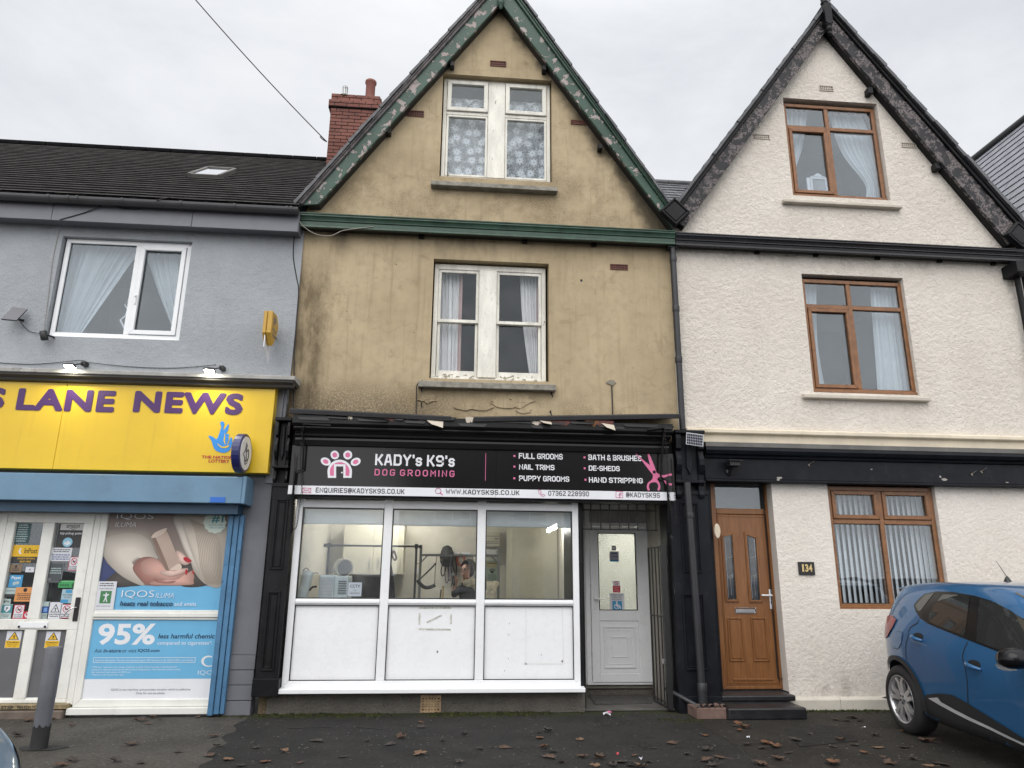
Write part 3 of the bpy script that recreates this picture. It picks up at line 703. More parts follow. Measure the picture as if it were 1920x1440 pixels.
# door: frame, two tall lights, two lower panels
dx1 = xj-.004; dz0 = W(60, 1318, FY).z; dz1 = bz0-.03
dl = W(14, 1150, FY).x
ddl = W(-28, 1150, FY).x
mb = MB(UPVC_OLD); mb.ring(ddl-.02, dx1, dz0-.02, dz1, .07, FY, .05); mb.box(-9.5, ddl-.02, FY, .05, dz0-.3, dz1)
dframe = mb.build('door_frame', shop, bevel=.005)
mb = MB(UPVC_OLD)
L0 = (W(30, 978, FY).x, W(87, 978, FY).x); 
lx0, lx1 = W(14, 1068, FY).x, W(67, 1068, FY).x
rx0, rx1 = W(89, 1068, FY).x, W(144, 1068, FY).x
gz1, gz0 = W(80, 980, FY).z, W(70, 1161, FY).z
pz1, pz0 = W(70, 1181, FY).z, W(50, 1311, FY).z
A0, A1 = ddl+.055, dx1-.068
yo, yi = FY-.012, .04
mb.box(A0, A1, yo, yi, gz1, dz1-.07); mb.box(A0, A1, yo, yi, pz1, gz0); mb.box(A0, A1, yo, yi, dz0, pz0)
for (a, b) in ((A0, lx0), (lx1, rx0), (rx1, A1)):
    mb.box(a, b, yo+.001, yi, gz0, gz1)
    mb.box(a+.0, b, yo+.001, yi, pz0, pz1)
dr = mb.build('shop_door', shop, bevel=.005)
for (a, b) in ((lx0, lx1), (rx0, rx1)):
    p = MB(GLASS); p.box(a, b, -.02, -.014, gz0, gz1); p.build('pane', dr)
    p = MB(M('grey_door_panel', (.11, .112, .118), .4, var=.06)); p.box(a, b, -.03, -.01, pz0, pz1); p.build('panel', dr)
h = RC(136, 1120, 149, 1165, FY-.03)
mb = MB(PLASTIC_BLACK); mb.box(h[0]+.01, h[1]-.01, yo-.014, yo-.001, h[2], h[3]); hd = mb.build('door_handle', dr, bevel=.006)
mb = MB(CHROME); xm = (h[0]+h[1])/2; zm = lerp(h[2], h[3], .5)
mb.tube(smooth_open([(xm, yo-.01, zm+.02), (xm-.02, yo-.05, zm+.015), (xm-.07, yo-.055, zm-.02), (xm-.10, yo-.05, zm-.07)]), .009); mb.build('lever', hd)
a = RC(33, 1167, 89, 1177, FY-.02); mb = MB(UPVC); mb.box(a[0], a[1], yo-.012, yo-.001, a[2], a[3])
for x in (a[0]+.02, a[1]-.02): mb.lathe([(0, 0), (.012, 0), (.012, .006), (0, .006)], (x, yo-.02, a[2]+.012), INK, 10, (0, 1, 0))
mb.build('letter_plate', dr)
# door threshold and stone step with painted warning
mb = MB(M('worn_threshold', (.25, .19, .10), .6, var=.3, vs=20, dirt=.6)); mb.box(ddl, dx1-.02, FY-.09, .0, dz0-.05, dz0-.004)
th = mb.build('threshold', shop, bevel=.004)
tm = MB(INK); zc_ = dz0-.027
for s, a, b in (('STEP', -1, 62/1), ('WATCH YOUR', 78, 140)):
    p0 = W(max(a, 2)+(8 if a < 0 else 0), 1324, FY-.09).x; p1 = W((60 if a < 0 else 165), 1324, FY-.09).x
    if a < 0: p0, p1 = W(2, 1324, FY-.09).x, W(26, 1324, FY-.09).x
    else: p0, p1 = W(32, 1324, FY-.09).x, W(80, 1324, FY-.09).x
    tm.text(s, p0, p1, dz0-.042, dz0-.014, FY-.092, INK, .02)
tm.build('lettering', th)
mb = MB(M('stone_step', (.14, .11, .09), .9, var=.2, bump=.5, dirt=.5)); mb.box(-9.5, xj-.04, -.17, .0, -.01, dz0-.06); mb.build('doorstep', shop, bevel=.012)
mb = MB(GREYPAINT); mb.box(xj-.03, xa_+.2, -.06, .06, -.01, zz(1338)-.002); mb.build('plinth', shop)
# dark shop inside, with a few shelves to be seen between the notices
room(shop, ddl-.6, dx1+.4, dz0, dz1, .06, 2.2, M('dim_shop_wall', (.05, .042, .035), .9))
mb = MB(M('shop_shelf', (.10, .07, .045), .7)); 
for k in range(5): mb.box(ddl, dx1, .9, 1.2, .3+k*.4, .33+k*.4)
shelf = mb.build('shelf_unit', shop)
random.seed(5)
for k in range(5):
    x = ddl+.05
    mb = MB(INK)
    while x < dx1-.15:
        wd_ = random.uniform(.06, .16); hh = random.uniform(.12, .3)
        c = random.choice([(.3, .05, .03), (.05, .12, .3), (.3, .22, .04), (.25, .25, .25), (.05, .2, .08), (.02, .02, .02)])
        mm = bpy.data.materials.get('pack%d' % int(c[0]*100)) or flat('pack%d' % int(c[0]*100), c)
        mb.box(x, x+wd_, .85, 1.1, .332+k*.4, .332+k*.4+hh, mm); x += wd_+.02
    mb.build('stock', shelf)

# ------------------------------------------------------------------ yellow sign
def sign_board(name, label, loc): return thing(name, label, 'sign', loc)
yx1 = (W(517, 735, SY).x+W(501, 880, SY).x)/2
sg = thing('shop_sign', 'long yellow fascia sign with purple shop name over the blue shutter box', 'sign', (-5, SY, zsg0))
mb = MB(YELLOW)
seam = (W(126, 715, SY).x+W(100, 875, SY).x)/2
mb.box(-9.5, seam-.0015, SY, -.06, zsg0, zsg1); mb.box(seam+.0015, yx1, SY, -.06, zsg0, zsg1); mb.build('board', sg, bevel=.004)
tm = MB(PURPLE)
ty = SY-.004
def word(s, a, b, top0, top1, bot0, bot1, mat=PURPLE, bold=.045, mbx=None, y=None, **k):
    """a word whose letters stand between photo positions: left/right at mid height, tops and feet"""
    y = ty if y is None else y
    x0 = W(a, (top0+bot0)/2, y).x; x1 = W(b, (top1+bot1)/2, y).x
    z1 = (W(a, top0, y).z+W(b, top1, y).z)/2; z0 = (W(a, bot0, y).z+W(b, bot1, y).z)/2
    (mbx or tm).text(s, x0, x1, z0, z1, y, mat, bold, **k)
for s, a, b, t0, t1, b0, b1 in (('LANE', 32, 216, 729, 731, 769, 773), ('NEWS', 251, 456, 733, 737, 774, 778), ('S', -26, 10, 726, 727, 767, 768)):
    x0, x1 = W(a, (t0+b0)/2, ty).x, W(b, (t1+b1)/2, ty).x; tm.fat_text(s, x0, x1, (W(a, b0, ty).z+W(b, b1, ty).z)/2, (W(a, t0, ty).z+W(b, t1, ty).z)/2, ty, PURPLE, .014)
# crossed-fingers emblem and its words
em = [(1238, 398), (1250, 390), (1262, 400), (1258, 424), (1256, 440), (1270, 425), (1283, 405), (1287, 412), (1282, 440), (1268, 462), (1262, 478),
      (1270, 462), (1286, 462), (1290, 482), (1284, 500), (1276, 512), (1290, 500), (1298, 480), (1306, 488), (1306, 512), (1300, 535), (1288, 555), (1262, 566), (1232, 562), (1208, 548), (1196, 522), (1190, 500), (1172, 472), (1196, 476), (1218, 490), (1232, 462), (1240, 436), (1244, 418)]
em = [(W(x/3, 660+y/3, ty).x, W(x/3, 660+y/3, ty).z) for x, y in em]
tm.sheet(smooth_closed(em, 4), ty, SKYBLUE)
for pts in ([(1222, 512), (1250, 532), (1290, 524), (1272, 540), (1240, 536)], [(1262, 452), (1262, 470), (1258, 500), (1268, 522), (1266, 500), (1266, 472)], [(1287, 470), (1292, 490), (1284, 515), (1276, 520), (1286, 500)]):
    q = [(W(x/3, 660+y/3, ty-.002).x, W(x/3, 660+y/3, ty-.002).z) for x, y in pts]
    tm.sheet(smooth_closed(q, 4), ty-.002, YELLOW)
word('THE NATIONAL', 378, 450, 853, 856, 859, 861, REDPRINT, .03)
word('LOTTERY', 391, 430, 861, 862, 867, 868, REDPRINT, .03)
tm.build('lettering', sg, recalc=False)

# lit floodlights clamped above the sign
LAMPM = None
def lamp_mat():
    m, nt = new_mat('lamp_glow'); t = NT(nt); e = t.n('ShaderNodeEmission', Color=(1, .96, .78), Strength=260); t.out(e); return m
LAMPM = lamp_mat()
for i, (a, b, lab) in enumerate(((131, 685, 'lit black floodlight over the yellow sign, nearer the white first-floor window'), (393, 693, 'lit black floodlight over the yellow sign, nearer the small round sign'))):
    p = W(a, b, -.42)
    fl = thing('floodlight', lab, 'floodlight', (p.x, p.y, p.z), 'lit floodlights over the yellow sign')
    mb = MB(PLASTIC_BLACK)
    mb.prism([(p.y-.045, p.z-.010), (p.y+.04, p.z-.026), (p.y+.046, p.z-.004), (p.y-.04, p.z+.014)], 'x', p.x-.06, p.x+.06)
    mb.prism([(p.y-.02, p.z+.01), (p.y+.03, p.z), (p.y+.035, p.z+.024), (p.y-.012, p.z+.028)], 'x', p.x-.035, p.x+.035)
    mb.build('housing', fl, bevel=.005)
    mb = MB(LAMPM); mb.quad((p.x-.05, p.y-.04, p.z-.0125), (p.x+.05, p.y-.04, p.z-.0125), (p.x+.05, p.y+.034, p.z-.0268), (p.x-.05, p.y+.034, p.z-.0268)); mb.build('lens', fl)
    mb = MB(PLASTIC_BLACK); q = W(a+18, b-7, -.2)
    mb.tube([(p.x+.03, p.y+.04, p.z+.02), (q.x-.01, -.12, q.z+.0), (q.x, GY-.001, q.z)], .010); mb.box(q.x-.028, q.x+.028, -.12, GY-.001, q.z-.02, q.z+.03); mb.build('bracket', fl, bevel=.004)

# small round projecting sign with the same emblem, end on to the yellow sign
e0, e1 = W(455, 812, -.42), W(452, 887, -.42)
ecx, ecz = W(453, 850, -.42).x, W(453, 850, -.42).z
rs = thing('projecting_sign', 'small oval white and navy sign projecting from the end of the yellow sign', 'sign', (ecx, -.42, ecz))
def disc_x(mb, x0, x1, cy, cz, ry, rz, mat, n=28, rot=0.0):
    pts = [(cy+ry*math.cos(2*math.pi*k/n), cz+rz*math.sin(2*math.pi*k/n)) for k in range(n)]
    mb.prism(pts, 'x', x0, x1, mat)
rz_ = (W(453, 814, -.42).z-W(453, 887, -.42).z)/2
# turned a little to the street so that its white face shows
def turn(mb, ang, c):
    ca, sa = math.cos(ang), math.sin(ang)
    mb.v = [(c[0]+(x-c[0])*ca-(y-c[1])*sa, c[1]+(x-c[0])*sa+(y-c[1])*ca, z) for x, y, z in mb.v]
TA = R(-5); tcx = (ecx, -.42)
mb = MB(NAVY); disc_x(mb, ecx-.045, ecx+.045, -.42, ecz, .20, rz_, NAVY); mb.box(ecx-.03, ecx+.03, -.26, -.16, ecz-.12, ecz+.02); turn(mb, TA, tcx); mb.build('case', rs, bevel=.006)
mb = MB(WHITEP); disc_x(mb, ecx+.046, ecx+.052, -.42, ecz, .165, rz_*.86, WHITEP); turn(mb, TA, tcx); mb.build('face', rs)
mb = MB(INK)
for path in ([(-.44, .12), (-.46, .03), (-.50, -.02), (-.46, -.05), (-.43, -.12), (-.38, -.1), (-.35, -.02), (-.37, .05), (-.41, .02)], [(-.41, .10), (-.43, .02), (-.40, -.06)], [(-.38, -.06), (-.42, -.09), (-.45, -.06)]):
    mb.tube(smooth_open([(ecx+.0535, y, ecz+z) for y, z in path], 5), .0055, n=5)
turn(mb, TA, tcx); mb.build('emblem', rs)

# solar panel and small camera left of the white window, house-end plaques
p = W(28, 587, -.12)
so_ = thing('solar_panel', 'small black solar panel on a bracket left of the white window', 'solar panel', (p.x, p.y, p.z))
a = RC(13, 574, 43, 602, -.15)
mb = MB(PLASTIC_BLACK)
mb.add([(a[0]-.01, -.22, a[2]), (a[1]-.03, -.20, a[2]-.005), (a[1]+.01, -.10, a[3]-.01), (a[0]+.03, -.12, a[3]), (a[0]-.01, -.21, a[2]-.012), (a[1]-.03, -.19, a[2]-.017), (a[1]+.01, -.09, a[3]-.022), (a[0]+.03, -.11, a[3]-.012)],
       [(0, 1, 2, 3), (4, 5, 6, 7), (0, 1, 5, 4), (1, 2, 6, 5), (2, 3, 7, 6), (3, 0, 4, 7)], M('solar_cell', (.06, .062, .075), .2))
mb.build('panel', so_)
mb = MB(PLASTIC_BLACK); mb.tube([(p.x+.02, -.13, p.z-.02), (p.x+.04, -.08, p.z-.07), (p.x+.06, GY-.002, p.z-.06)], .015); mb.build('bracket', so_)
a = RC(77, 620, 91, 637, -.12)
cm = thing('security_camera', 'small black camera at the lower left corner of the white window', 'camera', (a[0], -.12, a[2]))
mb = MB(PLASTIC_BLACK); xm = (a[0]+a[1])/2
mb.lathe([(0, -.06), (.035, -.06), (.042, -.045), (.042, .045), (.035, .05), (0, .05)], (xm-.01, -.12, (a[2]+a[3])/2), n=16, axis=(-.25, -.2, 1)); mb.build('body', cm)
mb = MB(PLASTIC_BLACK); mb.tube([(xm+.03, -.11, a[2]+.06), (xm+.06, -.06, a[2]+.06), (xm+.06, GY-.002, a[2]+.06)], .012); mb.build('bracket', cm)
# cables on the grey wall
def cable(name, label, pts, r=.005, mat=CABLE, cat='cable', n=6, grp=None):
    mb = MB(mat); mb.tube(smooth_open(pts, 6), r, n=n); o = mb.build(name); rebase(o, pts[0]); return tag(o, label, cat, grp)
def WP(lst, Y): return [W(x, y, Y) if len(lst[0]) == 2 else None for x, y in lst]
cable('cable', 'thin black lead looping from the small solar panel down to the camera', [W(36, 600, -.08), W(45, 612, -.05), W(58, 622, -.04), W(80, 626, -.06)], .004)
cable('cable', 'thin cable running up the grey wall left of the white window', [W(82, 620, -.038), W(90, 560, -.038), W(100, 480, -.038), W(112, 430, -.038)], .0035, CABLE_PALE)
cable('cable', 'black cable slung across the grey eaves board', [W(112, 412, -.225), W(160, 398, -.23), W(205, 381, -.26), W(225, 389, -.24), W(260, 391, -.24), W(300, 374, -.37), W(320, 370, -.37)], .006)
cable('cable', 'thin wiring along the ledge between the two lit floodlights', [W(-30, 678, -.04), W(60, 683, -.04), W(148, 676, -.05), W(170, 680, -.05), W(250, 688, -.04), W(330, 690, -.04), W(405, 684, -.05)], .004, CABLE)

# yellow hexagonal plaque with white plate
a = RC(493, 592, 518, 655, -.2)
pq = thing('projecting_sign', 'faded yellow angular sign projecting from the grey wall above the cornice', 'sign', (a[0], -.2, a[2]))
YF = M('faded_yellow_plastic', (.50, .30, .045), .5, var=.1, dirt=.25)
X0, X1 = W(497, 640, -.25).x, W(505, 640, -.25).x
prf = [(-.38, lerp(a[2], a[3], .36)), (-.38, a[3]), (-.2, a[3]+.0), (-.1, lerp(a[2], a[3], .72)), (-.16, lerp(a[2], a[3], .34)), (-.27, a[2]+.02)]
mb = MB(YF); mb.prism(prf, 'x', X0-.005, X0+.036); mb.prism(prf, 'x', X0+.042, X1+.05); turn(mb, R(-3), (X0, -.25)); mb.build('case', pq, bevel=.006)
mb = MB(GREYINK); mx_ = X1+.052
def vert(s, y0, y1, z0, z1, mat): mb.text(s, y0, y1, z0, z1, 0, mat, .03, T=lambda p: (mx_, p[0], p[2]))
vert('P', -.31, -.22, lerp(a[2], a[3], .62), lerp(a[2], a[3], .86), GREYINK)
vert('Pay', -.33, -.17, lerp(a[2], a[3], .44), lerp(a[2], a[3], .55), GREYINK); vert('Point', -.31, -.17, lerp(a[2], a[3], .3), lerp(a[2], a[3], .41), GREYINK)
turn(mb, R(-3), (X0, -.25)); mb.build('lettering', pq, recalc=False)
b = RC(493, 633, 510, 681, -.16)
mb = MB(WHITEP); mb.prism([(-.36, lerp(b[2], b[3], .45)), (-.36, b[3]), (-.13, b[3]-.06), (-.13, b[2])], 'x', X0+.02, X0+.03); turn(mb, R(-3), (X0, -.25)); mb.build('plate', pq)
mb = MB(PLASTIC_BLACK); mb.tube([(X0+.03, -.16, a[2]+.2), (X0+.06, GY-.001, a[2]+.2)], .015); mb.build('bracket', pq)

# ------------------------------------------------------------------ posters and notices on the shopfront
PY = FY+.009
def poly(mbx, pts, y, mat, n=5, smooth=True, cv=None):
    q = [(W(p[0], p[1], y).x, W(p[0], p[1], y).z) for p in pts]
    mbx.sheet(smooth_closed(q, n) if smooth else q, y, mat)
# (1) upper picture poster.  Crop coordinates: photo = (180+u/6.4, 940+v/6.4)
def U(pts): return [(180+u/6.4, 940+v/6.4) for u, v in pts]
px0 = xj+.078; px1_ = sx1+.0
zt_, zb_ = bz0-.052, zz(1144)+.003
zmid = zz(1098)
po = thing('poster', 'large poster of a hand with red nails holding a bronze stick', 'poster', ((px0+px1_)/2, PY, zb_))
def soft(name, a, b, sc_=3.0, rib=None, ang=0.0):
    m, nt = new_mat(name); t = NT(nt); v = t.obj()
    c = t.mix(t.ramp(t.noise(v, sc_, 2, .4), .3, .7), a, b)
    if rib:
        wv = t.n('ShaderNodeTexWave'); wv.inputs['Scale'].default_value = rib; wv.inputs['Distortion'].default_value = 1.5
        mp = t.n('ShaderNodeMapping'); t.put(mp.inputs[0], v); mp.inputs[2].default_value = (0, ang, 0); t.put(wv.inputs['Vector'], mp.outputs[0])
        c = t.mix(t.math('MULTIPLY', wv.outputs[1], .35), c, mul(a, .6))
    p = t.principled(Base_Color=c, Roughness=.45); t.out(p); return m
mb = MB(soft('poster_backdrop', (.20, .155, .135), (.27, .215, .19), 2)); mb.box(px0, px1_, PY, PY+.0015, zmid, zt_); mb.box(px0, px1_, PY, PY+.0015, zb_, zmid-.001, flat('poster_blue', (.135, .40, .63)))
mb.build('sheet', po)
tm = MB(INK); y = PY-.001
K1 = soft('poster_wool', (.52, .46, .39), (.66, .60, .53), 4); K2 = soft('poster_wool_shadow', (.33, .28, .235), (.44, .385, .33), 4); K3 = soft('poster_knit', (.50, .43, .35), (.60, .53, .45), 4, 60, .5)
KD = soft('poster_denim', (.02, .03, .09), (.05, .08, .2), 5); KB = soft('poster_dark', (.05, .045, .05), (.09, .075, .07), 4)
SK1 = soft('poster_skin', (.50, .27, .22), (.62, .37, .31), 6); SK2 = soft('poster_skin_shadow', (.30, .13, .11), (.40, .20, .165), 6); SK3 = soft('poster_skin_light', (.66, .44, .38), (.72, .52, .45), 6)
DV1 = soft('poster_bronze', (.42, .31, .25), (.50, .385, .32), 3); DV2 = flat('poster_bronze_edge', (.22, .145, .11)); DV3 = flat('poster_bronze_top', (.62, .50, .42)); NAIL = flat('poster_nail', (.42, .012, .025))
lay = [
 (KD, [(20, 640), (60, 620), (150, 760), (330, 900), (520, 1005), (0, 1005)]), (KB, [(240, 850), (400, 880), (560, 1005), (120, 1005)]),
 (K2, [(90, 380), (330, 330), (560, 350), (660, 420), (720, 600), (600, 700), (420, 700), (200, 720), (70, 590)]),
 (K1, [(80, 470), (250, 400), (480, 385), (640, 470), (700, 590), (740, 690), (600, 660), (500, 690), (420, 770), (470, 880), (580, 990), (520, 1003), (330, 910), (180, 780), (70, 600)]),
 (KB, [(960, 720), (1130, 740), (1200, 880), (1330, 1005), (1000, 1005)]),
 (K3, [(930, 190), (1100, 160), (1330, 170), (1590, 330), (1560, 600), (1510, 1003), (1330, 1003), (1180, 850), (1130, 700), (1060, 560), (1000, 420)]),
 (K1, [(930, 200), (1010, 190), (1090, 400), (1170, 640), (1250, 860), (1200, 850), (1120, 700), (1050, 560), (985, 380)]),
 (SK2, [(440, 800), (520, 690), (640, 665), (760, 710), (800, 800), (840, 900), (820, 1003), (620, 1003), (520, 930)]),
 (SK1, [(540, 740), (650, 680), (760, 710), (830, 800), (960, 840), (1090, 800), (1100, 850), (1040, 910), (900, 970), (760, 930), (640, 900), (560, 850)]),
 (SK1, [(680, 960), (860, 975), (1010, 930), (1150, 830), (1178, 870), (1170, 950), (1130, 1003), (690, 1003)]),
 (SK2, [(700, 930), (860, 972), (960, 955), (900, 985), (740, 975)]),
 (SK3, [(960, 600), (1010, 602), (1080, 660), (1140, 720), (1080, 765), (1010, 740), (980, 680)]),
 (DV1, [(672, 430), (760, 420), (840, 340), (1020, 790), (990, 820), (850, 825), (815, 790)]), (DV2, [(668, 430), (712, 430), (875, 815), (825, 800)]),
 (DV3, [(665, 425), (715, 370), (835, 322), (848, 340), (790, 400), (690, 440)]), (DV3, [(890, 820), (1000, 745), (1028, 800), (985, 826)]),
 (SK3, [(830, 830), (960, 842), (1085, 800), (1095, 835), (980, 880), (880, 900), (760, 860)]),
 (NAIL, [(1048, 680), (1085, 668), (1147, 712), (1110, 735), (1060, 710)]), (NAIL, [(1068, 850), (1080, 815), (1100, 835), (1085, 885)]), (NAIL, [(1150, 830), (1176, 850), (1170, 882)])]
TONE = {K1: (.60, .54, .47), K2: (.40, .345, .295), K3: (.56, .49, .41), SK1: (.58, .33, .27), SK2: (.37, .175, .14), SK3: (.70, .49, .42), KD: (.035, .05, .14), KB: (.07, .06, .055)}
_tone = {}
def tone(c, f):
    q = tuple(round(x*f, 3) for x in c)
    if q not in _tone: _tone[q] = flat('poster_tone', q, .45)
    return _tone[q]
for k, (mt, pts) in enumerate(lay):       # the picture's soft modelling: every printed shape lightens inwards
    pts = [(min(max(p[0], 181), 433), max(p[1], 961)) for p in U(pts)]
    if mt not in TONE: poly(tm, pts, y-.0004*k, mt); continue
    cx_, cy_ = sum(p[0] for p in pts)/len(pts)-1.0, sum(p[1] for p in pts)/len(pts)-1.5
    for j in range(8):
        f = 1-j*.085; poly(tm, [(cx_+(p[0]-cx_)*f, cy_+(p[1]-cy_)*f) for p in pts], y-.0004*k-.000045*j, tone(TONE[mt], .62+.062*j))
y2 = y-.011
def wtext(mbx, s, a, b, t0, b0, mat, bold=.0, yy=None, **k):
    yy = y2 if yy is None else yy
    m_ = (t0+b0)/2; mbx.text(s, W(a, m_, yy).x, W(b, m_, yy).x, W((a+b)/2, b0, yy).z, W((a+b)/2, t0, yy).z, yy, mat, bold, **k)
DK = flat('poster_navy', (.01, .025, .07))
wtext(tm, 'IQOS', 228, 289, 1107, 1122, WHITEP, -.012); wtext(tm, 'ILUMA', 292, 326, 1112, 1121, WHITEP, -.015, shear=.2)
wtext(tm, 'heats real tobacco', 225, 324, 1127, 1136, DK, .02, shear=.12); wtext(tm, 'and emits', 327, 368, 1129, 1136, WHITEP, 0)
wtext(tm, 'IQOS', 219, 288, 962, 975, WHITEP, -.012); wtext(tm, 'ILUMA', 216, 255, 979, 988, WHITEP, -.02, shear=.2)
bad = [(403+21*math.cos(R(a))*(1+.05*math.cos(R(a*12))), 980+20*math.sin(R(a))*(1+.05*math.cos(R(a*12)))) for a in range(0, 360, 6)]
bad = [(min(p[0], 428.5), max(p[1], 963.5)) for p in bad]
poly(tm, bad, y2, flat('badge_mint', (.62, .70, .62)), smooth=False)
TEALP = flat('badge_teal', (.05, .30, .33))
wtext(tm, '#1', 397, 419, 966, 981, TEALP, .02, y2-.0006); wtext(tm, "WORLD'S NUMBER 1", 391, 421, 983, 986, TEALP, 0, y2-.0006); wtext(tm, 'TOBACCO DEVICE', 391, 421, 988, 991, TEALP, 0, y2-.0006)
RIB = flat('poster_rib', (.33, .27, .21)); yr = y-.009
for k in range(13):
    f = k/12; pth = smooth_open([Vector((1110+f*150, 200+f*70, 0)), Vector((1180+f*230, 330+f*40, 0)), Vector((1230+f*250, 560-f*60, 0)), Vector((1260+f*230, 800-f*60, 0)), Vector((1330+f*170, 990, 0))], 5)
    q = [(W(180+p.x/6.4, 940+p.y/6.4, yr).x, W(180+p.x/6.4, 940+p.y/6.4, yr).z) for p in pth if p.x < 1540]
    for a_, b_ in zip(q, q[1:]): tm.quad((a_[0]-.0022, yr, a_[1]), (a_[0]+.0022, yr, a_[1]), (b_[0]+.0022, yr, b_[1]), (b_[0]-.0022, yr, b_[1]), RIB)
tm.build('print', po, recalc=False)
# (2) lower poster.  Crop coordinates: photo = (130+u/6.19, 1140+v/6.19)
def V_(u, v): return 130+u/6.19, 1140+v/6.19
zt2, zb2, zm2 = zz(1162)-.003, zz(1315), zz(1273)
po = thing('poster', 'blue and white window poster with a big white percentage, below the rail', 'poster', ((px0+px1_)/2, PY, zb2))
mb = MB(bpy.data.materials['poster_blue']); mb.box(px0, px1_, PY, PY+.0015, zm2, zt2); mb.box(px0, px1_, PY, PY+.0015, zb2, zm2-.001, WHITEP); mb.build('sheet', po)
tm = MB(INK)
def vt(s, u0, u1, v0, v1, mat, bold=0.0, **k):
    a, b = V_(u0, v0); c, d = V_(u1, v1); wtext(tm, s, a, c, b, d, mat, bold, PY-.001, **k)
vt('95%', 330, 1000, 180, 430, WHITEP, .03); vt('less harmful chemic', 1035, 1690, 298, 355, DK, .02, shear=.12); vt('compared to cigarettes*.', 1022, 1660, 382, 438, WHITEP)
vt('Ask', 292, 382, 475, 517, DK, shear=.1); vt('in-store', 396, 600, 475, 517, DK, .02, shear=.1); vt('or visit', 612, 780, 475, 517, DK, shear=.1); vt('IQOS.com', 794, 1048, 475, 517, DK, .02, shear=.1)
vt('Important information: This does not necessarily equal a 95% reduction in risk. IQOS ILUMA is not risk-free.', 300, 1440, 596, 622, WHITEP)
for k, (s, e) in enumerate((('*"95% less" represents the average reduction in levels of the chemicals recommended for', 1255), ('reduction in cigarette smoke by the World Health Organization, which does not include nicotine.', 1295), ('See important information at IQOS.com', 712), ('**Based on third party sales data.', 632))):
    vt(s, 258, e, 676+k*30, 698+k*30, WHITEP)
vt('IQOS is not risk-free and provides nicotine which is addictive.', 483, 1410, 934, 966, DK, shear=.1); vt('Only for use by adults.', 772, 1112, 976, 1008, DK, shear=.1)
vt('IQO', 1492, 1660, 725, 782, WHITEP, -.012)
def frame_px(mbx, u0, u1, v0, v1, y_, mat, w_=.006):
    a, b = V_(u0, v0); c, d = V_(u1, v1); q = RC(a, b, c, d, y_); mbx.ring(q[0], q[1], q[2], q[3], w_, y_, y_+.0006, mat)
frame_px(tm, 278, 1462, 574, 634, PY-.001, WHITEP, .004)
c_ = [V_(1615+85*math.cos(R(a)), 620+(68 if a > 180 else 62)*math.sin(R(a))) for a in range(60, 301, 15)]
c2_ = [V_(1622+62*math.cos(R(a)), 622+(52 if a > 180 else 48)*math.sin(R(a))) for a in range(300, 59, -15)]
poly(tm, c_+c2_, PY-.001, WHITEP, smooth=False)
tm.build('print', po, recalc=False)
# (3) notices
def notice(label, box, base, items=(), Y=None, cat='notice', grp=None, name='notice', rot=0):
    """a small paper or sticker; items: (kind, material, fractional box, text)"""
    Y = Y if Y is not None else -.0215
    a = RC(*box, Y); o_ = MB(base); o_.box(a[0], a[1], Y, Y+.001, a[2], a[3])
    for k, it in enumerate(items):
        kd, mt, (f0, g0, f1, g1) = it[:3]; yy = Y-.0006-.0003*k
        x0, x1 = lerp(a[0], a[1], f0), lerp(a[0], a[1], f1); z1, z0 = lerp(a[3], a[2], g0), lerp(a[3], a[2], g1)
        if kd == 't': o_.text(it[3], x0, x1, z0, z1, yy, mt, it[4] if len(it) > 4 else .01)
        elif kd == 'b': o_.quad((x0, yy, z0), (x1, yy, z0), (x1, yy, z1), (x0, yy, z1), mt)
        elif kd == 'l':
            n_ = it[3]
            for j in range(n_):
                zt3 = lerp(z1, z0, (j+.15)/n_); zb3 = lerp(z1, z0, (j+.6)/n_)
                random.seed(j*7+len(label)); sh = random.uniform(0, .12)*(x1-x0)
                xx = x0+sh
                while xx < x1-sh:
                    w_ = random.uniform(.05, .16)*(x1-x0); o_.quad((xx, yy, zb3), (min(xx+w_, x1-sh), yy, zb3), (min(xx+w_, x1-sh), yy, zt3), (xx, yy, zt3), mt); xx += w_+.03*(x1-x0)
        elif kd == 'c':
            cx_, cz_, rx_, rz2 = (x0+x1)/2, (z0+z1)/2, (x1-x0)/2, (z1-z0)/2
            o_.sheet([(cx_+rx_*math.cos(R(q*15)), cz_+rz2*math.sin(R(q*15))) for q in range(24)], yy, mt)
        elif kd == 'r':
            cx_, cz_, rx_, rz2 = (x0+x1)/2, (z0+z1)/2, (x1-x0)/2, (z1-z0)/2
            for q in range(24):
                a0, a1 = R(q*15), R(q*15+15); k2 = .8
                o_.quad(*[(cx_+rx_*kk*math.cos(aa), yy, cz_+rz2*kk*math.sin(aa)) for kk, aa in ((1, a0), (1, a1), (k2, a1), (k2, a0))], mt)
            dd = .62; ww = rx_*.12
            o_.quad((cx_-rx_*dd-ww, yy, cz_+rz2*dd), (cx_-rx_*dd+ww, yy, cz_+rz2*dd+ww), (cx_+rx_*dd+ww, yy, cz_-rz2*dd), (cx_+rx_*dd-ww, yy, cz_-rz2*dd-ww), mt)
        elif kd == 'tri':
            o_.sheet([(x0, z0), (x1, z0), ((x0+x1)/2, z1)], yy, mt)
        elif kd == 'p':
            o_.sheet([(lerp(x0, x1, p_[0]), lerp(z1, z0, p_[1])) for p_ in it[3]], yy, mt)
    o = o_.build(name, None, recalc=False); rebase(o, ((a[0]+a[1])/2, Y, a[2])); return tag(o, label, cat, grp)
DOGP = [(.2, .45), (.3, .3), (.4, .42), (.7, .42), (.82, .25), (.9, .35), (.8, .5), (.78, .8), (.68, .8), (.66, .6), (.42, .6), (.4, .8), (.3, .8), (.28, .55)]
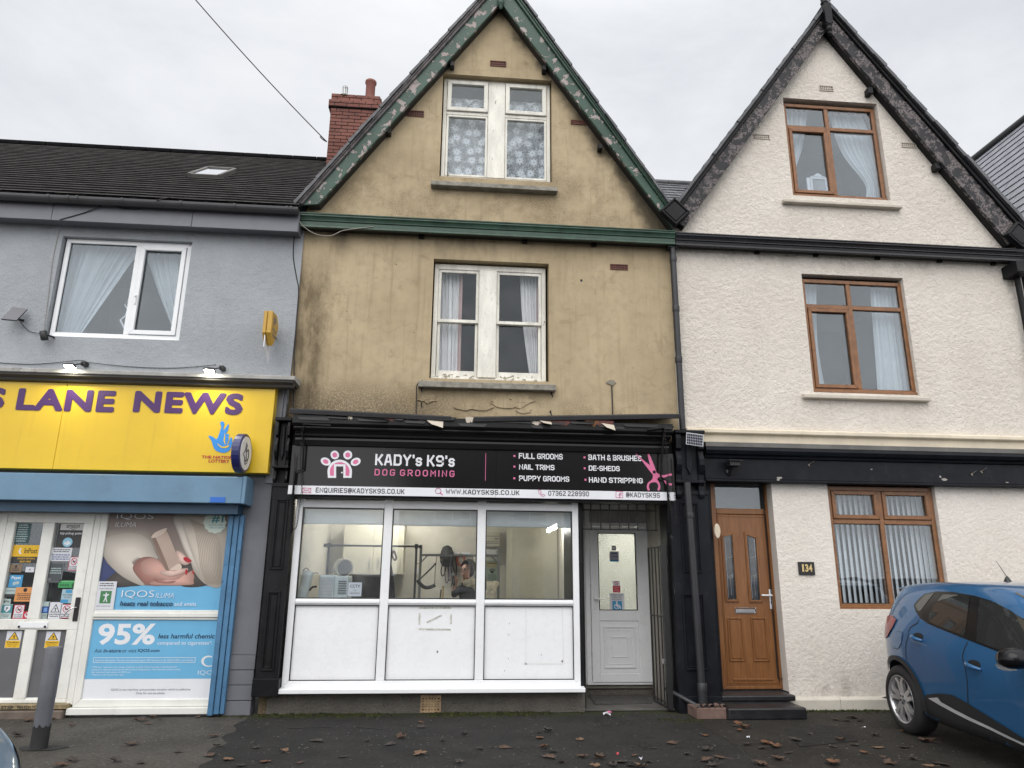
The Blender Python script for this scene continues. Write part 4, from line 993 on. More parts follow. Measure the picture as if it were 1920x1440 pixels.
FIGP = [(.45, .1), (.55, .1), (.6, .25), (.8, .2), (.85, .3), (.62, .42), (.6, .6), (.75, .9), (.62, .95), (.5, .65), (.38, .95), (.28, .9), (.42, .55), (.4, .4), (.15, .35), (.2, .25), (.42, .28)]
TEALD = flat('dark_teal_print', (.03, .085, .09)); GREENP = flat('green_print', (.05, .32, .10)); ORANGE = flat('orange_print', (.62, .27, .09)); MINT = flat('mint_print', (.38, .47, .46))
DKP = flat('charcoal_print', (.03, .03, .032)); BLUEP = flat('blue_print', (.05, .27, .5)); BROWNP = flat('brown_print', (.2, .14, .09)); YELP = flat('yellow_print', (.72, .43, .015)); REDP = flat('signal_red_print', (.5, .03, .05)); NAVYP = flat('navy_print', (.02, .06, .22))
nd = [('r', REDP, (.18, .08, .82, .6)), ('p', INK, (.25, .18, .75, .5), DOGP), ('t', INK, (.12, .68, .88, .77), 'NO DOGS', .03), ('t', INK, (.12, .83, .88, .92), 'ALLOWED', .03)]
def nodogs(label, box): 
    a = (box[0]-1, box[1]-1, box[2]+1, box[3]+1)
    notice(label, box, REDP, [('b', PAPER, (.06, .04, .94, .96))]+nd, grp='no-dogs stickers on the shop door')
notice('dark teal text sticker at the top of the left door glass', (27, 981, 56, 1019), TEALD, [('l', MINT, (.1, .05, .9, .95), 8)])
notice('yellow and black parcel point sticker on the left door glass', (23, 1022, 78, 1056), YELP, [('b', DKP, (0, .64, 1, 1)), ('c', WHITEP, (.2, .16, .38, .5)), ('c', YELP, (.26, .14, .44, .48)), ('t', INK, (.4, .17, .84, .46), 'InPost', .01), ('t', YELP, (.2, .7, .8, .8), 'COLLECT, RETURN &', .02), ('t', YELP, (.3, .86, .68, .96), 'SEND HERE', .02)])
notice('brown leaf-shaped sticker on the left door glass', (18, 1058, 41, 1073), BROWNP, [('l', INK, (.2, .5, .8, .9), 2), ('c', INK, (.4, .1, .6, .45))])
notice('small blank white label on the left door glass', (48, 1063, 64, 1073), PAPER, [('b', GREYINK, (.42, .35, .58, .65))])
notice('square blue sticker with pale bubbles on the left door glass', (17, 1078, 42, 1101), BLUEP, [('t', WHITEP, (.15, .1, .85, .42), 'Payst', .02), ('c', MINT, (.3, .55, .55, .85)), ('c', MINT, (.5, .5, .8, .78))])
notice('white and black card sticker low on the left door glass', (10, 1102, 29, 1119), MINT, [('b', DKP, (0, .7, 1, 1)), ('l', GREYINK, (.1, .25, .9, .5), 1)])
notice('orange notice low on the left door glass', (28, 1101, 64, 1128), ORANGE, [('c', INK, (.4, .05, .6, .33)), ('l', INK, (.08, .42, .92, .9), 4)])
notice('pale phone payment sticker low on the left door glass', (6, 1123, 20, 1133), MINT, [('t', INK, (.35, .25, .85, .75), 'Pay', .02), ('c', INK, (.12, .25, .3, .75))])
notice('teal shield sticker in the bottom corner of the left door glass', (2, 1133, 22, 1160), MINT, [('b', flat('teal_print', (.05, .22, .25)), (0, .04, 1, .6)), ('p', PAPER, (.25, .1, .8, .55), [(0, 0), (1, 0), (1, .6), (.5, 1), (0, .6)]), ('t', TEALD, (.42, .2, .62, .42), 'P', .03), ('l', GREYINK, (.15, .7, .85, .95), 2)])
nodogs('no dogs allowed sticker at the bottom of the left door glass', (25, 1134, 45, 1160))
notice('round red no smoking sticker at the bottom of the left door glass', (44, 1146, 58, 1160), REDP, [('c', PAPER, (.12, .12, .88, .88)), ('b', INK, (.25, .45, .75, .55)), ('r', REDP, (.05, .05, .95, .95))])
notice('black pickup point sticker with a pale blue disc on the right door glass', (107, 982, 157, 1027), DKP, [('b', flat('silver_print', (.5, .5, .48)), (.08, 0, 1, .27)), ('t', INK, (.3, .05, .8, .17), 'amazon', .01), ('p', INK, (.36, .17, .76, .25), [(0, 0), (.5, .6), (1, 0), (.5, 1)]), ('t', WHITEP, (.1, .34, .92, .48), 'top pickup point', .01), ('c', flat('pale_blue_print', (.25, .5, .66)), (.25, .58, .62, .97)), ('p', WHITEP, (.32, .66, .55, .9), [(0, .3), (.4, .6), (.4, .2), (.7, .2), (.7, .5), (1, .3), (1, .8), (.5, 1), (0, .8)])])
notice('white printed notice near the top of the right door glass', (95, 1027, 134, 1052), PAPER, [('l', INK, (.08, .1, .92, .38), 2), ('l', NAVYP, (.05, .48, .95, .95), 3)])
nodogs('no dogs allowed sticker halfway up the right door glass', (129, 1044, 147, 1070))
notice('dark photo poster in a white frame on the right door glass', (89, 1055, 118, 1092), flat('pewter_print', (.12, .13, .14)), [('b', flat('dusk_print', (.06, .07, .075)), (.08, .05, .92, .95)), ('l', MINT, (.15, .25, .9, .6), 3), ('b', GREYINK, (.1, .78, .3, .92))])
notice('green food hygiene rating sticker on the right door glass', (110, 1087, 142, 1102), GREENP, [('b', INK, (0, 0, 1, .1)), ('l', flat('pale_green_print', (.3, .6, .3)), (.05, .15, .95, .3), 1)]+[('c', flat('dark_green_print', (.02, .14, .05)), (.06+.15*k, .5, .18+.15*k, .85)) for k in range(4)]+[('c', INK, (.78, .42, .96, .95)), ('t', GREENP, (.84, .52, .9, .85), '5', .03)])
notice('blue and white age check sticker on the right door glass', (115, 1105, 138, 1131), flat('ice_print', (.33, .46, .52)), [('b', BLUEP, (.3, .04, .8, .26)), ('t', DKP, (.1, .34, .95, .48), 'Age Check', .02), ('l', GREYINK, (.15, .52, .9, .64), 1), ('b', BLUEP, (.02, .74, .62, .98))])
notice('pale sticker with a blue square in the corner of the right door glass', (77, 1128, 92, 1160), MINT, [('b', NAVYP, (.1, .28, .95, .68)), ('b', flat('mid_blue_print', (.15, .3, .6)), (.3, .36, .75, .6)), ('l', GREYINK, (.1, .75, .9, .98), 2)])
notice('white caution sign with a black triangle on the right door glass', (90, 1129, 116, 1160), PAPER, [('tri', INK, (.18, .1, .86, .62)), ('tri', PAPER, (.26, .2, .78, .58)), ('p', INK, (.4, .3, .65, .58), FIGP), ('t', INK, (.1, .7, .92, .79), 'CAUTION', .02), ('l', INK, (.15, .84, .85, .93), 1)])
nodogs('no dogs allowed sticker beside the black door handle', (113, 1133, 135, 1159))
for lab, bx_ in (('yellow caution sticker on the grey lower panel away from the handle', (11, 1183, 39, 1215)), ('yellow caution sticker on the grey lower panel behind the leaning post', (85, 1184, 112, 1215))):
    notice(lab, bx_, PAPER, [('tri', INK, (.15, .03, .88, .52)), ('tri', YELP, (.22, .1, .8, .49)), ('p', INK, (.38, .22, .66, .47), FIGP), ('b', YELP, (.02, .56, .98, .98)), ('t', INK, (.1, .6, .9, .72), 'Caution', .02), ('t', INK, (.18, .77, .82, .83), 'Please mind', .0), ('t', INK, (.25, .87, .75, .93), 'the step', .0)], Y=-.0315, grp='caution stickers on the shop door')
notice('white notice with a green picture taped to the edge of the hand poster', (176, 1090, 216, 1143), PAPER, [('l', INK, (.12, .05, .95, .2), 2), ('t', INK, (.2, .24, .85, .28), 'OUR GARDEN', .0), ('b', flat('leaf_green_print', (.05, .19, .07)), (.3, .34, .82, .78)), ('p', PAPER, (.36, .36, .78, .76), FIGP), ('l', GREYINK, (.1, .86, .95, .9), 1)], Y=PY-.0125)
# ================================================================== the tan gabled shop
TX0, TX1 = -2.0, 2.905
gs_ = thing('gabled_shop', 'tan rendered gabled house with peeling green bargeboards over a black dog grooming shopfront', 'house', (.4, 0, 0))
BY = -.15
def P2(x, y, Y): p = W(x, y, Y); return (p.x, p.z)
def gable(parent, OL, OA, OR, IL, IA, IR, mats, prefix_y=BY, back=5.5, slate=SLATE, split=(.11, .31)):
    """bargeboards and roof slopes; photo positions of outer/inner feet and apexes"""
    ol, oa, orr, il, ia, ir = [P2(*p, BY) for p in (OL, OA, OR, IL, IA, IR)]
    def seg(o0, o1, i0, i1, f0, f1):
        L = lambda a, b, f: (lerp(a[0], b[0], f), lerp(a[1], b[1], f))
        return [L(o0, i0, f0), L(o1, i1, f0), L(o1, i1, f1), L(o0, i0, f1)]
    for (o0, i0), side in (((ol, il), 0), ((orr, ir), 1)):
        mb = MB(mats[0]); mb.prism(seg(o0, oa, i0, ia, split[1], 1), 'y', BY, BY+.035)
        # returned edge of the board
        q = seg(o0, oa, i0, ia, .93, 1.0); mb.prism(q, 'y', BY-.012, BY-.0005, mats[0])
        b = mb.build('bargeboard', parent, bevel=.004)
        mb = MB(mats[1]); mb.prism(seg(o0, oa, i0, ia, split[0], split[1]-.005), 'y', BY-.035, BY+.035)
        q = seg(o0, oa, i0, ia, split[0], lerp(split[0], split[1], .4)); mb.prism(q, 'y', BY-.055, BY-.0355)
        mb.build('moulding', b, bevel=.006)
        mb = MB(mats[2]); mb.prism(seg(o0, oa, i0, ia, .55, 1.0), 'y', BY+.036, -.002); mb.build('soffit', b)
    # slates: stepped courses on each slope, seen on edge along the verge
    for o0, i0, sg in ((ol, il, -1), (orr, ir, 1)):
        mb = MB(slate); a = Vector((o0[0], 0, o0[1])); b = Vector((oa[0], 0, oa[1])); d = (b-a); n = int(d.length/.22); d /= n
        nrm = Vector((-d.z, 0, d.x)).normalized()
        if nrm.z < 0: nrm = -nrm
        w_ = .11*((Vector((i0[0], 0, i0[1]))-a).dot(-nrm))
        random.seed(3)
        for k in range(n):
            j = random.uniform(-.012, .012)
            p = a+d*k-nrm*w_; q = p+d*1.12
            t0 = nrm*(.026+w_*.6); t1 = nrm*(.014+w_*.6)
            mb.prism([((p).x, p.z), ((q).x, q.z), ((q+t1).x, (q+t1).z), ((p+t0).x, (p+t0).z)], 'y', BY-.075+j, back)
        mb.build('roof_slope', parent, recalc=True)
    return ol, oa, orr, il, ia, ir
gl = gable(gs_, (553, 385), (943, -50), (1258, 392), (598, 383), (939, 6), (1262, 428), (GREEN, WOODGREY, SEAL))
ol, oa, orr, il, ia, ir = gl
# right bargeboard has a green outer moulding
for o in COL.objects:
    if o.parent and o.parent.parent == gs_ and o.name.startswith('moulding') and o.matrix_parent_inverse:
        pass
mlds = [o for o in COL.objects if o.name.startswith('moulding')]
mlds[-1].data.materials[0] = GREEN_OK
# finial block at the apex
fc = W(939, 6, BY-.06)
mb = MB(GREEN_OK)
mb.lathe([(.0, .16), (.05, .15), (.055, .06), (.03, .03), (.05, .0), (.045, -.05), (.02, -.075), (.03, -.1), (.0, -.13)], (fc.x, BY-.06, fc.z+.02), n=16)
mb.build('finial', gs_)

# ---- main wall with gable, openings
def Q4(a, b, c, d, Y):
    a, b, c, d = [W(*p, Y) for p in (a, b, c, d)]
    return (a.x+d.x)/2, (b.x+c.x)/2, (c.z+d.z)/2, (a.z+b.z)/2
g0 = Q4((833, 150), (1031, 158), (1031, 346), (826, 338), .12)
f0 = Q4((817, 497), (1022, 503), (1024, 716), (806, 712), .12)
g_top = (W(833, 138, 0).z+W(1033, 151, 0).z)/2; f_top = (W(813, 485, 0).z+W(1022, 494, 0).z)/2
hg = (g0[0]-.015, g0[1]+.015, g0[2]-.02, g_top); hf = (f0[0]-.015, f0[1]+.03, f0[2]-.02, f_top)
zct = 3.05
wl = MB(TAN)
k_ = (oa[1]-orr[1])/(orr[0]-oa[0])
def zr(x): return (oa[1]-.13)-abs(x-oa[0])*((oa[1]-ol[1])/(oa[0]-ol[0]) if x < oa[0] else k_)
wall(wl, [(TX0-.02, 0), (TX0+.09, 0), (TX0+.09, zct), (TX1-.02, zct), (TX1-.02, 5.95), (TX1-.02, max(5.96, zr(TX1-.02))), (oa[0], oa[1]-.13), (TX0+.02, max(5.96, zr(TX0+.02))), (TX0-.02, 5.95)], [hg, hf], 0, TAN, .19)
wl.build('wall', gs_, recalc=False)
wl = MB(TAN); wl.box(-2.31, TX0-.021, .06, .3, 2.9, 6.0); wl.build('side_strip', gs_)
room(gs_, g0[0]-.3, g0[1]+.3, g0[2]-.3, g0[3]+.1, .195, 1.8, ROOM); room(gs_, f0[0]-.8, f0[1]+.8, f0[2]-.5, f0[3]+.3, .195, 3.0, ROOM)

# sills
def sill(parent, tl, br, mat, Y0=-.11, t=None, name='sill', th=.0):
    a = W(*tl, Y0); b = W(*br, Y0); z1 = (W(tl[0], tl[1], Y0).z+W(br[0], tl[1]+(br[0]-tl[0])*.04, Y0).z)/2
    return a.x, b.x, z1
def sill_box(parent, x0, x1, z1, th, mat, y0=-.11, y1=.08):
    mb = MB(mat); mb.prism([(y0, z1-.012), (y1, z1+.02), (y1, z1-th), (y0, z1-th)], 'x', x0, x1)
    random.seed(int(x0*100)); return mb.build('sill', parent, bevel=.008, seg=2)
a, b = W(808, 337, -.11), W(1046, 348, -.11); a2, b2 = W(808, 346, -.11), W(1046, 358, -.11)
sill_box(gs_, a.x, b.x, (a.z+b.z)/2, (a.z+b.z-a2.z-b2.z)/2, STONE)
a, b = W(784, 712, -.11), W(1043, 719, -.11); a2, b2 = W(784, 726, -.11), W(1043, 731, -.11)
sill_box(gs_, a.x, b.x, (a.z+b.z)/2, (a.z+b.z-a2.z-b2.z)/2, STONE)

# gable window: old casements with a wide middle post
def XX(px, py, Y): return W(px, py, Y).x
def ZZ(py, px, Y): return W(px, py, Y).z
y = .10
mb = MB(OLDWHITE); x0, x1, z0, z1 = g0
mb.ring(x0, x1, z0, z1, .05, y, y+.09, wt=.045, wb=.05)
pm0, pm1 = XX(914.5, 250, y), XX(946.5, 250, y)
mb.box(pm0, pm1, y-.012, y+.089, z0+.05, z1-.045)
zt0, zt1 = ZZ(219, 930, y), ZZ(214, 930, y)
mb.box(x0+.05, pm0, y-.004, y+.088, zt0-.006, zt1); mb.box(pm1, x1-.05, y-.004, y+.088, zt0-.006, zt1)
gw = mb.build('window', gs_, bevel=.004)
for (a, b) in ((x0+.05, pm0), (pm1, x1-.05)):
    m2 = MB(OLDWHITE); m2.ring(a+.005, b-.005, zt1+.004, z1-.05, .058, y-.03, y+.03); s_ = m2.build('top_sash', gw, bevel=.004)
    p = MB(GLASS_OLD); p.box(a+.06, b-.06, y+.0, y+.005, zt1+.06, z1-.105); p.build('pane', gw)
    m2 = MB(OLDWHITE); m2.ring(a+.004, b-.004, z0+.052, zt0-.012, .03, y-.004, y+.05); m2.build('lower_sash', gw, bevel=.003)
    p = MB(GLASS_OLD); p.box(a+.03, b-.03, y+.02, y+.025, z0+.08, zt0-.04); p.build('pane', gw)

# first floor window: two sliding sashes and a wide box post
y = .10; x0, x1, z0, z1 = f0
mb = MB(OLDWHITE)
mb.ring(x0, x1, z0-.0, z1, .055, y, y+.09, wt=.075, wb=.03)
q0, q1 = XX(897, 600, y), XX(930.5, 600, y)
mb.box(q0, q1, y-.02, y+.089, z0+.03, z1-.075)
fw_ = mb.build('window', gs_, bevel=.005)
zm = (ZZ(602, 860, y)+ZZ(605, 970, y))/2
for (a, b) in ((x0+.058, q0-.002), (q1+.002, x1-.058)):
    m2 = MB(OLDWHITE); m2.ring(a, b, zm-.02, z1-.078, .036, y+.012, y+.045, wb=.042); m2.build('upper_sash', fw_, bevel=.003)
    m2 = MB(OLDWHITE); m2.ring(a+.002, b-.002, z0+.033, zm+.02, .036, y+.05, y+.085, wt=.04, wb=.095); m2.build('lower_sash', fw_, bevel=.003)
    p = MB(GLASS_OLD); p.box(a+.03, b-.03, y+.025, y+.03, zm+.0, z1-.10); p.build('pane', fw_)
    p = MB(GLASS_OLD); p.box(a+.03, b-.03, y+.065, y+.07, z0+.11, zm-.0); p.build('pane', fw_)
    # loose flakes of paint on the bottom rail
    random.seed(int(a*50)+9)
    fl = MB(flat('paint_flake', (.62, .60, .53)) if not bpy.data.materials.get('paint_flake') else bpy.data.materials['paint_flake'])
    for k in range(16):
        fx = random.uniform(a, b-.05); fz = z0+random.uniform(.0, .05); s1, s2 = random.uniform(.015, .06), random.uniform(.008, .025)
        fl.add([(fx, y-.002, fz), (fx+s1, y-.002, fz+random.uniform(-.01, .01)), (fx+s1*.8, y-random.uniform(.01, .035), fz+s2), (fx+.01, y-random.uniform(.004, .02), fz+s2)], [(0, 1, 2, 3)])
    fl.build('paint_flakes', fw_, recalc=False)

# air bricks: terracotta grids let into the render
def airbrick(parent, box, mat, Y=0, holes=(7, 2), cut=SEAL):
    a = RC(*box, Y); mb = MB(mat); mb.ring(a[0], a[1], a[2], a[3], .012, Y-.012, Y+.01)
    nx, nz = holes; w_ = (a[1]-a[0]-.024)/nx; h_ = (a[3]-a[2]-.024)/nz
    for i in range(1, nx): mb.box(a[0]+.012+i*w_-.006, a[0]+.012+i*w_+.006, Y-.008, Y+.008, a[2]+.012, a[3]-.012)
    for j in range(1, nz): mb.box(a[0]+.012, a[1]-.012, Y-.0075, Y+.0075, a[2]+.012+j*h_-.005, a[2]+.012+j*h_+.005)
    mb.quad((a[0]+.01, Y-.001, a[2]+.01), (a[1]-.01, Y-.001, a[2]+.01), (a[1]-.01, Y-.001, a[3]-.01), (a[0]+.01, Y-.001, a[3]-.01), cut)
    return mb.build('air_brick', parent)
for bx_ in ((919, 115, 949, 125), (762, 208, 795, 219), (1070, 226, 1098, 234), (1144, 496, 1177, 506)): airbrick(gs_, bx_, AIRBRICK)
# purlin ends under the bargeboards
for (a, b) in ((848, 114), (728, 240), (1022, 122), (1128, 270)):
    p = W(a, b, -.17); mb = MB(SEAL if a < 900 else BLACK); mb.box(p.x-.03, p.x+.03, -.11, .0, p.z-.03, p.z+.05); mb.build('purlin_end', gs_, bevel=.008)

# green eaves cornice across the front (the black one next door follows it)
def eaves(parent, xa, xb, ztop, zbot, mat, mat2, blocks=()):
    h = ztop-zbot; mb = MB(mat)
    prof = [(-.02, ztop-.015), (-.20, ztop-.012), (-.21, ztop-.028), (-.195, ztop-.042), (-.205, ztop-.052), (-.185, ztop-.075), (-.175, ztop-.10), (-.172, ztop-.115), (-.02, ztop-.115)]
    mb.prism(prof, 'x', xa, xb, mat2)
    mb.prism([(-.16, ztop-.116), (-.16, zbot+.035), (-.13, zbot+.035), (-.13, ztop-.116)], 'x', xa, xb, mat)
    mb.prism([(-.17, zbot+.034), (-.17, zbot), (-.13, zbot), (-.13, zbot+.034)], 'x', xa, xb, mat2)
    mb.prism([(-.129, zbot+.02), (-.129, zbot+.03), (-.001, zbot+.03), (-.001, zbot+.02)], 'x', xa, xb, SEAL)
    return mb.build('eaves_cornice', parent, bevel=.004)
zt_e = (W(557, 391, -.2).z+W(1265, 434, -.2).z)/2; zb_e = (W(557, 422, -.17).z+W(1265, 460, -.17).z)/2
XB = W(1266, 446, -.17).x; XA = W(555, 405, -.17).x
ec = eaves(gs_, XA, XB, zt_e, zb_e, GREEN_OK, M('dark_green_gloss', (.03, .068, .045), .35, var=.3, vs=6, dirt=.4))
for a in (790, 985, 1115):
    x = XX(a, 455, -.06); mb = MB(BLACK); mb.box(x-.04, x+.03, -.06, -.002, zb_e-.02, zb_e+.018); mb.build('bracket_end', gs_, bevel=.006)

# ---- chimney: every brick laid
CY = 3.0
c0 = W(612, 300, CY); c1 = W(715, 300, CY)
ctop = W(665, 178, CY).z
cxa = (W(618, 235, CY).x+W(612, 300, CY).x)/2; cxb = W(712, 200, CY).x
cb = W(640, 322, CY).z-1.0
brick_h, brick_l, mort = .0725, .225, .010
mb = MB(BRICK); core = MB(MORTAR)
def bricks(xa, xb, ya, yb, za, zb, odd0=0):
    n = 0; z = za
    while z < zb-.02:
        for (p, q, ax, other, sgn) in ((xa, xb, 'x', ya, -1), (ya, yb, 'y', xa, -1), (ya, yb, 'y', xb, 1)):
            s = p-(brick_l*.5 if (n+odd0) % 2 else 0)
            while s < q-.005:
                u0, u1 = max(s, p), min(s+brick_l-mort, q)
                if u1-u0 > .02:
                    j = random.uniform(-.003, .003)
                    if ax == 'x': mb.box(u0, u1, ya-.012+j, ya+.05, z, z+brick_h-mort)
                    else:
                        if sgn < 0: mb.box(xa-.012+j, xa+.05, max(u0, ya+.052), u1, z, z+brick_h-mort)
                        else: mb.box(xb-.05, xb+.012+j, max(u0, ya+.052), u1, z, z+brick_h-mort)
                s += brick_l
        z += brick_h; n += 1
random.seed(11)
zcap = ctop-4*brick_h
bricks(cxa, cxb, CY, CY+.5, cb, zcap-.001); core.box(cxa, cxb, CY, CY+.5, cb, ctop-.01)
bricks(cxa-.04, cxb+.03, CY-.04, CY+.54, zcap, zcap+2*brick_h-.001, 1); core.box(cxa-.04, cxb+.03, CY-.04, CY+.54, zcap-.008, zcap+2*brick_h-.012)
bricks(cxa-.005, cxb+.005, CY-.01, CY+.51, zcap+2*brick_h, ctop, 1)
ch = mb.build('chimney', gs_, bevel=.004); core.build('mortar', ch)
ct = W(694, 178, CY+.25)
mb = MB(TERRA); zp = ctop-.02; hp = W(694, 153, CY+.25).z-zp
mb.lathe([(.09, 0), (.088, hp-.07), (.108, hp-.05), (.108, hp-.01), (.098, hp), (.082, hp), (.08, hp-.2)], (ct.x, CY+.25, zp), n=24); mb.build('chimney_pot', ch)
cyw = CY+.07; cw = W(647, 170, cyw); mb = MB(STEEL); hz = (W(647, 161, cyw).z-ctop)/.2
mb.lathe([(.12, -.02), (.09, .02), (.06, .04)], (cw.x, cyw, ctop-.01), M('flaunching', (.2, .19, .13), .9), n=18)
for k in range(5): mb.lathe([(.05, 0), (.056, .008), (.05, .016)], (cw.x, cyw, ctop+(.035+k*.028)*hz), n=16)
for k in range(8):
    a = k*math.pi/4; mb.tube([(cw.x+.05*math.cos(a), cyw+.05*math.sin(a), ctop+.02*hz), (cw.x+.05*math.cos(a), cyw+.05*math.sin(a), ctop+.175*hz)], .005, n=5)
mb.lathe([(.052, 0), (.03, .02), (0, .025)], (cw.x, cyw, ctop+.172*hz), n=16); mb.build('cowl', ch)
# the terrace roof behind the gables
mz = W(1262, 345, 2.4).z
mb = MB(SLATE)
ry = 2.4; ey = -.1; ez = 5.95; sl_ = Vector((0, ry-ey, mz-ez)); nn = 18; nv = Vector((0, -sl_.z, sl_.y)).normalized()
for (xa, xb) in ((TX0+.0, 8.0),):
    for k in range(nn):
        p = Vector((0, ey, ez))+sl_*(k/nn); q = Vector((0, ey, ez))+sl_*((k+1.1)/nn)
        x = xa-(k % 2)*.12
        while x < xb:
            x2 = min(x+.25, xb); a = max(x, xa); j = random.uniform(-.003, .003)
            mb.add([(a+.002, (p+nv*(.02+j)).y, (p+nv*(.02+j)).z), (x2-.002, (p+nv*(.02+j)).y, (p+nv*(.02+j)).z), (x2-.002, (q+nv*.006).y, (q+nv*.006).z), (a+.002, (q+nv*.006).y, (q+nv*.006).z)], [(0, 1, 2, 3)])
            mb.add([(a+.002, p.y, p.z), (x2-.002, p.y, p.z), (x2-.002, (p+nv*(.02+j)).y, (p+nv*(.02+j)).z), (a+.002, (p+nv*(.02+j)).y, (p+nv*(.02+j)).z)], [(0, 1, 2, 3)])
            x = x2
    mb.quad((xa, ry, mz), (xb, ry, mz), (xb, ry+2.5, ez), (xa, ry+2.5, ez))
x = TX0
while x < 8: mb.tube([(x, ry, mz+.01), (x+.43, ry, mz+.01)], .06, n=8); x += .44
mb.build('main_roof', gs_, recalc=False)

# ---- black shopfront
SPY = -.16
def edge(x_t, y_t, x_b, y_b, Y): return (W(x_t, y_t, Y).x+W(x_b, y_b, Y).x)/2
def pilaster(parent, xl, xr, zb, zt, Y, mat, panels):
    mb = MB(mat); mb.box(xl, xr, Y, .05, zb, zt)
    mb.box(xl-.02, xr+.02, Y-.025, .05, zb, zb+.18); mb.box(xl-.01, xr+.01, Y-.015, .05, zt-.05, zt)
    for (pa, pb, za, zb_) in panels:
        mb.ring(pa, pb, za, zb_, .022, Y-.016, Y-.001); mb.ring(pa+.03, pb-.03, za+.03, zb_-.03, .012, Y-.009, Y-.001)
    return mb.build('pilaster', parent, bevel=.004)
def console(parent, x0, x1, z0, z1, Y, mat):
    """carved bracket: side scrolls, tapering middle block, cap"""
    mb = MB(mat); w = x1-x0; h = z1-z0
    mb.box(x0-.015, x1+.015, Y-.13, Y+.10, z1-.04, z1)
    prof = [(Y+.05, z1-.041), (Y-.10, z1-.041), (Y-.11, z1-.1), (Y-.11, z1-.28*h), (Y-.06, z1-.30*h), (Y-.075, z1-.36*h), (Y-.105, z1-.43*h), (Y-.105, z1-.52*h), (Y-.075, z1-.60*h), (Y-.04, z1-.66*h), (Y-.035, z1-.74*h), (Y-.05, z1-.76*h), (Y-.05, z1-.79*h), (Y-.025, z1-.82*h), (Y-.03, z1-.9*h), (Y-.045, z1-.95*h), (Y-.03, z0), (Y+.05, z0)]
    for (a, b) in ((x0, x0+w*.2), (x1-w*.2, x1)): mb.prism(prof, 'x', a, b)
    mb.box(x0+w*.2+.002, x1-w*.2-.002, Y-.03, Y+.05, z0+.22*h, z1-.042)
    mb.prism([(x0+w*.42, z1-.12*h), (x0+w*.58, z1-.12*h), (x0+w*.62, z1-.55*h), (x0+w*.5, z1-.66*h), (x0+w*.38, z1-.55*h)], 'y', Y-.06, Y-.029)
    mb.box(x0-.01, x1+.01, Y-.07, Y+.05, z1-.785*h, z1-.75*h)
    return mb.build('console_bracket', parent, bevel=.006)
lx_l, lx_r = edge(507, 930, 479, 1300, SPY), edge(541, 930, 529, 1300, SPY)
zb_p = W(500, 1306, SPY).z; zt_p = W(525, 905, SPY).z
pl = pilaster(gs_, lx_l, lx_r, zb_p, zt_p, SPY, BLACK, ((lx_l+.05, lx_r-.05, W(515, 1068, SPY).z, W(520, 935, SPY).z), (lx_l+.05, lx_r-.05, W(500, 1258, SPY).z, W(510, 1108, SPY).z)))
zc0 = W(530, 905, SPY).z; zc1 = W(530, 783, SPY-.1).z
cl0 = edge(516, 840, 510, 905, SPY-.05); cl1 = edge(546, 800, 538, 905, SPY-.05)
console(pl, cl0, cl1, zc0, zc1, SPY, BLACK)
rx_l, rx_r = edge(1262, 938, 1268, 1297, SPY), edge(1327, 930, 1351, 1297, SPY)
def zmid_(y, x=1300): return W(x, y, SPY).z
pr = pilaster(gs_, rx_l, rx_r, 0, zmid_(920), SPY, BLACK2, ((edge(1274, 940, 1280, 1074, SPY), edge(1309, 940, 1317, 1074, SPY), zmid_(1074), zmid_(942)), (edge(1280, 1113, 1284, 1257, SPY), edge(1320, 1113, 1328, 1257, SPY), zmid_(1257), zmid_(1113))))
cr0, cr1 = edge(1266, 810, 1268, 930, SPY-.06), edge(1317, 810, 1322, 930, SPY-.06)
console(pr, cr0, cr1, zmid_(934), W(1294, 807, SPY-.1).z, SPY, BLACK2)
mb = MB(BLACK); mb.box(TX0-.01, lx_r, -.10, .0395, zt_p-.08, 3.1); mb.build('frieze', gs_); mb = MB(BLACK); mb.box(rx_l-.03, rx_r, -.10, .0395, zmid_(945), 3.1); mb.build('frieze', gs_)
# cornice with rotten, peeling front edge
CY0 = -.40
zc_t = (W(548, 780, CY0).z+W(1268, 792, CY0).z)/2; zs_t = (W(560, 836, -.26).z+W(1260, 848, -.26).z)/2
cxl, cxr_ = W(547, 800, CY0).x, W(1262, 805, CY0).x
mb = MB(SHOPBLACK)
mb.prism([(-.01, zc_t+.03), (CY0, zc_t), (CY0, zc_t-.10), (-.37, zc_t-.13), (-.01, zc_t-.13)], 'x', cxl, cxr_)
mb.prism([(-.01, zc_t-.132), (-.375, zc_t-.132), (-.385, zc_t-.15), (-.36, zc_t-.175), (-.01, zc_t-.175)], 'x', cxl+.02, cxr_-.02)
mb.prism([(-.01, zc_t-.177), (-.355, zc_t-.177), (-.33, zc_t-.21), (-.325, zc_t-.235), (-.30, zc_t-.25), (-.01, zc_t-.25)], 'x', cxl+.03, cxr_-.03)
mb.prism([(-.01, zc_t-.252), (-.305, zc_t-.252), (-.31, zc_t-.28), (-.29, zs_t-.01), (-.01, zs_t-.01)], 'x', cxl+.03, cxr_-.03)
cor = mb.build('shop_cornice', gs_, bevel=.004)
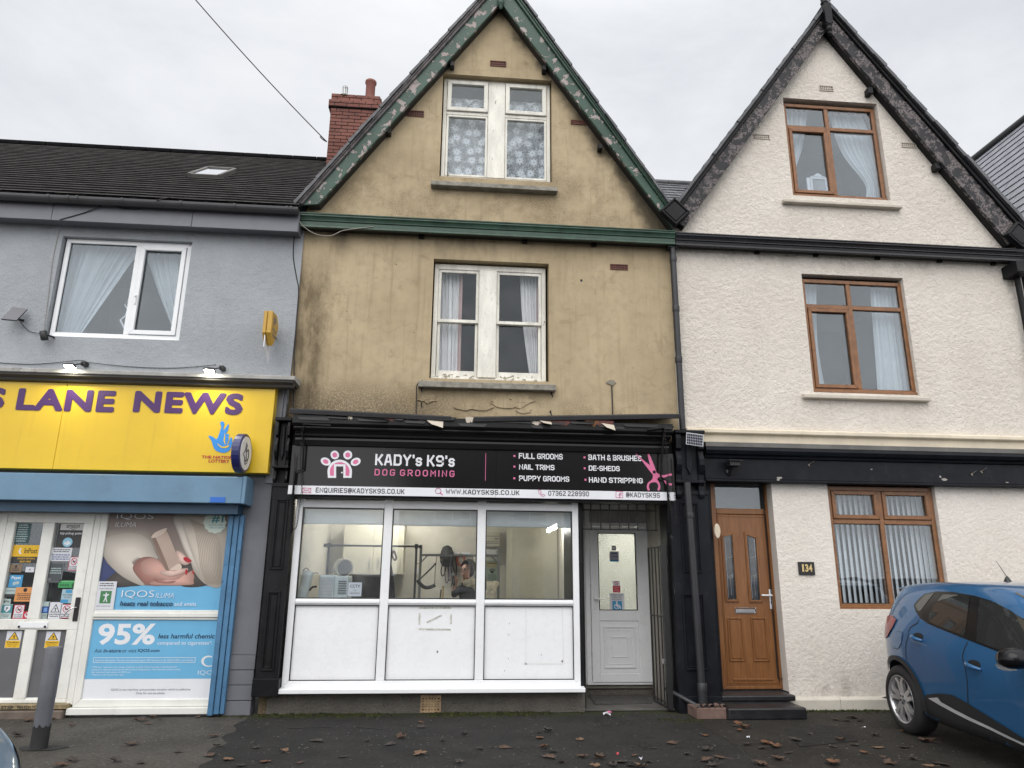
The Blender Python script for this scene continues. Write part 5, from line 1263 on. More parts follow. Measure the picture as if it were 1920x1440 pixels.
# two lengths of lead flashing, sagging
mb = MB(M('bitumen_strip', (.018, .018, .02), .55, var=.3, bump=.3, bs=12))
a, b = W(547, 766, -.30), W(846, 781, -.30); c, d = W(888, 782, -.30), W(1271, 776, -.30)
for p, q in ((a, b), (c, d)):
    vs = [(p.x, -.42, p.z-.085), (q.x, -.42, q.z-.085), (q.x, -.005, q.z+.03), (p.x, -.005, p.z+.03), (p.x, -.43, p.z-.03), (q.x, -.43, q.z-.03), (q.x, -.005, q.z+.07), (p.x, -.005, p.z+.07)]
    mb.add(vs, [(0, 1, 2, 3), (4, 5, 6, 7), (0, 1, 5, 4), (1, 2, 6, 5), (2, 3, 7, 6), (3, 0, 4, 7)])
mb.build('flashing', cor, bevel=.006)
# curls of broken paint and rotten wood along the edge
PAINT_R = flat('bare_red_undercoat', (.10, .022, .014)); CURL = flat('pale_paint_curl', (.50, .44, .36)); RUST = M('rotten_wood', (.16, .075, .03), .9, var=.4, vs=20)
random.seed(21)
mb = MB(PAINT_R)
for (px_, w_, m_) in ((740, 40, PAINT_R), (790, 55, PAINT_R), (820, 30, CURL), (985, 45, PAINT_R), (1005, 20, CURL), (1045, 70, PAINT_R), (1110, 25, RUST), (1130, 40, PAINT_R), (880, 14, CURL), (655, 10, CURL)):
    p = W(px_, 792+(px_-548)*.012, CY0-.004); w2 = w_/145
    zz_ = zc_t-.01
    pts = [(p.x-w2/2, zz_+.03), (p.x+w2/2, zz_+.028)]
    n = 9
    for k in range(n): pts.append((p.x+w2/2-w2*(k+.5)/n, zz_-random.uniform(.005, .06)*(1-abs((k+.5)/n-.5))))
    mb.sheet(pts, CY0-.003-random.uniform(0, .002), m_)
for (px_, py_, w_, h_) in ((798, 789, 30, 18), (1128, 796, 22, 16), (1010, 790, 22, 9)):
    p = W(px_, py_, CY0-.01); a = w_/145; b = h_/145
    vs = [(p.x, CY0-.004, p.z+.02), (p.x+a, CY0-.004, p.z), (p.x+a, CY0-.07, p.z-b*.7), (p.x+a*.35, CY0-.05, p.z-b*.35)]
    mb.add(vs+[(x, y-.004, z-.004) for x, y, z in vs], [(0, 1, 2, 3), (4, 5, 6, 7), (0, 1, 5, 4), (1, 2, 6, 5), (2, 3, 7, 6), (3, 0, 4, 7)], CURL)
mb.build('paint_curls', cor, recalc=False)
# splintered lower layers: random ragged slats along the cornice edge
mb = MB(SHOPBLACK)
x = cxl+.05
while x < cxr_-.3:
    w_ = random.uniform(.1, .5); z = zc_t-random.uniform(.01, .09)
    mb.add([(x, CY0-.002, z+.02), (x+w_, CY0-.002, z+.02+random.uniform(-.01, .01)), (x+w_*.9, CY0-random.uniform(.01, .035), z-.02), (x+w_*.1, CY0-random.uniform(.008, .02), z-.015)], [(0, 1, 2, 3)]); x += w_*random.uniform(.6, 1.3)
mb.build('splinters', cor, recalc=False)
# fascia backing behind the sign, carrying beam over the window
mb = MB(BLACK); zsb = (W(560, 930, -.26).z+W(1260, 938, -.26).z)/2
mb.box(lx_r-.02, rx_l+.02, -.225, .05, zsb-.02, zs_t-.012); mb.build('fascia', gs_)

# white window screen
FY2 = -.06
wl_, wr_ = edge(557, 940, 527, 1295, FY2), edge(1079, 940, 1094, 1295, FY2)
ml = edge(730, 950, 711, 1285, FY2); mr = edge(903, 950, 898, 1285, FY2)
def zw(y0, y1): return (W(540, y0, FY2).z+W(1085, y1, FY2).z)/2
zbot, zs2, zmt, zmb, ztt, ztb, ztop = zw(1297, 1297), zw(1289, 1289), zw(1123, 1124), zw(1136, 1134), zw(940, 944), zw(953, 957), zsb+.12
mb = MB(UPVC)
mb.ring(wl_, wr_, zs2, ztop, .075, FY2-.01, .04)
for m_ in (ml, mr): mb.box(m_-.05, m_+.05, FY2-.008, .038, zs2+.075, ztop-.075)
ix = [(wl_+.075, ml-.05), (ml+.05, mr-.05), (mr+.05, wr_-.075)]
for (a, b) in ix:
    mb.box(a, b, FY2-.009, .039, zmb, zmt); mb.box(a, b, FY2-.009, .039, ztb, ztt)
    mb.box(a, b, FY2-.024, FY2-.0095, lerp(zmb, zmt, .25), lerp(zmb, zmt, .75))
sw = mb.build('shop_window', gs_, bevel=.007, seg=2)
mb = MB(UPVC); mb.prism([(-.17, zbot), (-.17, zbot+.045), (-.09, zs2+.008), (.04, zs2-.001), (.04, zbot)], 'x', wl_-.02, W(1098, 1296, -.17).x); mb.build('sill', sw, bevel=.004)
zpb = zs2+.075
for k, (a, b) in enumerate(ix):
    p = MB(GLASS_SHOP); p.box(a-.01, b+.01, -.02, -.014, zmt-.01, ztb+.01); p.build('pane', sw)
    g = MB(SEAL); g.ring(a, b, zmt, ztb, .011, FY2-.006, -.021); g.ring(a, b, zpb, zmb, .008, FY2-.006, -.03); g.build('seal', sw)
    p = MB(PANEL); p.box(a, b, -.042, -.02, zpb, zmb); p.build('panel', sw)
    p = MB(GLASS_SHOP); p.box(a-.01, b+.01, -.02, -.014, ztt, ztop-.07); p.build('pane', sw)
# torn adhesive strips left on the middle and right panels
TAPE = M('old_tape', (.50, .49, .45), .7, var=.3, vs=40, dirt=.8, dcol=(.2, .19, .16), ds=12)
def strip(parent, pts, mat=TAPE, Y=-.0435):
    mbx = MB(mat); mbx.sheet([(W(*p, Y).x, W(*p, Y).z) for p in pts], Y); return mbx
mid_panel = [o for o in COL.objects if o.name.startswith('panel') and o.parent == sw]
mbx = MB(TAPE)
for pts in ([(786, 1138), (846, 1138), (846, 1141.5), (786, 1141.5)], [(785, 1149), (788.5, 1149), (788, 1171), (784.5, 1171)], [(844, 1151), (847.5, 1151), (847, 1170), (843.5, 1170)], [(785, 1178), (845, 1179), (845, 1182.5), (785, 1181.5)], [(799, 1166), (828, 1152), (829, 1155), (801, 1169)]):
    mbx.sheet([(W(*p, -.0435).x, W(*p, -.0435).z) for p in pts], -.0435)
mbx.build('tape_marks', sw)
mbx = MB(flat('faint_glue', (.72, .72, .71)))
for pts in ([(985, 1140), (987, 1140), (987, 1246), (985, 1246)], [(980, 1243), (1056, 1243), (1056, 1246), (980, 1246)], [(1053, 1140), (1055, 1140), (1058, 1243), (1056, 1243)]): mbx.sheet([(W(*p, -.0435).x, W(*p, -.0435).z) for p in pts], -.0435)
random.seed(4)
for (a, b, s) in ((820, 1222, 2), (955, 1169, 1), (954, 1190, 1), (1054, 1240, 2), (953, 1235, 1), (1015, 1228, 1), (946, 1258, 1)):
    c = W(a, b, -.0437); mbx.sheet([(c.x+.004*s*math.cos(q), c.z+.007*s*math.sin(q)) for q in (0, 1, 2, 3, 4, 5)], -.0437, INK)
mbx.build('glue_marks', sw)

# pebbledashed stall riser with a grating, doorway
dlx, drx = W(1097, 1310, -.03).x, W(1263, 1300, 0).x
mb = MB(PEBBLE); gr = RC(788, 1303, 827, 1336, -.03)
wall(mb, [(TX0+.075, 0), (dlx, 0), (dlx, zbot-.002), (TX0+.075, zbot-.002)], [(gr[0], gr[1], max(gr[2], .012), gr[3])], -.03, PEBBLE, .08)
mb.quad((dlx, -.03, 0), (dlx, 1.05, 0), (dlx, 1.05, zbot), (dlx, -.03, zbot)); mb.quad((TX0+.075, -.03, zbot-.002), (dlx, -.03, zbot-.002), (dlx, .2, zbot-.002), (TX0+.075, .2, zbot-.002))
sr = mb.build('stall_riser', gs_, recalc=False)
mb = MB(M('rusty_grating', (.30, .21, .12), .85, var=.3, vs=20)); za, zb_ = max(gr[2], .012), gr[3]
mb.ring(gr[0]+.001, gr[1]-.001, za, zb_-.001, .018, -.038, -.01, wt=.03)
for i in range(1, 6): x = lerp(gr[0]+.018, gr[1]-.018, i/6); mb.box(x-.011, x+.011, -.034, -.012, za+.018, zb_-.03)
for i in range(1, 5): z = lerp(za+.018, zb_-.03, i/5); mb.box(gr[0]+.018, gr[1]-.018, -.0345, -.0125, z-.009, z+.009)
mb.build('grating', sr); mb = MB(SEAL); mb.box(gr[0], gr[1], .06, .07, za, zb_); mb.build('grating_back', sr)

DY = 1.0
dq = Q4((1107, 988), (1226, 990), (1226, 1283), (1118, 1284), DY)
zstep = dq[2]
mb = MB(CONC); mb.box(dlx, drx+.05, -.02, DY-.13, .0045, .03); mb.build('doorway_floor', gs_, bevel=.008)
mb = MB(PEBBLE); mb.box(dlx+.002, drx, DY-.12, DY+.1, .0, zstep-.035); mb.box(dlx+.003, drx-.001, DY-.14, DY+.1, zstep-.034, zstep-.012); mb.build('doorstep', gs_, bevel=.01)
mb = MB(BLACK)
jx = W(1094, 1120, 0).x
mb.box(wr_+.004, dlx-.004, -.05, 1.1, zbot+.05, zsb-.02); mb.box(drx+.0, rx_l+.04, -.03, .25, 0.0, zsb); mb.build('door_surround', gs_, bevel=.004)
mb = MB(M('dim_beige_boards', (.30, .28, .24), .7, var=.1))
for k in range(7): mb.box(drx+.03, drx+.05, .26+k*.12, .37+k*.12, 0, 2.7)
mb.build('side_boarding', gs_)
mb = MB(M('dim_white_board', (.4, .4, .39), .6)); mb.box(dlx, drx+.05, -.2, 1.1, 2.72, 2.75); mb.box(dlx-.02, drx+.05, DY-.01, DY+.05, dq[3]+.02, 2.7); mb.build('doorway_ceiling', gs_)
# the shop door itself
mb = MB(UPVC_GREY if 'UPVC_GREY' in globals() else UPVC)
fx0, fx1 = W(1098, 1130, DY).x, W(1232, 1130, DY).x
mb.box(dlx, fx0+.002, DY-.005, DY+.05, zstep, 2.7)
mb.ring(fx0, fx1, zstep, dq[3]+.3, .06, DY-.03, DY+.05); mb.box(fx0+.06, fx1-.06, DY-.029, DY+.049, dq[3]+.01, dq[3]+.06)
dfr = mb.build('door_frame', gs_, bevel=.005)
d0, d1 = fx0+.065, fx1-.065; e0, e1 = zstep+.03, dq[3]+.004
gq = RC(1119, 1000, 1192, 1143, DY); gq = (XX(1121, 1072, DY), XX(1192, 1072, DY), ZZ(1144, 1158, DY), ZZ(1000, 1155, DY))
mb = MB(UPVC); yo, yi = DY-.045, DY+.03
mb.box(d0, gq[0], yo, yi, e0, e1); mb.box(gq[1], d1, yo, yi, e0, e1); mb.box(gq[0], gq[1], yo+.001, yi, gq[3], e1)
pq_ = (XX(1123, 1220, DY), XX(1199, 1220, DY), ZZ(1262, 1162, DY), ZZ(1164, 1160, DY))
mb.box(gq[0], gq[1], yo+.001, yi, pq_[3], gq[2]); mb.box(gq[0], gq[1], yo+.001, yi, e0, pq_[2]); mb.box(gq[0], gq[1], yo+.012, yi, pq_[2], pq_[3])
dd = mb.build('shop_door', gs_, bevel=.006)
mb = MB(UPVC); xm, zm_ = (gq[0]+gq[1])/2, (pq_[2]+pq_[3])/2; hw, hh = (gq[1]-gq[0])/2, (pq_[3]-pq_[2])/2
for f, w_, d_ in ((.80, .02, .012), (.66, .012, .005), (.40, .014, .009)): mb.ring(xm-hw*f, xm+hw*f, zm_-hh*f, zm_+hh*f, w_, yo+.012-d_, yo+.0115)
mb.build('panel_moulding', dd, bevel=.004, seg=2)
def obscure():
    m, nt = new_mat('obscure_glass'); t = NT(nt); v = t.obj()
    h = t.math('ADD', t.noise(t.scalev(v, (60, 60, 45)), 1.0, 3, .6), t.math('MULTIPLY', t.vor(v, 70), .8))
    nb = t.bump(h, 1.0, .02)
    tr = t.n('ShaderNodeBsdfTranslucent', Color=(.84, .86, .85), Normal=nb); gl_ = t.n('ShaderNodeBsdfGlossy', Roughness=.12, Normal=nb)
    tp = t.n('ShaderNodeBsdfRefraction', Color=(.88, .90, .89), Roughness=.3, IOR=1.2, Normal=nb)
    m0 = t.n('ShaderNodeMixShader'); m0.inputs[0].default_value = .55; t.put(m0.inputs[1], tr); t.put(m0.inputs[2], tp)
    mx = t.n('ShaderNodeMixShader'); mx.inputs[0].default_value = .10; t.put(mx.inputs[1], m0.outputs[0]); t.put(mx.inputs[2], gl_); t.out(mx); return m
p = MB(obscure()); p.quad((gq[0]-.005, DY-.01, gq[2]-.005), (gq[1]+.005, DY-.01, gq[2]-.005), (gq[1]+.005, DY-.01, gq[3]+.005), (gq[0]-.005, DY-.01, gq[3]+.005)); p.build('pane', dd)
g = MB(SEAL); g.ring(gq[0], gq[1], gq[2], gq[3], .008, yo-.001, DY-.011); g.build('seal', dd)
mb = MB(UPVC); hx = XX(1114, 1123, DY); hz_ = ZZ(1123, 1114, DY); mb.box(hx-.014, hx+.014, yo-.012, yo-.001, hz_-.13, hz_+.09); mb.tube([(hx, yo-.01, hz_), (hx, yo-.05, hz_), (hx+.12, yo-.05, hz_)], .010); mb.build('door_handle', dd, bevel=.004)
# stickers on the door glass
sy = DY-.048
def dn(label, box, base, items, **k): return notice(label, box, base, items, Y=sy, **k)
dn('small grey sticker high on the glass of the white grooming door', (1147, 1023, 1155, 1032), flat('silver_sticker', (.2, .2, .2)), [('b', PAPER, (.15, .3, .85, .65))])
dn('square pale blue card sticker on the glass of the white grooming door', (1143, 1034, 1160, 1053), flat('pale_grey_sticker', (.33, .34, .37)), [('l', NAVYP, (.1, .1, .9, .35), 1), ('t', NAVYP, (.2, .42, .9, .58), 'WELCOME', .0), ('b', BLUEP, (0, .82, 1, 1))])
dn('red no smoking sticker with crossed circle on the white grooming door', (1149, 1089, 1163, 1111), PAPER, [('r', REDP, (.25, .02, .75, .36)), ('b', REDP, (0, .42, 1, 1)), ('t', PAPER, (.1, .48, .9, .6), 'Thank you', 0), ('t', PAPER, (.25, .64, .75, .76), 'for not', 0), ('t', PAPER, (.15, .8, .85, .93), 'smoking', 0)])
dn('white and blue wheelchair access sticker low on the white grooming door', (1143, 1112, 1171, 1143), PAPER, [('t', INK, (.08, .06, .9, .15), 'DISABLED PLEASE', 0), ('t', INK, (.15, .2, .8, .29), 'KNOCK FOR', 0), ('t', INK, (.15, .34, .8, .42), 'ASSISTANCE', 0), ('b', BLUEP, (.18, .48, .82, 1)), ('c', WHITEP, (.42, .5, .54, .6)), ('r', WHITEP, (.3, .64, .66, .97)), ('p', WHITEP, (.42, .6, .8, .95), [(0, 0), (.25, 0), (.3, .4), (.7, .4), (.9, .95), (.7, 1), (.55, .6), (.1, .6)])])
# security gate folded back against the right side of the doorway
ga, gb = G(1227, 1311, .06), G(1254, 1325, .06)
gt = W(1240, 1027, ga.y*.5+gb.y*.5).z
mb = MB(PLASTIC_BLACK)
def gp(f, z): return (lerp(ga.x, gb.x, f), lerp(ga.y, gb.y, f), z)
for f in (0, .25, .5, .75, 1): mb.tube([gp(f, .05), gp(f, gt)], .012 if f in (0, 1) else .008, n=6)
for z in (.05, lerp(.05, gt, .55), gt): mb.tube([gp(0, z), gp(1, z)], .011, n=6)
mb.box(gb.x-.02, gb.x+.04, gb.y-.05, gb.y+.02, .04, gt+.02)
sgt = mb.build('security_gate', gs_)
mb = MB(CHROME); p = gp(.95, 1.0); mb.box(p[0]-.05, p[0]-.02, p[1]-.06, p[1]-.03, ZZ(1237, 1245, .3), ZZ(1228, 1245, .3)); mb.build('latch', sgt)
mb = MB(PLASTIC_BLACK); gY = .02
zg0, zg1 = ZZ(993, 1150, gY), ZZ(957, 1150, gY)
for px_ in (1092, 1108, 1126, 1143, 1161, 1178, 1195, 1212, 1229):
    x = XX(px_, 965, gY); mb.tube([(x, gY, zg0-.01), (x, gY, zsb+.15)], .0085, n=6)
xa_g, xb_g = XX(1088, 975, gY), XX(1232, 975, gY)
for z in (zg0, zg1): mb.tube([(xa_g, gY-.01, z), (xb_g, gY-.01, z)], .009, n=6)
mb.build('window_grille', gs_)
# corridor behind the door: pale walls and a lit tube
room(gs_, dlx+.06, drx+.03, zstep, 2.68, DY+.06, 4.0, M('corridor_paint', (.60, .61, .585), .8))
TUBE = None
def tube_mat(k):
    m, nt = new_mat('fluorescent_tube'); t = NT(nt); t.out(t.n('ShaderNodeEmission', Color=(1, .95, .84), Strength=k)); return m
TUBE = tube_mat(105)
def lamp(name, label, a, b, r=.02):
    a, b = Vector(a), Vector(b); mb = MB(WHITEP); d = (b-a).normalized()
    mb.tube([a+Vector((0, 0, .05)), b+Vector((0, 0, .05))], .025, n=8); mb.tube([a, a+d*.03], .028, n=8); mb.tube([b-d*.03, b], .028, n=8)
    o = mb.build(name, None); rebase(o, a); tag(o, label, 'light')
    t_ = MB(TUBE); t_.tube([a+d*.03, b-d*.03], r, n=10); q = t_.build('lamp_tube', o); return o
lamp('strip_light', 'lit tube on the corridor ceiling behind the patterned door glass', ((dlx+drx)/2, 1.5, 2.6), ((dlx+drx)/2, 2.9, 2.6))

# downpipes between the two houses
mb = MB(PLASTIC_BLACK); mb.mats = []
DPM = M('dark_grey_pipe', (.022, .023, .026), .45, var=.15, dirt=.2)
mb = MB(DPM)
x = edge(1258, 480, 1282, 790, -.08); mb.tube([(x, -.09, zb_e+.02), (x, -.09, W(1283, 806, -.09).z)], .04, n=14)
for z in (zb_e-.18, 4.9, 4.2): mb.lathe([(.046, -.04), (.048, -.03), (.048, .03), (.046, .04)], (x, -.09, z), n=14)
mb.box(x-.07, x+.07, -.13, -.02, zb_e-.02, zb_e+.02)
mb.build('downpipe', gs_)
x = edge(1290, 915, 1320, 1320, -.27); zt2_ = W(1290, 905, -.27).z
mb = MB(DPM); mb.tube([(x-.03, -.27, zt2_), (x+.01, -.27, .12)], .042, n=14)
mb.lathe([(.055, -.05), (.056, .03), (.05, .04)], (x+.012, -.27, .30), n=14); mb.tube([(x+.01, -.27, .31), (x+.012, -.27, .04)], .052, n=14)
mb.lathe([(.048, -.03), (.05, -.02), (.05, .02), (.048, .03)], (x-.02, -.27, 2.2), n=14)
q = W(1253, 1293, -.05); mb.tube([(q.x, .02, q.z), (q.x+.05, -.12, q.z-.03), (x-.06, -.30, .10), (x-.02, -.30, .06)], .025, n=10)
mb.build('downpipe', gs_)
# terracotta drain surround
mb = MB(M('salmon_brick', (.15, .095, .078), .85, var=.25, dirt=.5, bump=.4, bs=30)); cx_ = x+.02
for k, (a, b, c, d) in enumerate(((cx_-.17, cx_-.12, -.46, -.20), (cx_+.13, cx_+.18, -.44, -.20), (cx_-.17, cx_+.18, -.52, -.465))):
    mb.box(a, b, c, d, 0, .12)
for k in range(5): mb.lathe([(.034, -.028), (.034, .028)], (cx_-.13+k*.068, -.493, .12), n=12, axis=(0, 1, 0))
o = mb.build('drain_surround', None, bevel=.01); rebase(o, (cx_, -.4, 0)); tag(o, 'scalloped salmon brick surround on the tarmac at the foot of the black downpipe', 'drain surround')
# worn doormat
a = [G(1104, 1304, .034), G(1208, 1304, .034), G(1223, 1319, .034), G(1116, 1321, .034)]
mb = MB(M('grey_doormat', (.05, .046, .042), .95, var=.3, vs=20, bump=.8, bs=90)); mb.add([(p.x, p.y, .031) for p in a]+[(p.x, p.y, .042) for p in a], [(0, 1, 2, 3), (4, 5, 6, 7), (0, 1, 5, 4), (1, 2, 6, 5), (2, 3, 7, 6), (3, 0, 4, 7)])
o = mb.build('doormat'); rebase(o, (a[0].x, a[0].y, .031)); tag(o, 'thin worn grey doormat in front of the speckled step of the white door', 'doormat')

# ------------------------------------------------------------------ the grooming shop's sign
SGY = -.262
def zz2(ya, yb): return (W(540, ya, SGY).z+W(1262, yb, SGY).z)/2
sx0_, sx1_ = (W(541, 920, SGY).x), W(1265, 925, SGY).x
zA, zB, zC = zs_t-.008, zz2(911, 922), zz2(928, 937)
sn = thing('shop_sign', 'black fascia sign with pink paw print and white lettering above a white contact strip', 'sign', ((sx0_+sx1_)/2, SGY, zC))
sj = W(930, 880, SGY).x
mb = MB(SIGNBLACK); mb.box(sx0_, sj-.001, SGY, SGY+.006, zB, zA); mb.box(sj+.001, sx1_, SGY-.0015, SGY+.006, zB, zA); mb.build('board', sn)
mb = MB(WHITEP); mb.box(sx0_-.005, sj-.001, SGY-.004, SGY+.004, zC, zB); mb.box(sj+.001, sx1_+.005, SGY-.0045, SGY+.004, zC, zB); mb.build('contact_strip', sn)
ty = SGY-.003; tm = MB(WHITEP); tm.mats = []
def C1(u, v): return 540+u/5.0526, 820+v/5.0526
def C2(u, v): return 900+u/5.0526, 820+v/5.0526
def blk(s, u0, u1, v0, v1, mat, Cf, bold=.05, y=None, slope=.0, **k):
    a, b = Cf(u0, v0); c, d = Cf(u1, v1); y = ty if y is None else y
    m_ = (b+d)/2; x0, x1 = W(a, m_, y).x, W(c, m_, y).x; zc_ = W((a+c)/2, m_, y).z; h = (W(a, b, y).z-W(a, d, y).z)
    tm.text(s, x0, x1, zc_-h/2, zc_+h/2, y, mat, bold, **k)
def bt(s, u0, u1, v0, v1, mat, Cf, y=None, **k):
    a, b = Cf(u0, v0); c, d = Cf(u1, v1); y = ty if y is None else y
    m_ = (b+d)/2; x0, x1 = W(a, m_, y).x, W(c, m_, y).x; zc_ = W((a+c)/2, m_, y).z; h = abs(W((a+c)/2, b, y).z-W((a+c)/2, d, y).z)
    block_text(tm, s, x0, x1, zc_-h/2, zc_+h/2, y, mat, **k)
bt("KADY'S K9'S", 826, 1580, 165, 272, WHITEP, C1, wt=1.3, gap=2.2, small='bbbbsbbbbbs'.replace('s', 's')[:11] if False else 'bbbbbsbbbbs')
bt('DOG GROOMING', 820, 1578, 307, 368, PINK, C1, wt=1.1, gap=3.6)
for s, u0, u1, v0, v1 in (('FULL GROOMS', 368, 784, 153, 206), ('NAIL TRIMS', 370, 706, 258, 308), ('PUPPY GROOMS', 370, 846, 366, 417), ('BATH & BRUSHES', 1027, 1530, 168, 220), ('DE-SHEDS', 1030, 1324, 270, 318), ('HAND STRIPPING', 1032, 1542, 382, 432)):
    bt(s, u0, u1, v0, v1, WHITEP, C2, wt=1.3)
for u, v in ((326, 176), (326, 277), (325, 388), (990, 190), (992, 293), (1000, 402)):
    p = W(*C2(u, v), ty); tm.quad((p.x-.0115, ty, p.z-.0115), (p.x+.0115, ty, p.z-.0115), (p.x+.0115, ty, p.z+.0115), (p.x-.0115, ty, p.z+.0115), PINK)
yb_ = SGY-.006
for s, Cf, u0, u1, v0, v1 in (('ENQUIRIES@KADYSK9S.CO.UK', C1, 262, 1103, 483, 530), ('WWW.KADYSK9S.CO.UK', C1, 1495, 2193, 497, 542), ('07362 228990', C2, 646, 1032, 509, 556), ('@KADYSK9S', C2, 1384, 1704, 524, 570)):
    bt(s, u0, u1, v0, v1, INK, Cf, y=yb_, wt=1.15, gap=2.3)
# paw with a doorway in it
def CP_(Cf, pts, y): return [(W(*Cf(*p), y).x, W(*Cf(*p), y).z) for p in pts]
for cx_, cy_, rx_, ry_, an in ((357, 229, 49, 36, 25), (443, 167, 42, 40, 60), (566, 167, 42, 42, -60), (641, 232, 49, 36, -25)):
    for k, mt, yy in ((1.0, WHITEP, ty), (.56, PINK, ty-.001)):
        pts = []
        for q in range(28):
            a = 2*math.pi*q/28; ca, sa = math.cos(R(an)), math.sin(R(an)); ex, ey = rx_*k*math.cos(a), ry_*k*math.sin(a); pts.append((cx_+ex*ca-ey*sa, cy_+ex*sa+ey*ca))
        tm.sheet(CP_(C1, pts, yy), yy, mt)
def pad(o, top, foot, door, dtop):
    a = [(490+o*math.cos(R(q)), 330+(-(330-top))*math.sin(R(q))) for q in range(180, -1, -12)]
    a = [(490+o*math.cos(R(q)), 325-(325-top)*math.sin(R(q))) for q in range(180, -1, -12)]
    return [(490-o+4, foot)]+a+[(490+o-4, foot), (490+door, foot), (490+door, dtop), (490-door, dtop), (490-door, foot)]
tm.sheet(CP_(C1, pad(116, 212, 384, 34, 275), ty), ty, WHITEP)
tm.sheet(CP_(C1, pad(94, 234, 364, 55, 254), ty-.001), ty-.001, PINK)
q = [(510+8*math.cos(R(a)), 334+8*math.sin(R(a))) for a in range(0, 360, 30)]; tm.sheet(CP_(C1, q, ty), ty, WHITEP)
p0, p1 = W(*C2(55, 150), ty), W(*C2(53, 410), ty); tm.quad((p0.x-.003, ty, p1.z), (p0.x+.003, ty, p1.z), (p0.x+.003, ty, p0.z), (p0.x-.003, ty, p0.z), PINK)
# scissors
yy = ty-.0015
for pts in ([(1462, 138), (1530, 200), (1650, 300), (1668, 340), (1650, 355), (1625, 340), (1540, 230), (1490, 175)], [(1582, 128), (1610, 170), (1668, 318), (1660, 350), (1632, 330), (1600, 220)],
            [(1640, 330), (1690, 345), (1700, 372), (1680, 395), (1700, 430), (1708, 470), (1700, 500), (1682, 500), (1690, 460), (1672, 430), (1645, 425), (1612, 435), (1600, 465), (1608, 500), (1588, 500), (1580, 465), (1592, 430), (1630, 400), (1638, 370)],
            [(1668, 330), (1700, 352), (1745, 358), (1790, 345), (1815, 345), (1815, 364), (1790, 364), (1748, 380), (1710, 378), (1685, 362)], [(1740, 395), (1762, 400), (1780, 432), (1815, 436), (1815, 456), (1770, 450), (1748, 425)]):
    tm.sheet(smooth_closed(CP_(C2, [(u, min(v, 500)) for u, v in pts], yy), 3), yy, PINK); yy -= .0005
q = [(1651+16*math.cos(R(a)), 328+16*math.sin(R(a))) for a in range(0, 360, 24)]; tm.sheet(CP_(C2, q, yy), yy, SIGNBLACK)
# little outline icons on the strip
def wire(pts, Cf, r=2.6, mat=PINK):
    for (a, b) in zip(pts, pts[1:]):
        a, b = Vector(a), Vector(b); d = (b-a).normalized(); n_ = Vector((-d.y, d.x))*r; d = d*r
        tm.sheet(CP_(Cf, [tuple(a-d+n_), tuple(b+d+n_), tuple(b+d-n_), tuple(a-d-n_)], yb_), yb_, mat)
wire([(136, 480), (216, 482), (216, 526), (136, 522), (136, 480), (176, 508), (216, 482)], C1); wire([(136, 522), (165, 500)], C1); wire([(216, 526), (188, 500)], C1)
wire([(1423+26*math.cos(R(a)), 508+26*math.sin(R(a))) for a in range(0, 361, 24)], C1); wire([(1442, 526), (1462, 543)], C1, 5)
wire([(552, 505), (568, 497), (580, 515), (572, 526), (588, 544), (600, 540), (614, 550), (604, 560), (585, 556), (560, 530), (552, 505)], C2)
wire([(1288, 512), (1352, 514), (1352, 572), (1288, 570), (1288, 512)], C2); wire([(1340, 530), (1328, 530), (1324, 540), (1324, 572)], C2, 4); wire([(1312, 546), (1340, 546)], C2, 3.5)
tm.build('lettering', sn, recalc=False)

# old blind irons and chains at the ends of the sign
def iron(label, pts, r=.012):
    mb = MB(BLACK); mb.tube(pts, r, n=8); o = mb.build('blind_iron'); rebase(o, pts[0]); tag(o, label, 'iron bracket', 'old blind irons beside the black sign'); return o
iron('bent black iron rod hanging over the pink scissors at the end of the sign', [W(1215, 806, -.42), W(1245, 802, -.43), W(1243, 830, -.36), W(1239, 893, -.33), W(1242, 898, -.33), W(1251, 901, -.31), W(1253, 940, -.29), W(1254, 1000, -.2)], .013)
iron('bent black iron rod hanging beside the paw end of the sign', [W(620, 798, -.42), W(571, 795, -.43), W(569, 830, -.36), W(567, 880, -.33), W(553, 884, -.33), W(549, 930, -.30), W(547, 1000, -.2)], .013)
def chain(label, pts, link=.03):
    path = smooth_open(pts, 8); L = 0; cum = [0]
    for a, b in zip(path, path[1:]): L += (b-a).length; cum.append(L)
    def at_(s):
        for i in range(len(cum)-1):
            if s <= cum[i+1]: return path[i].lerp(path[i+1], (s-cum[i])/max(1e-6, cum[i+1]-cum[i]))
        return path[-1]
    mb = MB(M('rusty_chain', (.05, .042, .036), .6, metal=.6)) if not bpy.data.materials.get('rusty_chain') else MB(bpy.data.materials['rusty_chain'])
    s = 0; k = 0
    while s+link < L:
        a, b = at_(s), at_(s+link*1.25 if s+link*1.25 < L else L); d = (b-a); l = d.length; d.normalize(); o_ = Vector((1, 0, 0)) if k % 2 else Vector((.2, 1, 0)); o_ = (o_-d*o_.dot(d)).normalized()*.007
        mb.tube([a, a+d*l*.15+o_, b-d*l*.15+o_, b, b-d*l*.15-o_, a+d*l*.15-o_, a], .0028, n=5); s += link; k += 1
    o = mb.build('chain'); rebase(o, pts[0]); tag(o, label, 'chain', 'rusty chains beside the black sign')
chain('long rusty chain looping past the paw end of the sign', [W(568, 790, -.42), W(565, 830, -.36), W(563, 870, -.33), W(566, 920, -.31), W(560, 960, -.24), W(555, 990, -.22), W(548, 985, -.22), W(551, 920, -.28), W(553, 850, -.33)])
chain('rusty chain hanging straight over the scissors end of the sign', [W(1246, 804, -.44), W(1249, 840, -.40), W(1252, 880, -.37), W(1255, 930, -.34), W(1259, 965, -.33)])
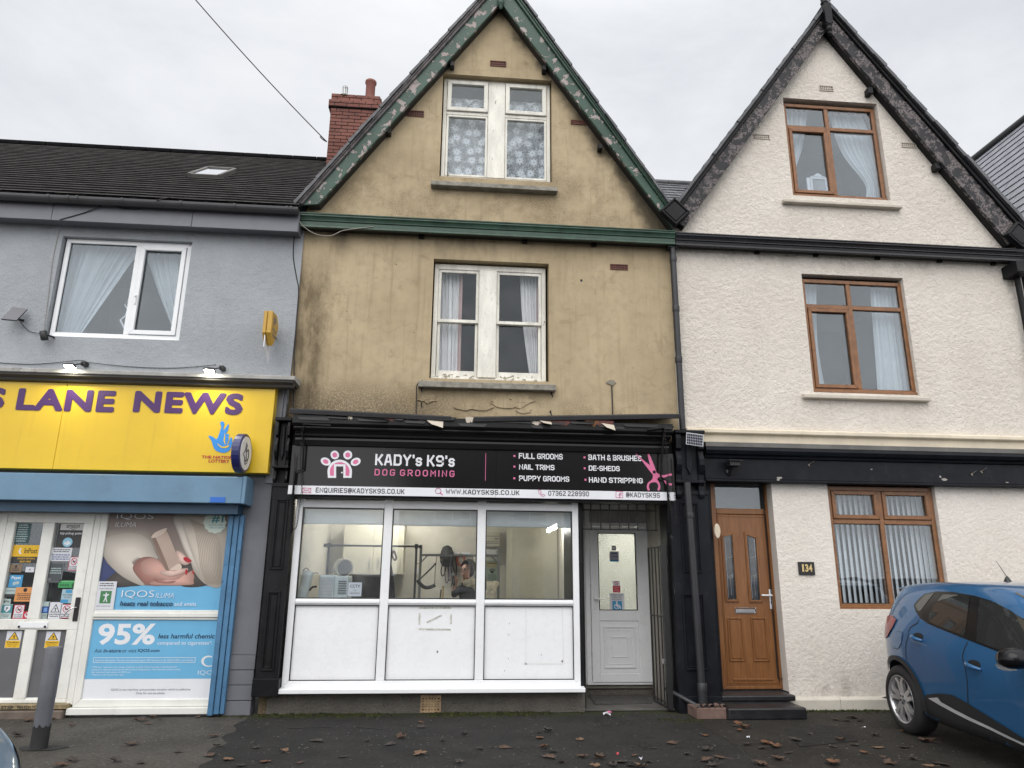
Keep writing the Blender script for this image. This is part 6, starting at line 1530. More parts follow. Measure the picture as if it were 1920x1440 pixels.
chain('short rusty chain hanging beside the right console bracket', [W(1262, 858, -.30), W(1264, 900, -.30), W(1266, 950, -.28), W(1268, 985, -.26)])
# wires on the tan wall
cable('cable', 'black cable snaking down the joint of the grey and tan walls', [W(552, 440, -.03), W(550, 480, -.03), W(556, 520, -.03), W(560, 545, -.03), W(556, 600, -.03), W(552, 660, -.03), W(551, 720, -.03), W(550, 770, -.05)], .008)
cable('cable', 'pale wire looping under the green eaves board', [W(556, 398, -.22), W(565, 420, -.19), W(590, 438, -.18), W(620, 442, -.18), W(645, 432, -.18), W(700, 425, -.18)], .005, CABLE_PALE)
cable('cable', 'black wire dropping from the stone sill down the flaking render', [W(792, 713, -.10), W(782, 722, -.06), W(781, 745, -.02), W(780, 776, -.02)], .007)
cable('cable', 'short black wire running up to a patch of filler on the tan wall', [W(1149, 778, -.015), W(1148, 750, -.012), W(1147, 722, -.012)], .008)
mb = MB(M('grey_filler', (.22, .2, .16), .9)); c = W(1146, 717, -.012); random.seed(2)
mb.prism([(c.x+(.055+random.uniform(-.012, .012))*math.cos(R(a)), c.z+(.036+random.uniform(-.01, .01))*math.sin(R(a))) for a in range(0, 360, 24)], 'y', -.014, -.001); mb.build('filler_patch', gs_)
# blown, flaking render under the first floor sill
mb = MB(TAN); random.seed(31)
for k in range(13):
    a, b = random.uniform(800, 1010), random.uniform(744, 774); c = W(a, b, -.012); w_, h_ = random.uniform(.08, .24), random.uniform(.03, .08)
    pts = [(c.x+w_*random.uniform(.5, 1.1)*math.cos(R(q)), c.z+h_*random.uniform(.5, 1.1)*math.sin(R(q))) for q in range(0, 360, 30)]
    mb.prism(pts, 'y', -.006-random.uniform(.002, .012), -.0005)
mb.build('blown_render', gs_)
for (a, b) in ((790, 757), (1032, 772), (1034, 738), (790, 728)):
    c = W(a, b, -.03); mb = MB(BLACK); mb.tube([(c.x, -.001, c.z), (c.x, -.04, c.z+.01), (c.x+.01, -.05, c.z-.05)], .008, n=6); mb.build('hook', gs_)
mb = MB(SEAL)
for (a, b, r) in ((1090, 526, .018), (650, 584, .006), (743, 496, .008), (776, 624, .007), (1187, 690, .006), (1198, 656, .005)):
    c = W(a, b, -.001); mb.sheet([(c.x+r*math.cos(R(q))*(1+.2*math.sin(q)), c.z+r*1.1*math.sin(R(q))) for q in range(0, 360, 40)], -.0015)
mb.build('holes', gs_)

# ------------------------------------------------------------------ curtains behind the upstairs panes
def cloth(name, col, tr=.5, stripes=None):
    m, nt = new_mat(name); t = NT(nt); v = t.obj()
    c = t.mix(t.ramp(t.noise(v, 6, 4), .3, .7), mul(col, .93), col)
    a = t.n('ShaderNodeBsdfDiffuse', Color=c); b = t.n('ShaderNodeBsdfTranslucent', Color=c); mx = t.n('ShaderNodeMixShader'); mx.inputs[0].default_value = tr*.5
    t.put(mx.inputs[1], a); t.put(mx.inputs[2], b)
    e = t.n('ShaderNodeBsdfTransparent'); m2 = t.n('ShaderNodeMixShader'); m2.inputs[0].default_value = tr*.35; t.put(m2.inputs[1], mx.outputs[0]); t.put(m2.inputs[2], e); t.out(m2); return m
VOILE = cloth('white_voile', (.86, .89, .91), .6); LINEN = cloth('white_curtain', (.86, .83, .82), .1); PINKISH = cloth('pinkish_hem', (.72, .52, .5), .1)
def curtain(label, left, right, Y, mat, folds=9, amp=.03, grp=None, hem=None, name='curtain', cat='curtain', seed=1):
    """left/right: lists of photo positions of its two edges from top to bottom"""
    l = smooth_open([W(*p, Y) for p in left], 8) if len(left) > 2 else [W(*left[0], Y).lerp(W(*left[1], Y), k/12) for k in range(13)]
    r = smooth_open([W(*p, Y) for p in right], 8) if len(right) > 2 else [W(*right[0], Y).lerp(W(*right[1], Y), k/12) for k in range(13)]
    n = 14; m_ = folds*10; random.seed(seed); ph = [random.uniform(-.8, .8) for _ in range(folds+2)]
    def smp(p, t):
        f = t*(len(p)-1); i = min(int(f), len(p)-2); return p[i].lerp(p[i+1], f-i)
    mb = MB(mat); vs = []; fs = []
    for i in range(n+1):
        a, b = smp(l, i/n), smp(r, i/n)
        for j in range(m_+1):
            u = j/m_; uu = u+.02*math.sin(u*folds*4.1+ph[int(u*folds)]); p = a.lerp(b, u)
            d = amp*(math.sin(uu*folds*2*math.pi+ph[0])+.4*math.sin(uu*folds*3.7*math.pi+ph[1]+i*.15))
            vs.append((p.x, p.y+d, p.z))
    for i in range(n):
        for j in range(m_): q = i*(m_+1)+j; fs.append((q, q+1, q+m_+2, q+m_+1))
    mb.add(vs, fs, mat, True)
    if hem:
        k = 8
        for i in range(len(mb.f)):
            if (i % m_) >= m_-k: mb.m[i] = mb.mi(hem)
    o = mb.build(name, None, recalc=False); top = smp(l, 1); rebase(o, (top.x, Y, top.z)); return tag(o, label, cat, grp)
curtain('white curtain with a pinkish hem behind the left first-floor sash of the tan house', [(818, 505), (817, 702)], [(868, 505), (863, 702)], .27, LINEN, 7, .025, hem=PINKISH, seed=3)
curtain('white curtain with pinkish lining behind the right first-floor sash of the tan house', [(974, 505), (979, 600), (992, 702)], [(1012, 505), (1012, 702)], .27, LINEN, 6, .02, hem=PINKISH, seed=4)
curtain('left half of the sheer white curtains in the white first-floor window of the grey shop', [(118, 452), (98, 628)], [(268, 462), (200, 560), (150, 632)], .22, VOILE, 10, .02, seed=5)
curtain('right half of the sheer white curtains in the white first-floor window of the grey shop', [(268, 462), (295, 545), (330, 632)], [(366, 462), (345, 634)], .22, VOILE, 7, .02, seed=6)
def lace():
    m, nt = new_mat('lace'); t = NT(nt); v = t.obj()
    sp = t.sep(v); cmb = t.n('ShaderNodeCombineXYZ'); t.put(cmb.inputs[0], sp[0]); t.put(cmb.inputs[1], sp[2])
    vo = t.n('ShaderNodeTexVoronoi'); vo.voronoi_dimensions = '2D'; vo.inputs['Scale'].default_value = 6.6; vo.inputs['Randomness'].default_value = .75; t.put(vo.inputs['Vector'], cmb.outputs[0])
    sub = t.n('ShaderNodeVectorMath', operation='SUBTRACT'); t.put(sub.inputs[0], cmb.outputs[0]); t.put(sub.inputs[1], vo.outputs['Position'])
    ps = t.sep(sub.outputs[0]); ang = t.math('ARCTAN2', ps[1], ps[0]); d = vo.outputs[0]
    pet = t.math('ADD', .36, t.math('MULTIPLY', t.math('COSINE', t.math('MULTIPLY', ang, 8.0)), .13))
    fl = t.math('SUBTRACT', 1.0, t.ramp(t.math('SUBTRACT', d, pet), -.02, .02))
    ring_ = t.math('MULTIPLY', t.ramp(d, .05, .075), 1.0)
    spoke = t.ramp(t.math('ABSOLUTE', t.math('SINE', t.math('MULTIPLY', ang, 4.0))), .12, .4)
    fl = t.math('MULTIPLY', fl, t.math('MULTIPLY', spoke, ring_))
    leaf = t.ramp(t.noise(cmb.outputs[0], 22, 3, .6, 2.5), .5, .56)
    net = t.math('MULTIPLY', t.math('ADD', t.ramp(t.math('SINE', t.math('MULTIPLY', ps[0], 900)), .2, .6), 0), .16)
    al = t.math('MAXIMUM', fl, t.math('MAXIMUM', t.math('MULTIPLY', leaf, .6), t.math('ADD', net, .20)), True)
    df = t.n('ShaderNodeBsdfDiffuse', Color=(.66, .68, .71)); tr = t.n('ShaderNodeBsdfTransparent'); mx = t.n('ShaderNodeMixShader'); t.put(mx.inputs[0], al); t.put(mx.inputs[1], tr); t.put(mx.inputs[2], df); t.out(mx); return m
LACE = lace()
curtain('flowered lace net behind the left half of the tan gable window', [(835, 184), (828, 338)], [(915, 188), (914, 342)], .24, LACE, 4, .008, seed=8, name='net_curtain')
curtain('flowered lace net behind the right half of the tan gable window', [(948, 190), (946, 342)], [(1028, 194), (1028, 345)], .24, LACE, 4, .008, seed=9, name='net_curtain')
# fish sticker on a sash
mb = MB(GREYINK); c = W(949, 618, .10)
mb.tube(smooth_open([(c.x-.055, .16, c.z), (c.x-.02, .16, c.z+.022), (c.x+.03, .16, c.z), (c.x+.055, .16, c.z-.018)], 5), .003, n=5); mb.tube(smooth_open([(c.x-.055, .16, c.z), (c.x-.02, .16, c.z-.022), (c.x+.03, .16, c.z), (c.x+.055, .16, c.z+.018)], 5), .003, n=5)
o = mb.build('sticker'); rebase(o, (c.x, .16, c.z)); tag(o, 'tiny fish outline sticker on the right sash of the tan house', 'sticker')
# zigzag ornament behind the white window's opening light
mb = MB(WHITEP); pts = [W(243, 560, .16), W(234, 572, .16), W(240, 580, .16), W(236, 592, .16), W(226, 600, .16), W(233, 615, .16)]
mb.tube(pts, .012, n=6); o = mb.build('ornament'); rebase(o, pts[-1]); tag(o, 'white zigzag ornament standing inside the white window of the grey shop', 'ornament')
# ================================================================== the cream house
CX0, CX1 = 2.925, 7.95
hs = thing('gabled_house', 'cream roughcast gabled house with black bargeboards and oak coloured windows and door', 'house', (5.4, 0, 0))
HY = -.02
gl2 = gable(hs, (1252, 402), (1549, 7), (1950, 454), (1284, 425), (1551, 55), (1893, 458), (BARGEBLACK, BLACK, BLACK))
ol, oa, orr, il, ia, ir = gl2
g0 = Q4((1464, 196), (1634, 206), (1662, 378), (1483, 371), .07); f0 = Q4((1498, 523), (1686, 533), (1717, 742), (1521, 735), .07); l0_ = Q4((1548, 912), (1747, 915), (1771, 1141), (1568, 1141), .06)
gt_ = (W(1464, 184, HY).z+W(1638, 193, HY).z)/2; ft_ = (W(1497, 513, HY).z+W(1692, 521, HY).z)/2
zlow = (W(1340, 906, HY).z+W(1900, 911, HY).z)/2
hole_g = (g0[0]-.01, W(1657, 285, HY).x, g0[2]-.02, gt_); hole_f = (f0[0]-.01, W(1708, 630, HY).x, f0[2]-.02, ft_)
hole_l = (l0_[0]-.01, W(1768, 1025, HY).x, l0_[2]-.005, zlow+.1)
dxl, dxr = W(1342, 1100, .07).x, W(1456, 1100, .07).x
wxr = (W(1444, 910, HY).x+W(1481, 1290, HY).x)/2; dzb = (W(1355, 1294, .07).z+W(1471, 1294, .07).z)/2
kl = (oa[1]-ol[1])/(oa[0]-ol[0]); kr = (oa[1]-orr[1])/(orr[0]-oa[0])
def zr2(x): return (oa[1]-.12)-(kl*(oa[0]-x) if x < oa[0] else kr*(x-oa[0]))
zst = W(1600, 822, HY).z
mb = MB(CREAM)
wall(mb, [(CX0, zst-.3), (CX1, zst-.3), (CX1, max(5.9, zr2(CX1))), (oa[0], oa[1]-.12), (CX0, max(5.9, zr2(CX0)))], [hole_g, hole_f], HY, CREAM, .12)
mb.quad((CX0, HY, zst), (CX0, .1, zst), (CX0, .1, 5.9), (CX0, HY, 5.9)); mb.build('wall', hs, recalc=False)
mb = MB(CREAM_LOW)
wall(mb, [(wxr, 0), (CX1, 0), (CX1, zlow+.12), (wxr, zlow+.12)], [hole_l], HY, CREAM_LOW, .12)
mb.quad((wxr, HY, .2), (wxr, .22, .2), (wxr, .22, zlow+.1), (wxr, HY, zlow+.1), M('cream_reveal', (.64, .60, .55), .7, var=.05, dirt=.2)); mb.build('lower_wall', hs, recalc=False)
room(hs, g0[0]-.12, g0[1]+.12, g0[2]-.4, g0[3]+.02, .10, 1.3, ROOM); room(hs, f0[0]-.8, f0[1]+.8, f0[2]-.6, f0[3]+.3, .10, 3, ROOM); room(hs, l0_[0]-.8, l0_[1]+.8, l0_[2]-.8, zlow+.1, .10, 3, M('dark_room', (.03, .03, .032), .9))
a, b, c = W(1470, 371, -.1), W(1692, 383, -.1), W(1692, 391, -.1); sill_box(hs, a.x, b.x, (a.z+b.z)/2, .055, SILLCREAM, -.10, .06)
a, b = W(1508, 736, -.1), W(1746, 744, -.1); sill_box(hs, a.x, b.x, (a.z+b.z)/2, .06, SILLCREAM, -.10, .06)
def oak_window(rect, px_m, tr_l, tr_r, Y, sash_lower_left=True, top_sashes=False):
    x0, x1, z0, z1 = rect; mb = MB(OAK2); fw = .055
    mb.ring(x0, x1, z0, z1, fw, Y-.03, Y+.05); xm = px_m; zt = (tr_l+tr_r)/2
    mb.box(xm-.03, xm+.03, Y-.029, Y+.049, z0+fw, z1-fw)
    for (a, b) in ((x0+fw, xm-.03), (xm+.03, x1-fw)): mb.box(a, b, Y-.028, Y+.048, zt-.03, zt+.03)
    mb.box(x0-.005, x1+.005, Y-.055, Y-.0305, z0-.01, z0+.03)
    w = mb.build('window', hs, bevel=.006)
    for i, (a, b) in enumerate(((x0+fw, xm-.03), (xm+.03, x1-fw))):
        for j, (c, d) in enumerate(((z0+fw, zt-.03), (zt+.03, z1-fw))):
            ins = 0
            if (j == 0 and i == 0 and sash_lower_left) or (j == 1 and top_sashes):
                m2 = MB(OAK2); m2.ring(a+.003, b-.003, c+.003, d-.003, .05, Y-.045, Y+.02); m2.build('opening_sash', w, bevel=.005); ins = .05
            p = MB(GLASS_UP if not top_sashes else GLASS); p.box(a+ins-.002, b-ins+.002, Y-.004, Y+.002, c+ins-.002, d-ins+.002); p.build('pane', w)
            g = MB(SEAL); g.ring(a+ins, b-ins, c+ins, d-ins, .006, Y-.012, Y-.0045); g.build('seal', w)
    return w
oak_window(g0, W(1557, 290, .06).x, ZZ(238, 1500, .06), ZZ(248, 1600, .06), .07)
oak_window(f0, W(1600, 632, .06).x, ZZ(576, 1540, .06), ZZ(580, 1650, .06), .07)
oak_window(l0_, W(1659, 1030, .05).x, ZZ(979, 1600, .05), ZZ(979, 1720, .05), .06, False, True)
for bx_ in ((1536, 161, 1562, 171), (1414, 252, 1443, 261), (1689, 268, 1717, 277), (1894, 527, 1914, 536)): airbrick(hs, bx_, SILLCREAM, HY)
for (a, b) in ((1636, 166), (1763, 308)):
    p = W(a, b, -.17); mb = MB(BLACK); mb.box(p.x-.04, p.x+.04, -.13, HY, p.z-.05, p.z+.06); mb.build('purlin_end', hs, bevel=.01)
# eaves cornice, diamond blocks, finial
zt_e2 = (W(1270, 432, -.2).z+W(1920, 466, -.2).z)/2; zb_e2 = (W(1268, 459, -.17).z+W(1920, 490, -.17).z)/2
eaves(hs, XB+.004, 8.0, zt_e2, zb_e2, BLACK, M('black_glossy_gutter', (.012, .012, .014), .28, var=.2, bump=.2, bs=20))
for a in (1420, 1530, 1645, 1760, 1860):
    x = XX(a, 470, -.06); mb = MB(BLACK); mb.box(x-.03, x+.03, -.06, HY-.002, zb_e2-.015, zb_e2+.018); mb.build('bracket_end', hs)
for (a, b, Y_) in ((1266, 396, -.24), (1913, 440, -.24)):
    c = W(a, b, Y_); mb = MB(BLACK)
    for r, y0, y1 in ((.215, -.21, -.17), (.205, -.235, -.2105), (.15, -.25, -.2355)):
        k = .18 if r > .2 else .0
        mb.prism([(c.x, c.z-r), (c.x+r, c.z), (c.x, c.z+r), (c.x-r, c.z)], 'y', y0, y1)
    for q in range(4):
        m_ = [(0, -1), (1, 0), (0, 1), (-1, 0)]; p, q2 = m_[q], m_[(q+1) % 4]
        mb.prism([(c.x+p[0]*.205, c.z+p[1]*.205), (c.x+q2[0]*.205, c.z+q2[1]*.205), (c.x+q2[0]*.165, c.z+q2[1]*.165), (c.x+p[0]*.165, c.z+p[1]*.165)], 'y', -.255, -.236)
    mb.build('diamond_block', hs, bevel=.006)
c = W(1552, 45, BY-.07); zt3 = W(1552, 10, BY-.07).z; mb = MB(BLACK)
mb.box(c.x-.055, c.x+.055, BY-.13, BY-.036, c.z-.02, zt3); mb.lathe([(0, .02), (.05, .02), (.06, -.01), (.035, -.04), (.05, -.075), (.045, -.11), (.02, -.135), (.03, -.155), (.02, -.18), (0, -.185)], (c.x, BY-.08, c.z-.02), n=16)
mb.lathe([(.045, 0), (.06, .02), (.04, .05), (.05, .09), (.03, .13), (.035, .17), (.0, .26)], (c.x-.02, BY-.08, zt3), n=16); mb.build('finial', hs, bevel=.006)
# string course, shopfront cornice, fascia
cb0, cb1 = W(1290, 799, -.1), W(1920, 822, -.1)
zA_ = (W(1290, 798, -.12).z+W(1920, 823, -.12).z)/2
mb = MB(CREAM_PAINT)
mb.prism([(HY+.0, zA_+.03), (-.12, zA_), (-.12, zA_-.05), (-.07, zA_-.065), (-.06, zA_-.17), (HY, zA_-.17)], 'x', CX0+.02, 8.0); mb.build('string_course', hs, bevel=.008)
zB_ = (W(1320, 824, -.22).z+W(1920, 846, -.22).z)/2; zB_ = min(zB_, zA_-.12)
mb = MB(LEADGREY); mb.prism([(-.055, zB_+.02), (-.225, zB_), (-.225, zB_-.06), (-.055, zB_-.06)], 'x', rx_r-.01, 8.0); mb.build('lead_edge', hs, bevel=.004)
mb = MB(BLACK2); mb.prism([(-.05, zB_-.062), (-.22, zB_-.062), (-.225, zB_-.1), (-.20, zB_-.14), (-.16, zB_-.16), (-.15, zB_-.185), (-.05, zB_-.185)], 'x', rx_r-.008, 8.0); mb.build('cornice', hs)
zF = (W(1330, 905, -.12).z+W(1920, 911, -.12).z)/2
mb = MB(BLACK2); mb.box(rx_r-.005, 8.0, -.12, .12, zF+.03, zB_-.187); mb.box(rx_r-.004, 8.0, -.14, .12, zF, zF+.028); mb.build('fascia', hs, bevel=.005)
mb = MB(flat('flaked_paint', (.30, .28, .26))); random.seed(8)
for (a, b, w_, h_) in ((1462, 896, 14, 5), (1458, 900, 8, 4), (1770, 899, 14, 5), (1763, 894, 6, 4), (1634, 880, 6, 2), (1852, 862, 8, 2), (1886, 905, 8, 2)):
    c = W(a, b, -.1215); q = w_/150/2; r = h_/150/2
    mb.sheet([(c.x+q*random.uniform(.6, 1.1)*math.cos(R(d)), c.z+r*random.uniform(.6, 1.2)*math.sin(R(d))) for d in range(0, 360, 40)], -.1425 if b > 899 else -.1215)
for (a, b) in ((1515, 871), (1838, 884), (1820, 889)):
    c = W(a, b, -.125); mb.add([(c.x, -.121, c.z), (c.x+.075, -.125, c.z+.035), (c.x+.08, -.16, c.z+.05), (c.x+.005, -.15, c.z+.005), (c.x+.01, -.15, c.z-.03)], [(0, 1, 2, 3), (0, 3, 4)], CURL)
mb.build('paint_curls', hs, recalc=False)
# plinth and steps
zp = (W(1500, 1309, -.07).z+W(1660, 1308, -.07).z)/2
yS = G(1440, 1351).y
xs0, xs1 = W(1369, 1338, yS).x, W(1514, 1338, yS).x; zs = W(1440, 1327, yS).z
pxj = W(1577, 1322, -.07).x
mb = MB(PLINTH); mb.prism([(-.075, 0), (-.075, zp-.02), (-.05, zp), (.0, zp+.01), (.0, 0)], 'x', xs1-.1, pxj-.003); mb.prism([(-.075, 0), (-.075, zp-.02), (-.05, zp), (.0, zp+.01), (.0, 0)], 'x', pxj+.003, 8.0); mb.build('plinth', hs, bevel=.006)
STEPB = M('black_step_paint', (.014, .014, .016), .38, var=.3, vs=5, bump=.5, bs=18, bd=.01, dirt=.5, dcol=(.06, .055, .05), ds=6)
mb = MB(STEPB); xl0 = W(1347, 1326, -.13).x; yU = -.2
zu = W(1420, 1304, yU).z; xu0, xu1 = W(1347, 1312, yU).x, W(1493, 1312, yU).x
mb.box(xs0-.02, xs1, yS, .1, 0, zs-.002); mb.box(rx_r+.0, xs0-.021, -.22, .02, 0, zs-.02)
mb.build('lower_step', hs, bevel=.02, seg=2); mb = MB(STEPB); mb.box(max(xu0, rx_r+.004), xu1, yU, .16, zs, zu); mb.build('upper_step', hs, bevel=.016, seg=2)
mb = MB(BLACK2); mb.box(rx_r-.03, dxl+.0, .051, .12, 0, zlow+.2); mb.build('door_jamb', hs)
# ---- oak door
Y = .16; zt0_ = (W(1328, 907, Y).z+W(1437, 907, Y).z)/2
mb = MB(OAK); x0, x1 = dxl-.01, (W(1437, 910, Y).x+W(1472, 1290, Y).x)/2; x0 = (W(1328, 910, Y).x+W(1355, 1292, Y).x)/2
mb.ring(x0, x1, dzb, zt0_+.06, .062, Y-.03, Y+.06, wt=.07, wb=.04); ztr = (ZZ(960, 1385, Y))
mb.box(x0+.062, x1-.062, Y-.028, Y+.058, ztr-.03, ztr+.04); dfo = mb.build('door_frame', hs, bevel=.006)
p = MB(GLASS); p.box(x0+.06, x1-.06, Y+.0, Y+.006, ztr+.04, zt0_+.01); p.build('pane', dfo)
p = MB(M('fanlight_net', (.06, .064, .07), .8)); p.box(x0+.06, x1-.06, Y+.05, Y+.052, ztr+.03, zt0_+.07); p.build('fanlight_blind', dfo)
l0x, l1x = x0+.067, x1-.067; lz0, lz1 = dzb+.045, ztr-.035
mb = MB(OAK); yo = Y-.02
mb.box(l0x, l1x, yo, Y+.03, lz0, lz1); 
mb.ring(l0x+.012, l1x-.012, lz0+.02, lz1-.012, .018, yo-.006, yo-.0005)
mb.box(l0x+.07, l1x-.07, yo-.012, yo-.0005, lz0+.05, lz0+.075)
dro = mb.build('front_door', hs, bevel=.005)
def dpt(a, b): p = W(a, b, yo); return (p.x, p.z)
def upright(pts):
    """straighten a photo quad into an upright panel"""
    xs_ = [(dpt(*pts[0])[0]+dpt(*pts[3])[0])/2, (dpt(*pts[1])[0]+dpt(*pts[2])[0])/2]
    zz_ = [dpt(*p)[1] for p in pts]; return [(xs_[0], zz_[3]), (xs_[1], (zz_[2]+zz_[3])/2), (xs_[1], zz_[1]), (xs_[0], zz_[0])]
def offs(pts, d):
    n = len(pts); out = []
    for i in range(n):
        a, b, c = [Vector(pts[(i+k-1) % n]) for k in range(3)]; u = (b-a).normalized(); v = (c-b).normalized(); n1 = Vector((-u.y, u.x)); n2 = Vector((-v.y, v.x)); m_ = (n1+n2); m_ = m_/max(.3, m_.dot(n1)); out.append(tuple(b+m_*d))
    return out
LEAD = M('lead_came', (.35, .36, .37), .35, metal=.8)
DGL = M('dark_leaded_glass', (.03, .034, .04), .07, var=.5, vs=8, spec=.9)
for pts in ([(1350, 1003), (1375, 997), (1386, 1129), (1361, 1129)], [(1393, 997), (1419, 1006), (1431, 1130), (1406, 1130)]):
    q = upright(pts); mb = MB(OAK)
    q1, q2 = offs(q, .012), offs(q, .03)
    for k in range(4): mb.prism([q[k], q[(k+1) % 4], q2[(k+1) % 4], q2[k]], 'y', yo-.014, yo-.0005)
    for k in range(4): mb.prism([q1[k], q1[(k+1) % 4], q2[(k+1) % 4], q2[k]], 'y', yo-.02, yo-.0145)
    mb.build('glazing_bead', dro, bevel=.004); mb = MB(DGL); mb.sheet(offs(q, .028), yo-.002); mb.build('pane', dro, recalc=False)
    mb = MB(LEAD); q3 = offs(q, .045); yy = yo-.004
    loop = [(a, yy, b) for a, b in q3]+[(q3[0][0], yy, q3[0][1])]; mb.tube(loop, .0035, n=5)
    xm = (q3[0][0]+q3[1][0])/2; zb3, zt3 = q3[0][1], q3[3][1]
    for f in (.33, .36, .66): mb.tube([(q3[0][0], yy, lerp(zb3, zt3, f)), (xm, yy, lerp(zb3, zt3, f)), (q3[1][0], yy, lerp(zb3, zt3, f+.03))], .0035, n=5)
    mb.tube([(xm, yy, lerp(zb3, zt3, .05)), (xm, yy, lerp(zb3, zt3, .33))], .003, n=5); mb.build('leading', dro)
for pts in ([(1363, 1158), (1391, 1158), (1397, 1240), (1368, 1240)], [(1407, 1158), (1435, 1158), (1443, 1240), (1413, 1240)]):
    q = upright(pts); mb = MB(OAK); q2, q3 = offs(q, .016), offs(q, .03)
    for k in range(4): mb.prism([q[k], q[(k+1) % 4], q2[(k+1) % 4], q2[k]], 'y', yo-.012, yo-.0005)
    mb.prism(q3, 'y', yo-.008, yo-.0005); mb.build('door_panel', dro, bevel=.006)
a = RC(1378, 1139, 1417, 1150, yo); mb = MB(CHROME); mb.ring(a[0], a[1], a[2], a[3], .008, yo-.012, yo-.001); mb.box(a[0]+.009, a[1]-.009, yo-.009, yo-.001, a[2]+.009, a[3]-.02, M('satin_silver', (.5, .5, .5), .35, metal=.9)); mb.build('letter_box', dro, bevel=.003)
mb = MB(WHITEP); hx = XX(1445, 1125, yo); hz_ = ZZ(1116, 1445, yo); mb.box(hx-.016, hx+.016, yo-.012, yo-.0005, hz_-.16, hz_+.07); mb.tube([(hx, yo-.01, hz_), (hx, yo-.05, hz_), (hx-.13, yo-.05, hz_)], .011); mb.box(hx-.006, hx+.006, yo-.014, yo-.0125, hz_-.1, hz_-.07, INK); mb.build('door_handle', dro, bevel=.004)
c = W(1336, 997, yo-.02); mb = MB(M('cream_bell', (.6, .52, .4), .5)); mb.prism([(c.x+.04*math.cos(R(d)), c.z+.09*math.sin(R(d))) for d in range(0, 360, 20)], 'y', -.05, -.02); mb.build('bell_box', hs, bevel=.008)

# number plate, solar panel, camera, right-hand downpipe head
a = RC(1498, 1053.5, 1528, 1078, -.045)
npl = thing('number_plate', 'black house number plate on the cream wall beside the oak coloured door', 'sign', ((a[0]+a[1])/2, -.045, a[2]))
mb = MB(SIGNBLACK); mb.box(a[0], a[1], -.042, HY-.001, a[2], a[3]); mb.build('plate', npl, bevel=.003)
GOLD = M('gold_lettering', (.62, .46, .20), .4); b = RC(1504, 1058, 1523, 1072, -.0435); mb = MB(GOLD)
w_ = b[1]-b[0]; 
for s, f0_, f1_ in (('1', 0, .18), ('3', .30, .62), ('4', .66, 1.0)): mb.text(s, b[0]+w_*f0_, b[0]+w_*f1_, b[2], b[3], -.0435, GOLD, .035)
mb.build('lettering', npl, recalc=False)
c = W(1303, 824, -.38)
sp = thing('solar_panel', 'small white framed solar panel tilted on the black bracket above the pipe', 'solar panel', tuple(c))
def tl(u, v, d=0): return (c.x+u*.105-v*.0+.0, c.y+.0+v*-.02-d, c.z+v*.07-u*.012)
mb = MB(WHITEP); vs = [tl(-1, -1), tl(1, -1), tl(1, 1), tl(-1, 1)]; mb.add(vs+[(x, y+.015, z) for x, y, z in vs], [(0, 1, 2, 3), (4, 5, 6, 7), (0, 1, 5, 4), (1, 2, 6, 5), (2, 3, 7, 6), (3, 0, 4, 7)]); mb.build('frame', sp)
mb = MB(M('solar_cells', (.025, .03, .05), .2))
for i in range(9):
    for j in range(4):
        u0, u1 = -.93+i*.207, -.93+i*.207+.165; v0, v1 = -.9+j*.455, -.9+j*.455+.38; mb.add([tl(u0, v0, .002), tl(u1, v0, .002), tl(u1, v1, .002), tl(u0, v1, .002)], [(0, 1, 2, 3)])
mb.build('cells', sp, recalc=False)
mb = MB(PLASTIC_BLACK); mb.tube([(c.x, c.y+.015, c.z), (c.x, -.22, c.z-.05)], .015); mb.build('bracket', sp)
a = W(1372, 870, -.2)
cm = thing('security_camera', 'black security camera under a flat hood on the black fascia above the oak coloured door', 'camera', tuple(a))
mb = MB(PLASTIC_BLACK); mb.prism([(-.30, a.z-.035), (-.17, a.z-.035), (-.17, a.z+.03), (-.30, a.z+.03)], 'x', a.x-.06, a.x+.07); mb.prism([(-.34, a.z+.02), (-.16, a.z+.05), (-.16, a.z+.06), (-.34, a.z+.03)], 'x', a.x-.085, a.x+.095); mb.build('body', cm, bevel=.006)
mb = MB(PLASTIC_BLACK); mb.tube([(a.x, -.2, a.z-.03), (a.x-.01, -.17, a.z-.09), (a.x-.01, -.121, a.z-.09)], .02); mb.lathe([(0, 0), (.045, 0), (.045, .02), (0, .02)], (a.x-.01, -.141, a.z-.09), n=16, axis=(0, 1, 0)); mb.build('bracket', cm)
mb = MB(BLACK); c = W(1908, 505, -.2); mb.box(c.x-.09, c.x+.12, -.30, HY-.002, c.z-.08, c.z+.09); x = c.x+.06; mb.tube([(x, -.1, c.z-.06), (x, -.1, .05)], .04, n=12); mb.build('downpipe', hs, bevel=.006)
cable('cable', 'thin black cable hanging under the pipe head at the edge of the cream wall', [W(1903, 518, -.04), W(1912, 535, -.04), W(1914, 560, -.04), W(1918, 566, -.04)], .006)

# curtains, dressing mirror and vertical blind in the cream house
curtain('white tied-back curtain at the left of the cream gable window', [(1466, 203), (1476, 300), (1483, 330)], [(1514, 207), (1506, 270), (1486, 332)], .22, VOILE, 5, .02, seed=11)
curtain('white tied-back curtain at the right of the cream gable window', [(1553, 210), (1578, 285), (1622, 344), (1622, 378)], [(1612, 212), (1640, 285), (1652, 344), (1656, 380)], .22, VOILE, 7, .02, seed=12)
curtain('narrow sheer curtain at the left of the oak first-floor window', [(1500, 530), (1521, 725)], [(1530, 532), (1532, 640), (1546, 727)], .22, VOILE, 3, .015, seed=13)
curtain('wide white curtain at the right of the oak first-floor window', [(1630, 535), (1645, 735)], [(1684, 540), (1712, 738)], .22, VOILE, 7, .02, seed=14)
mr_ = thing('dressing_mirror', 'white scalloped dressing table mirror inside the cream gable window', 'mirror', tuple(W(1533, 372, .32)))
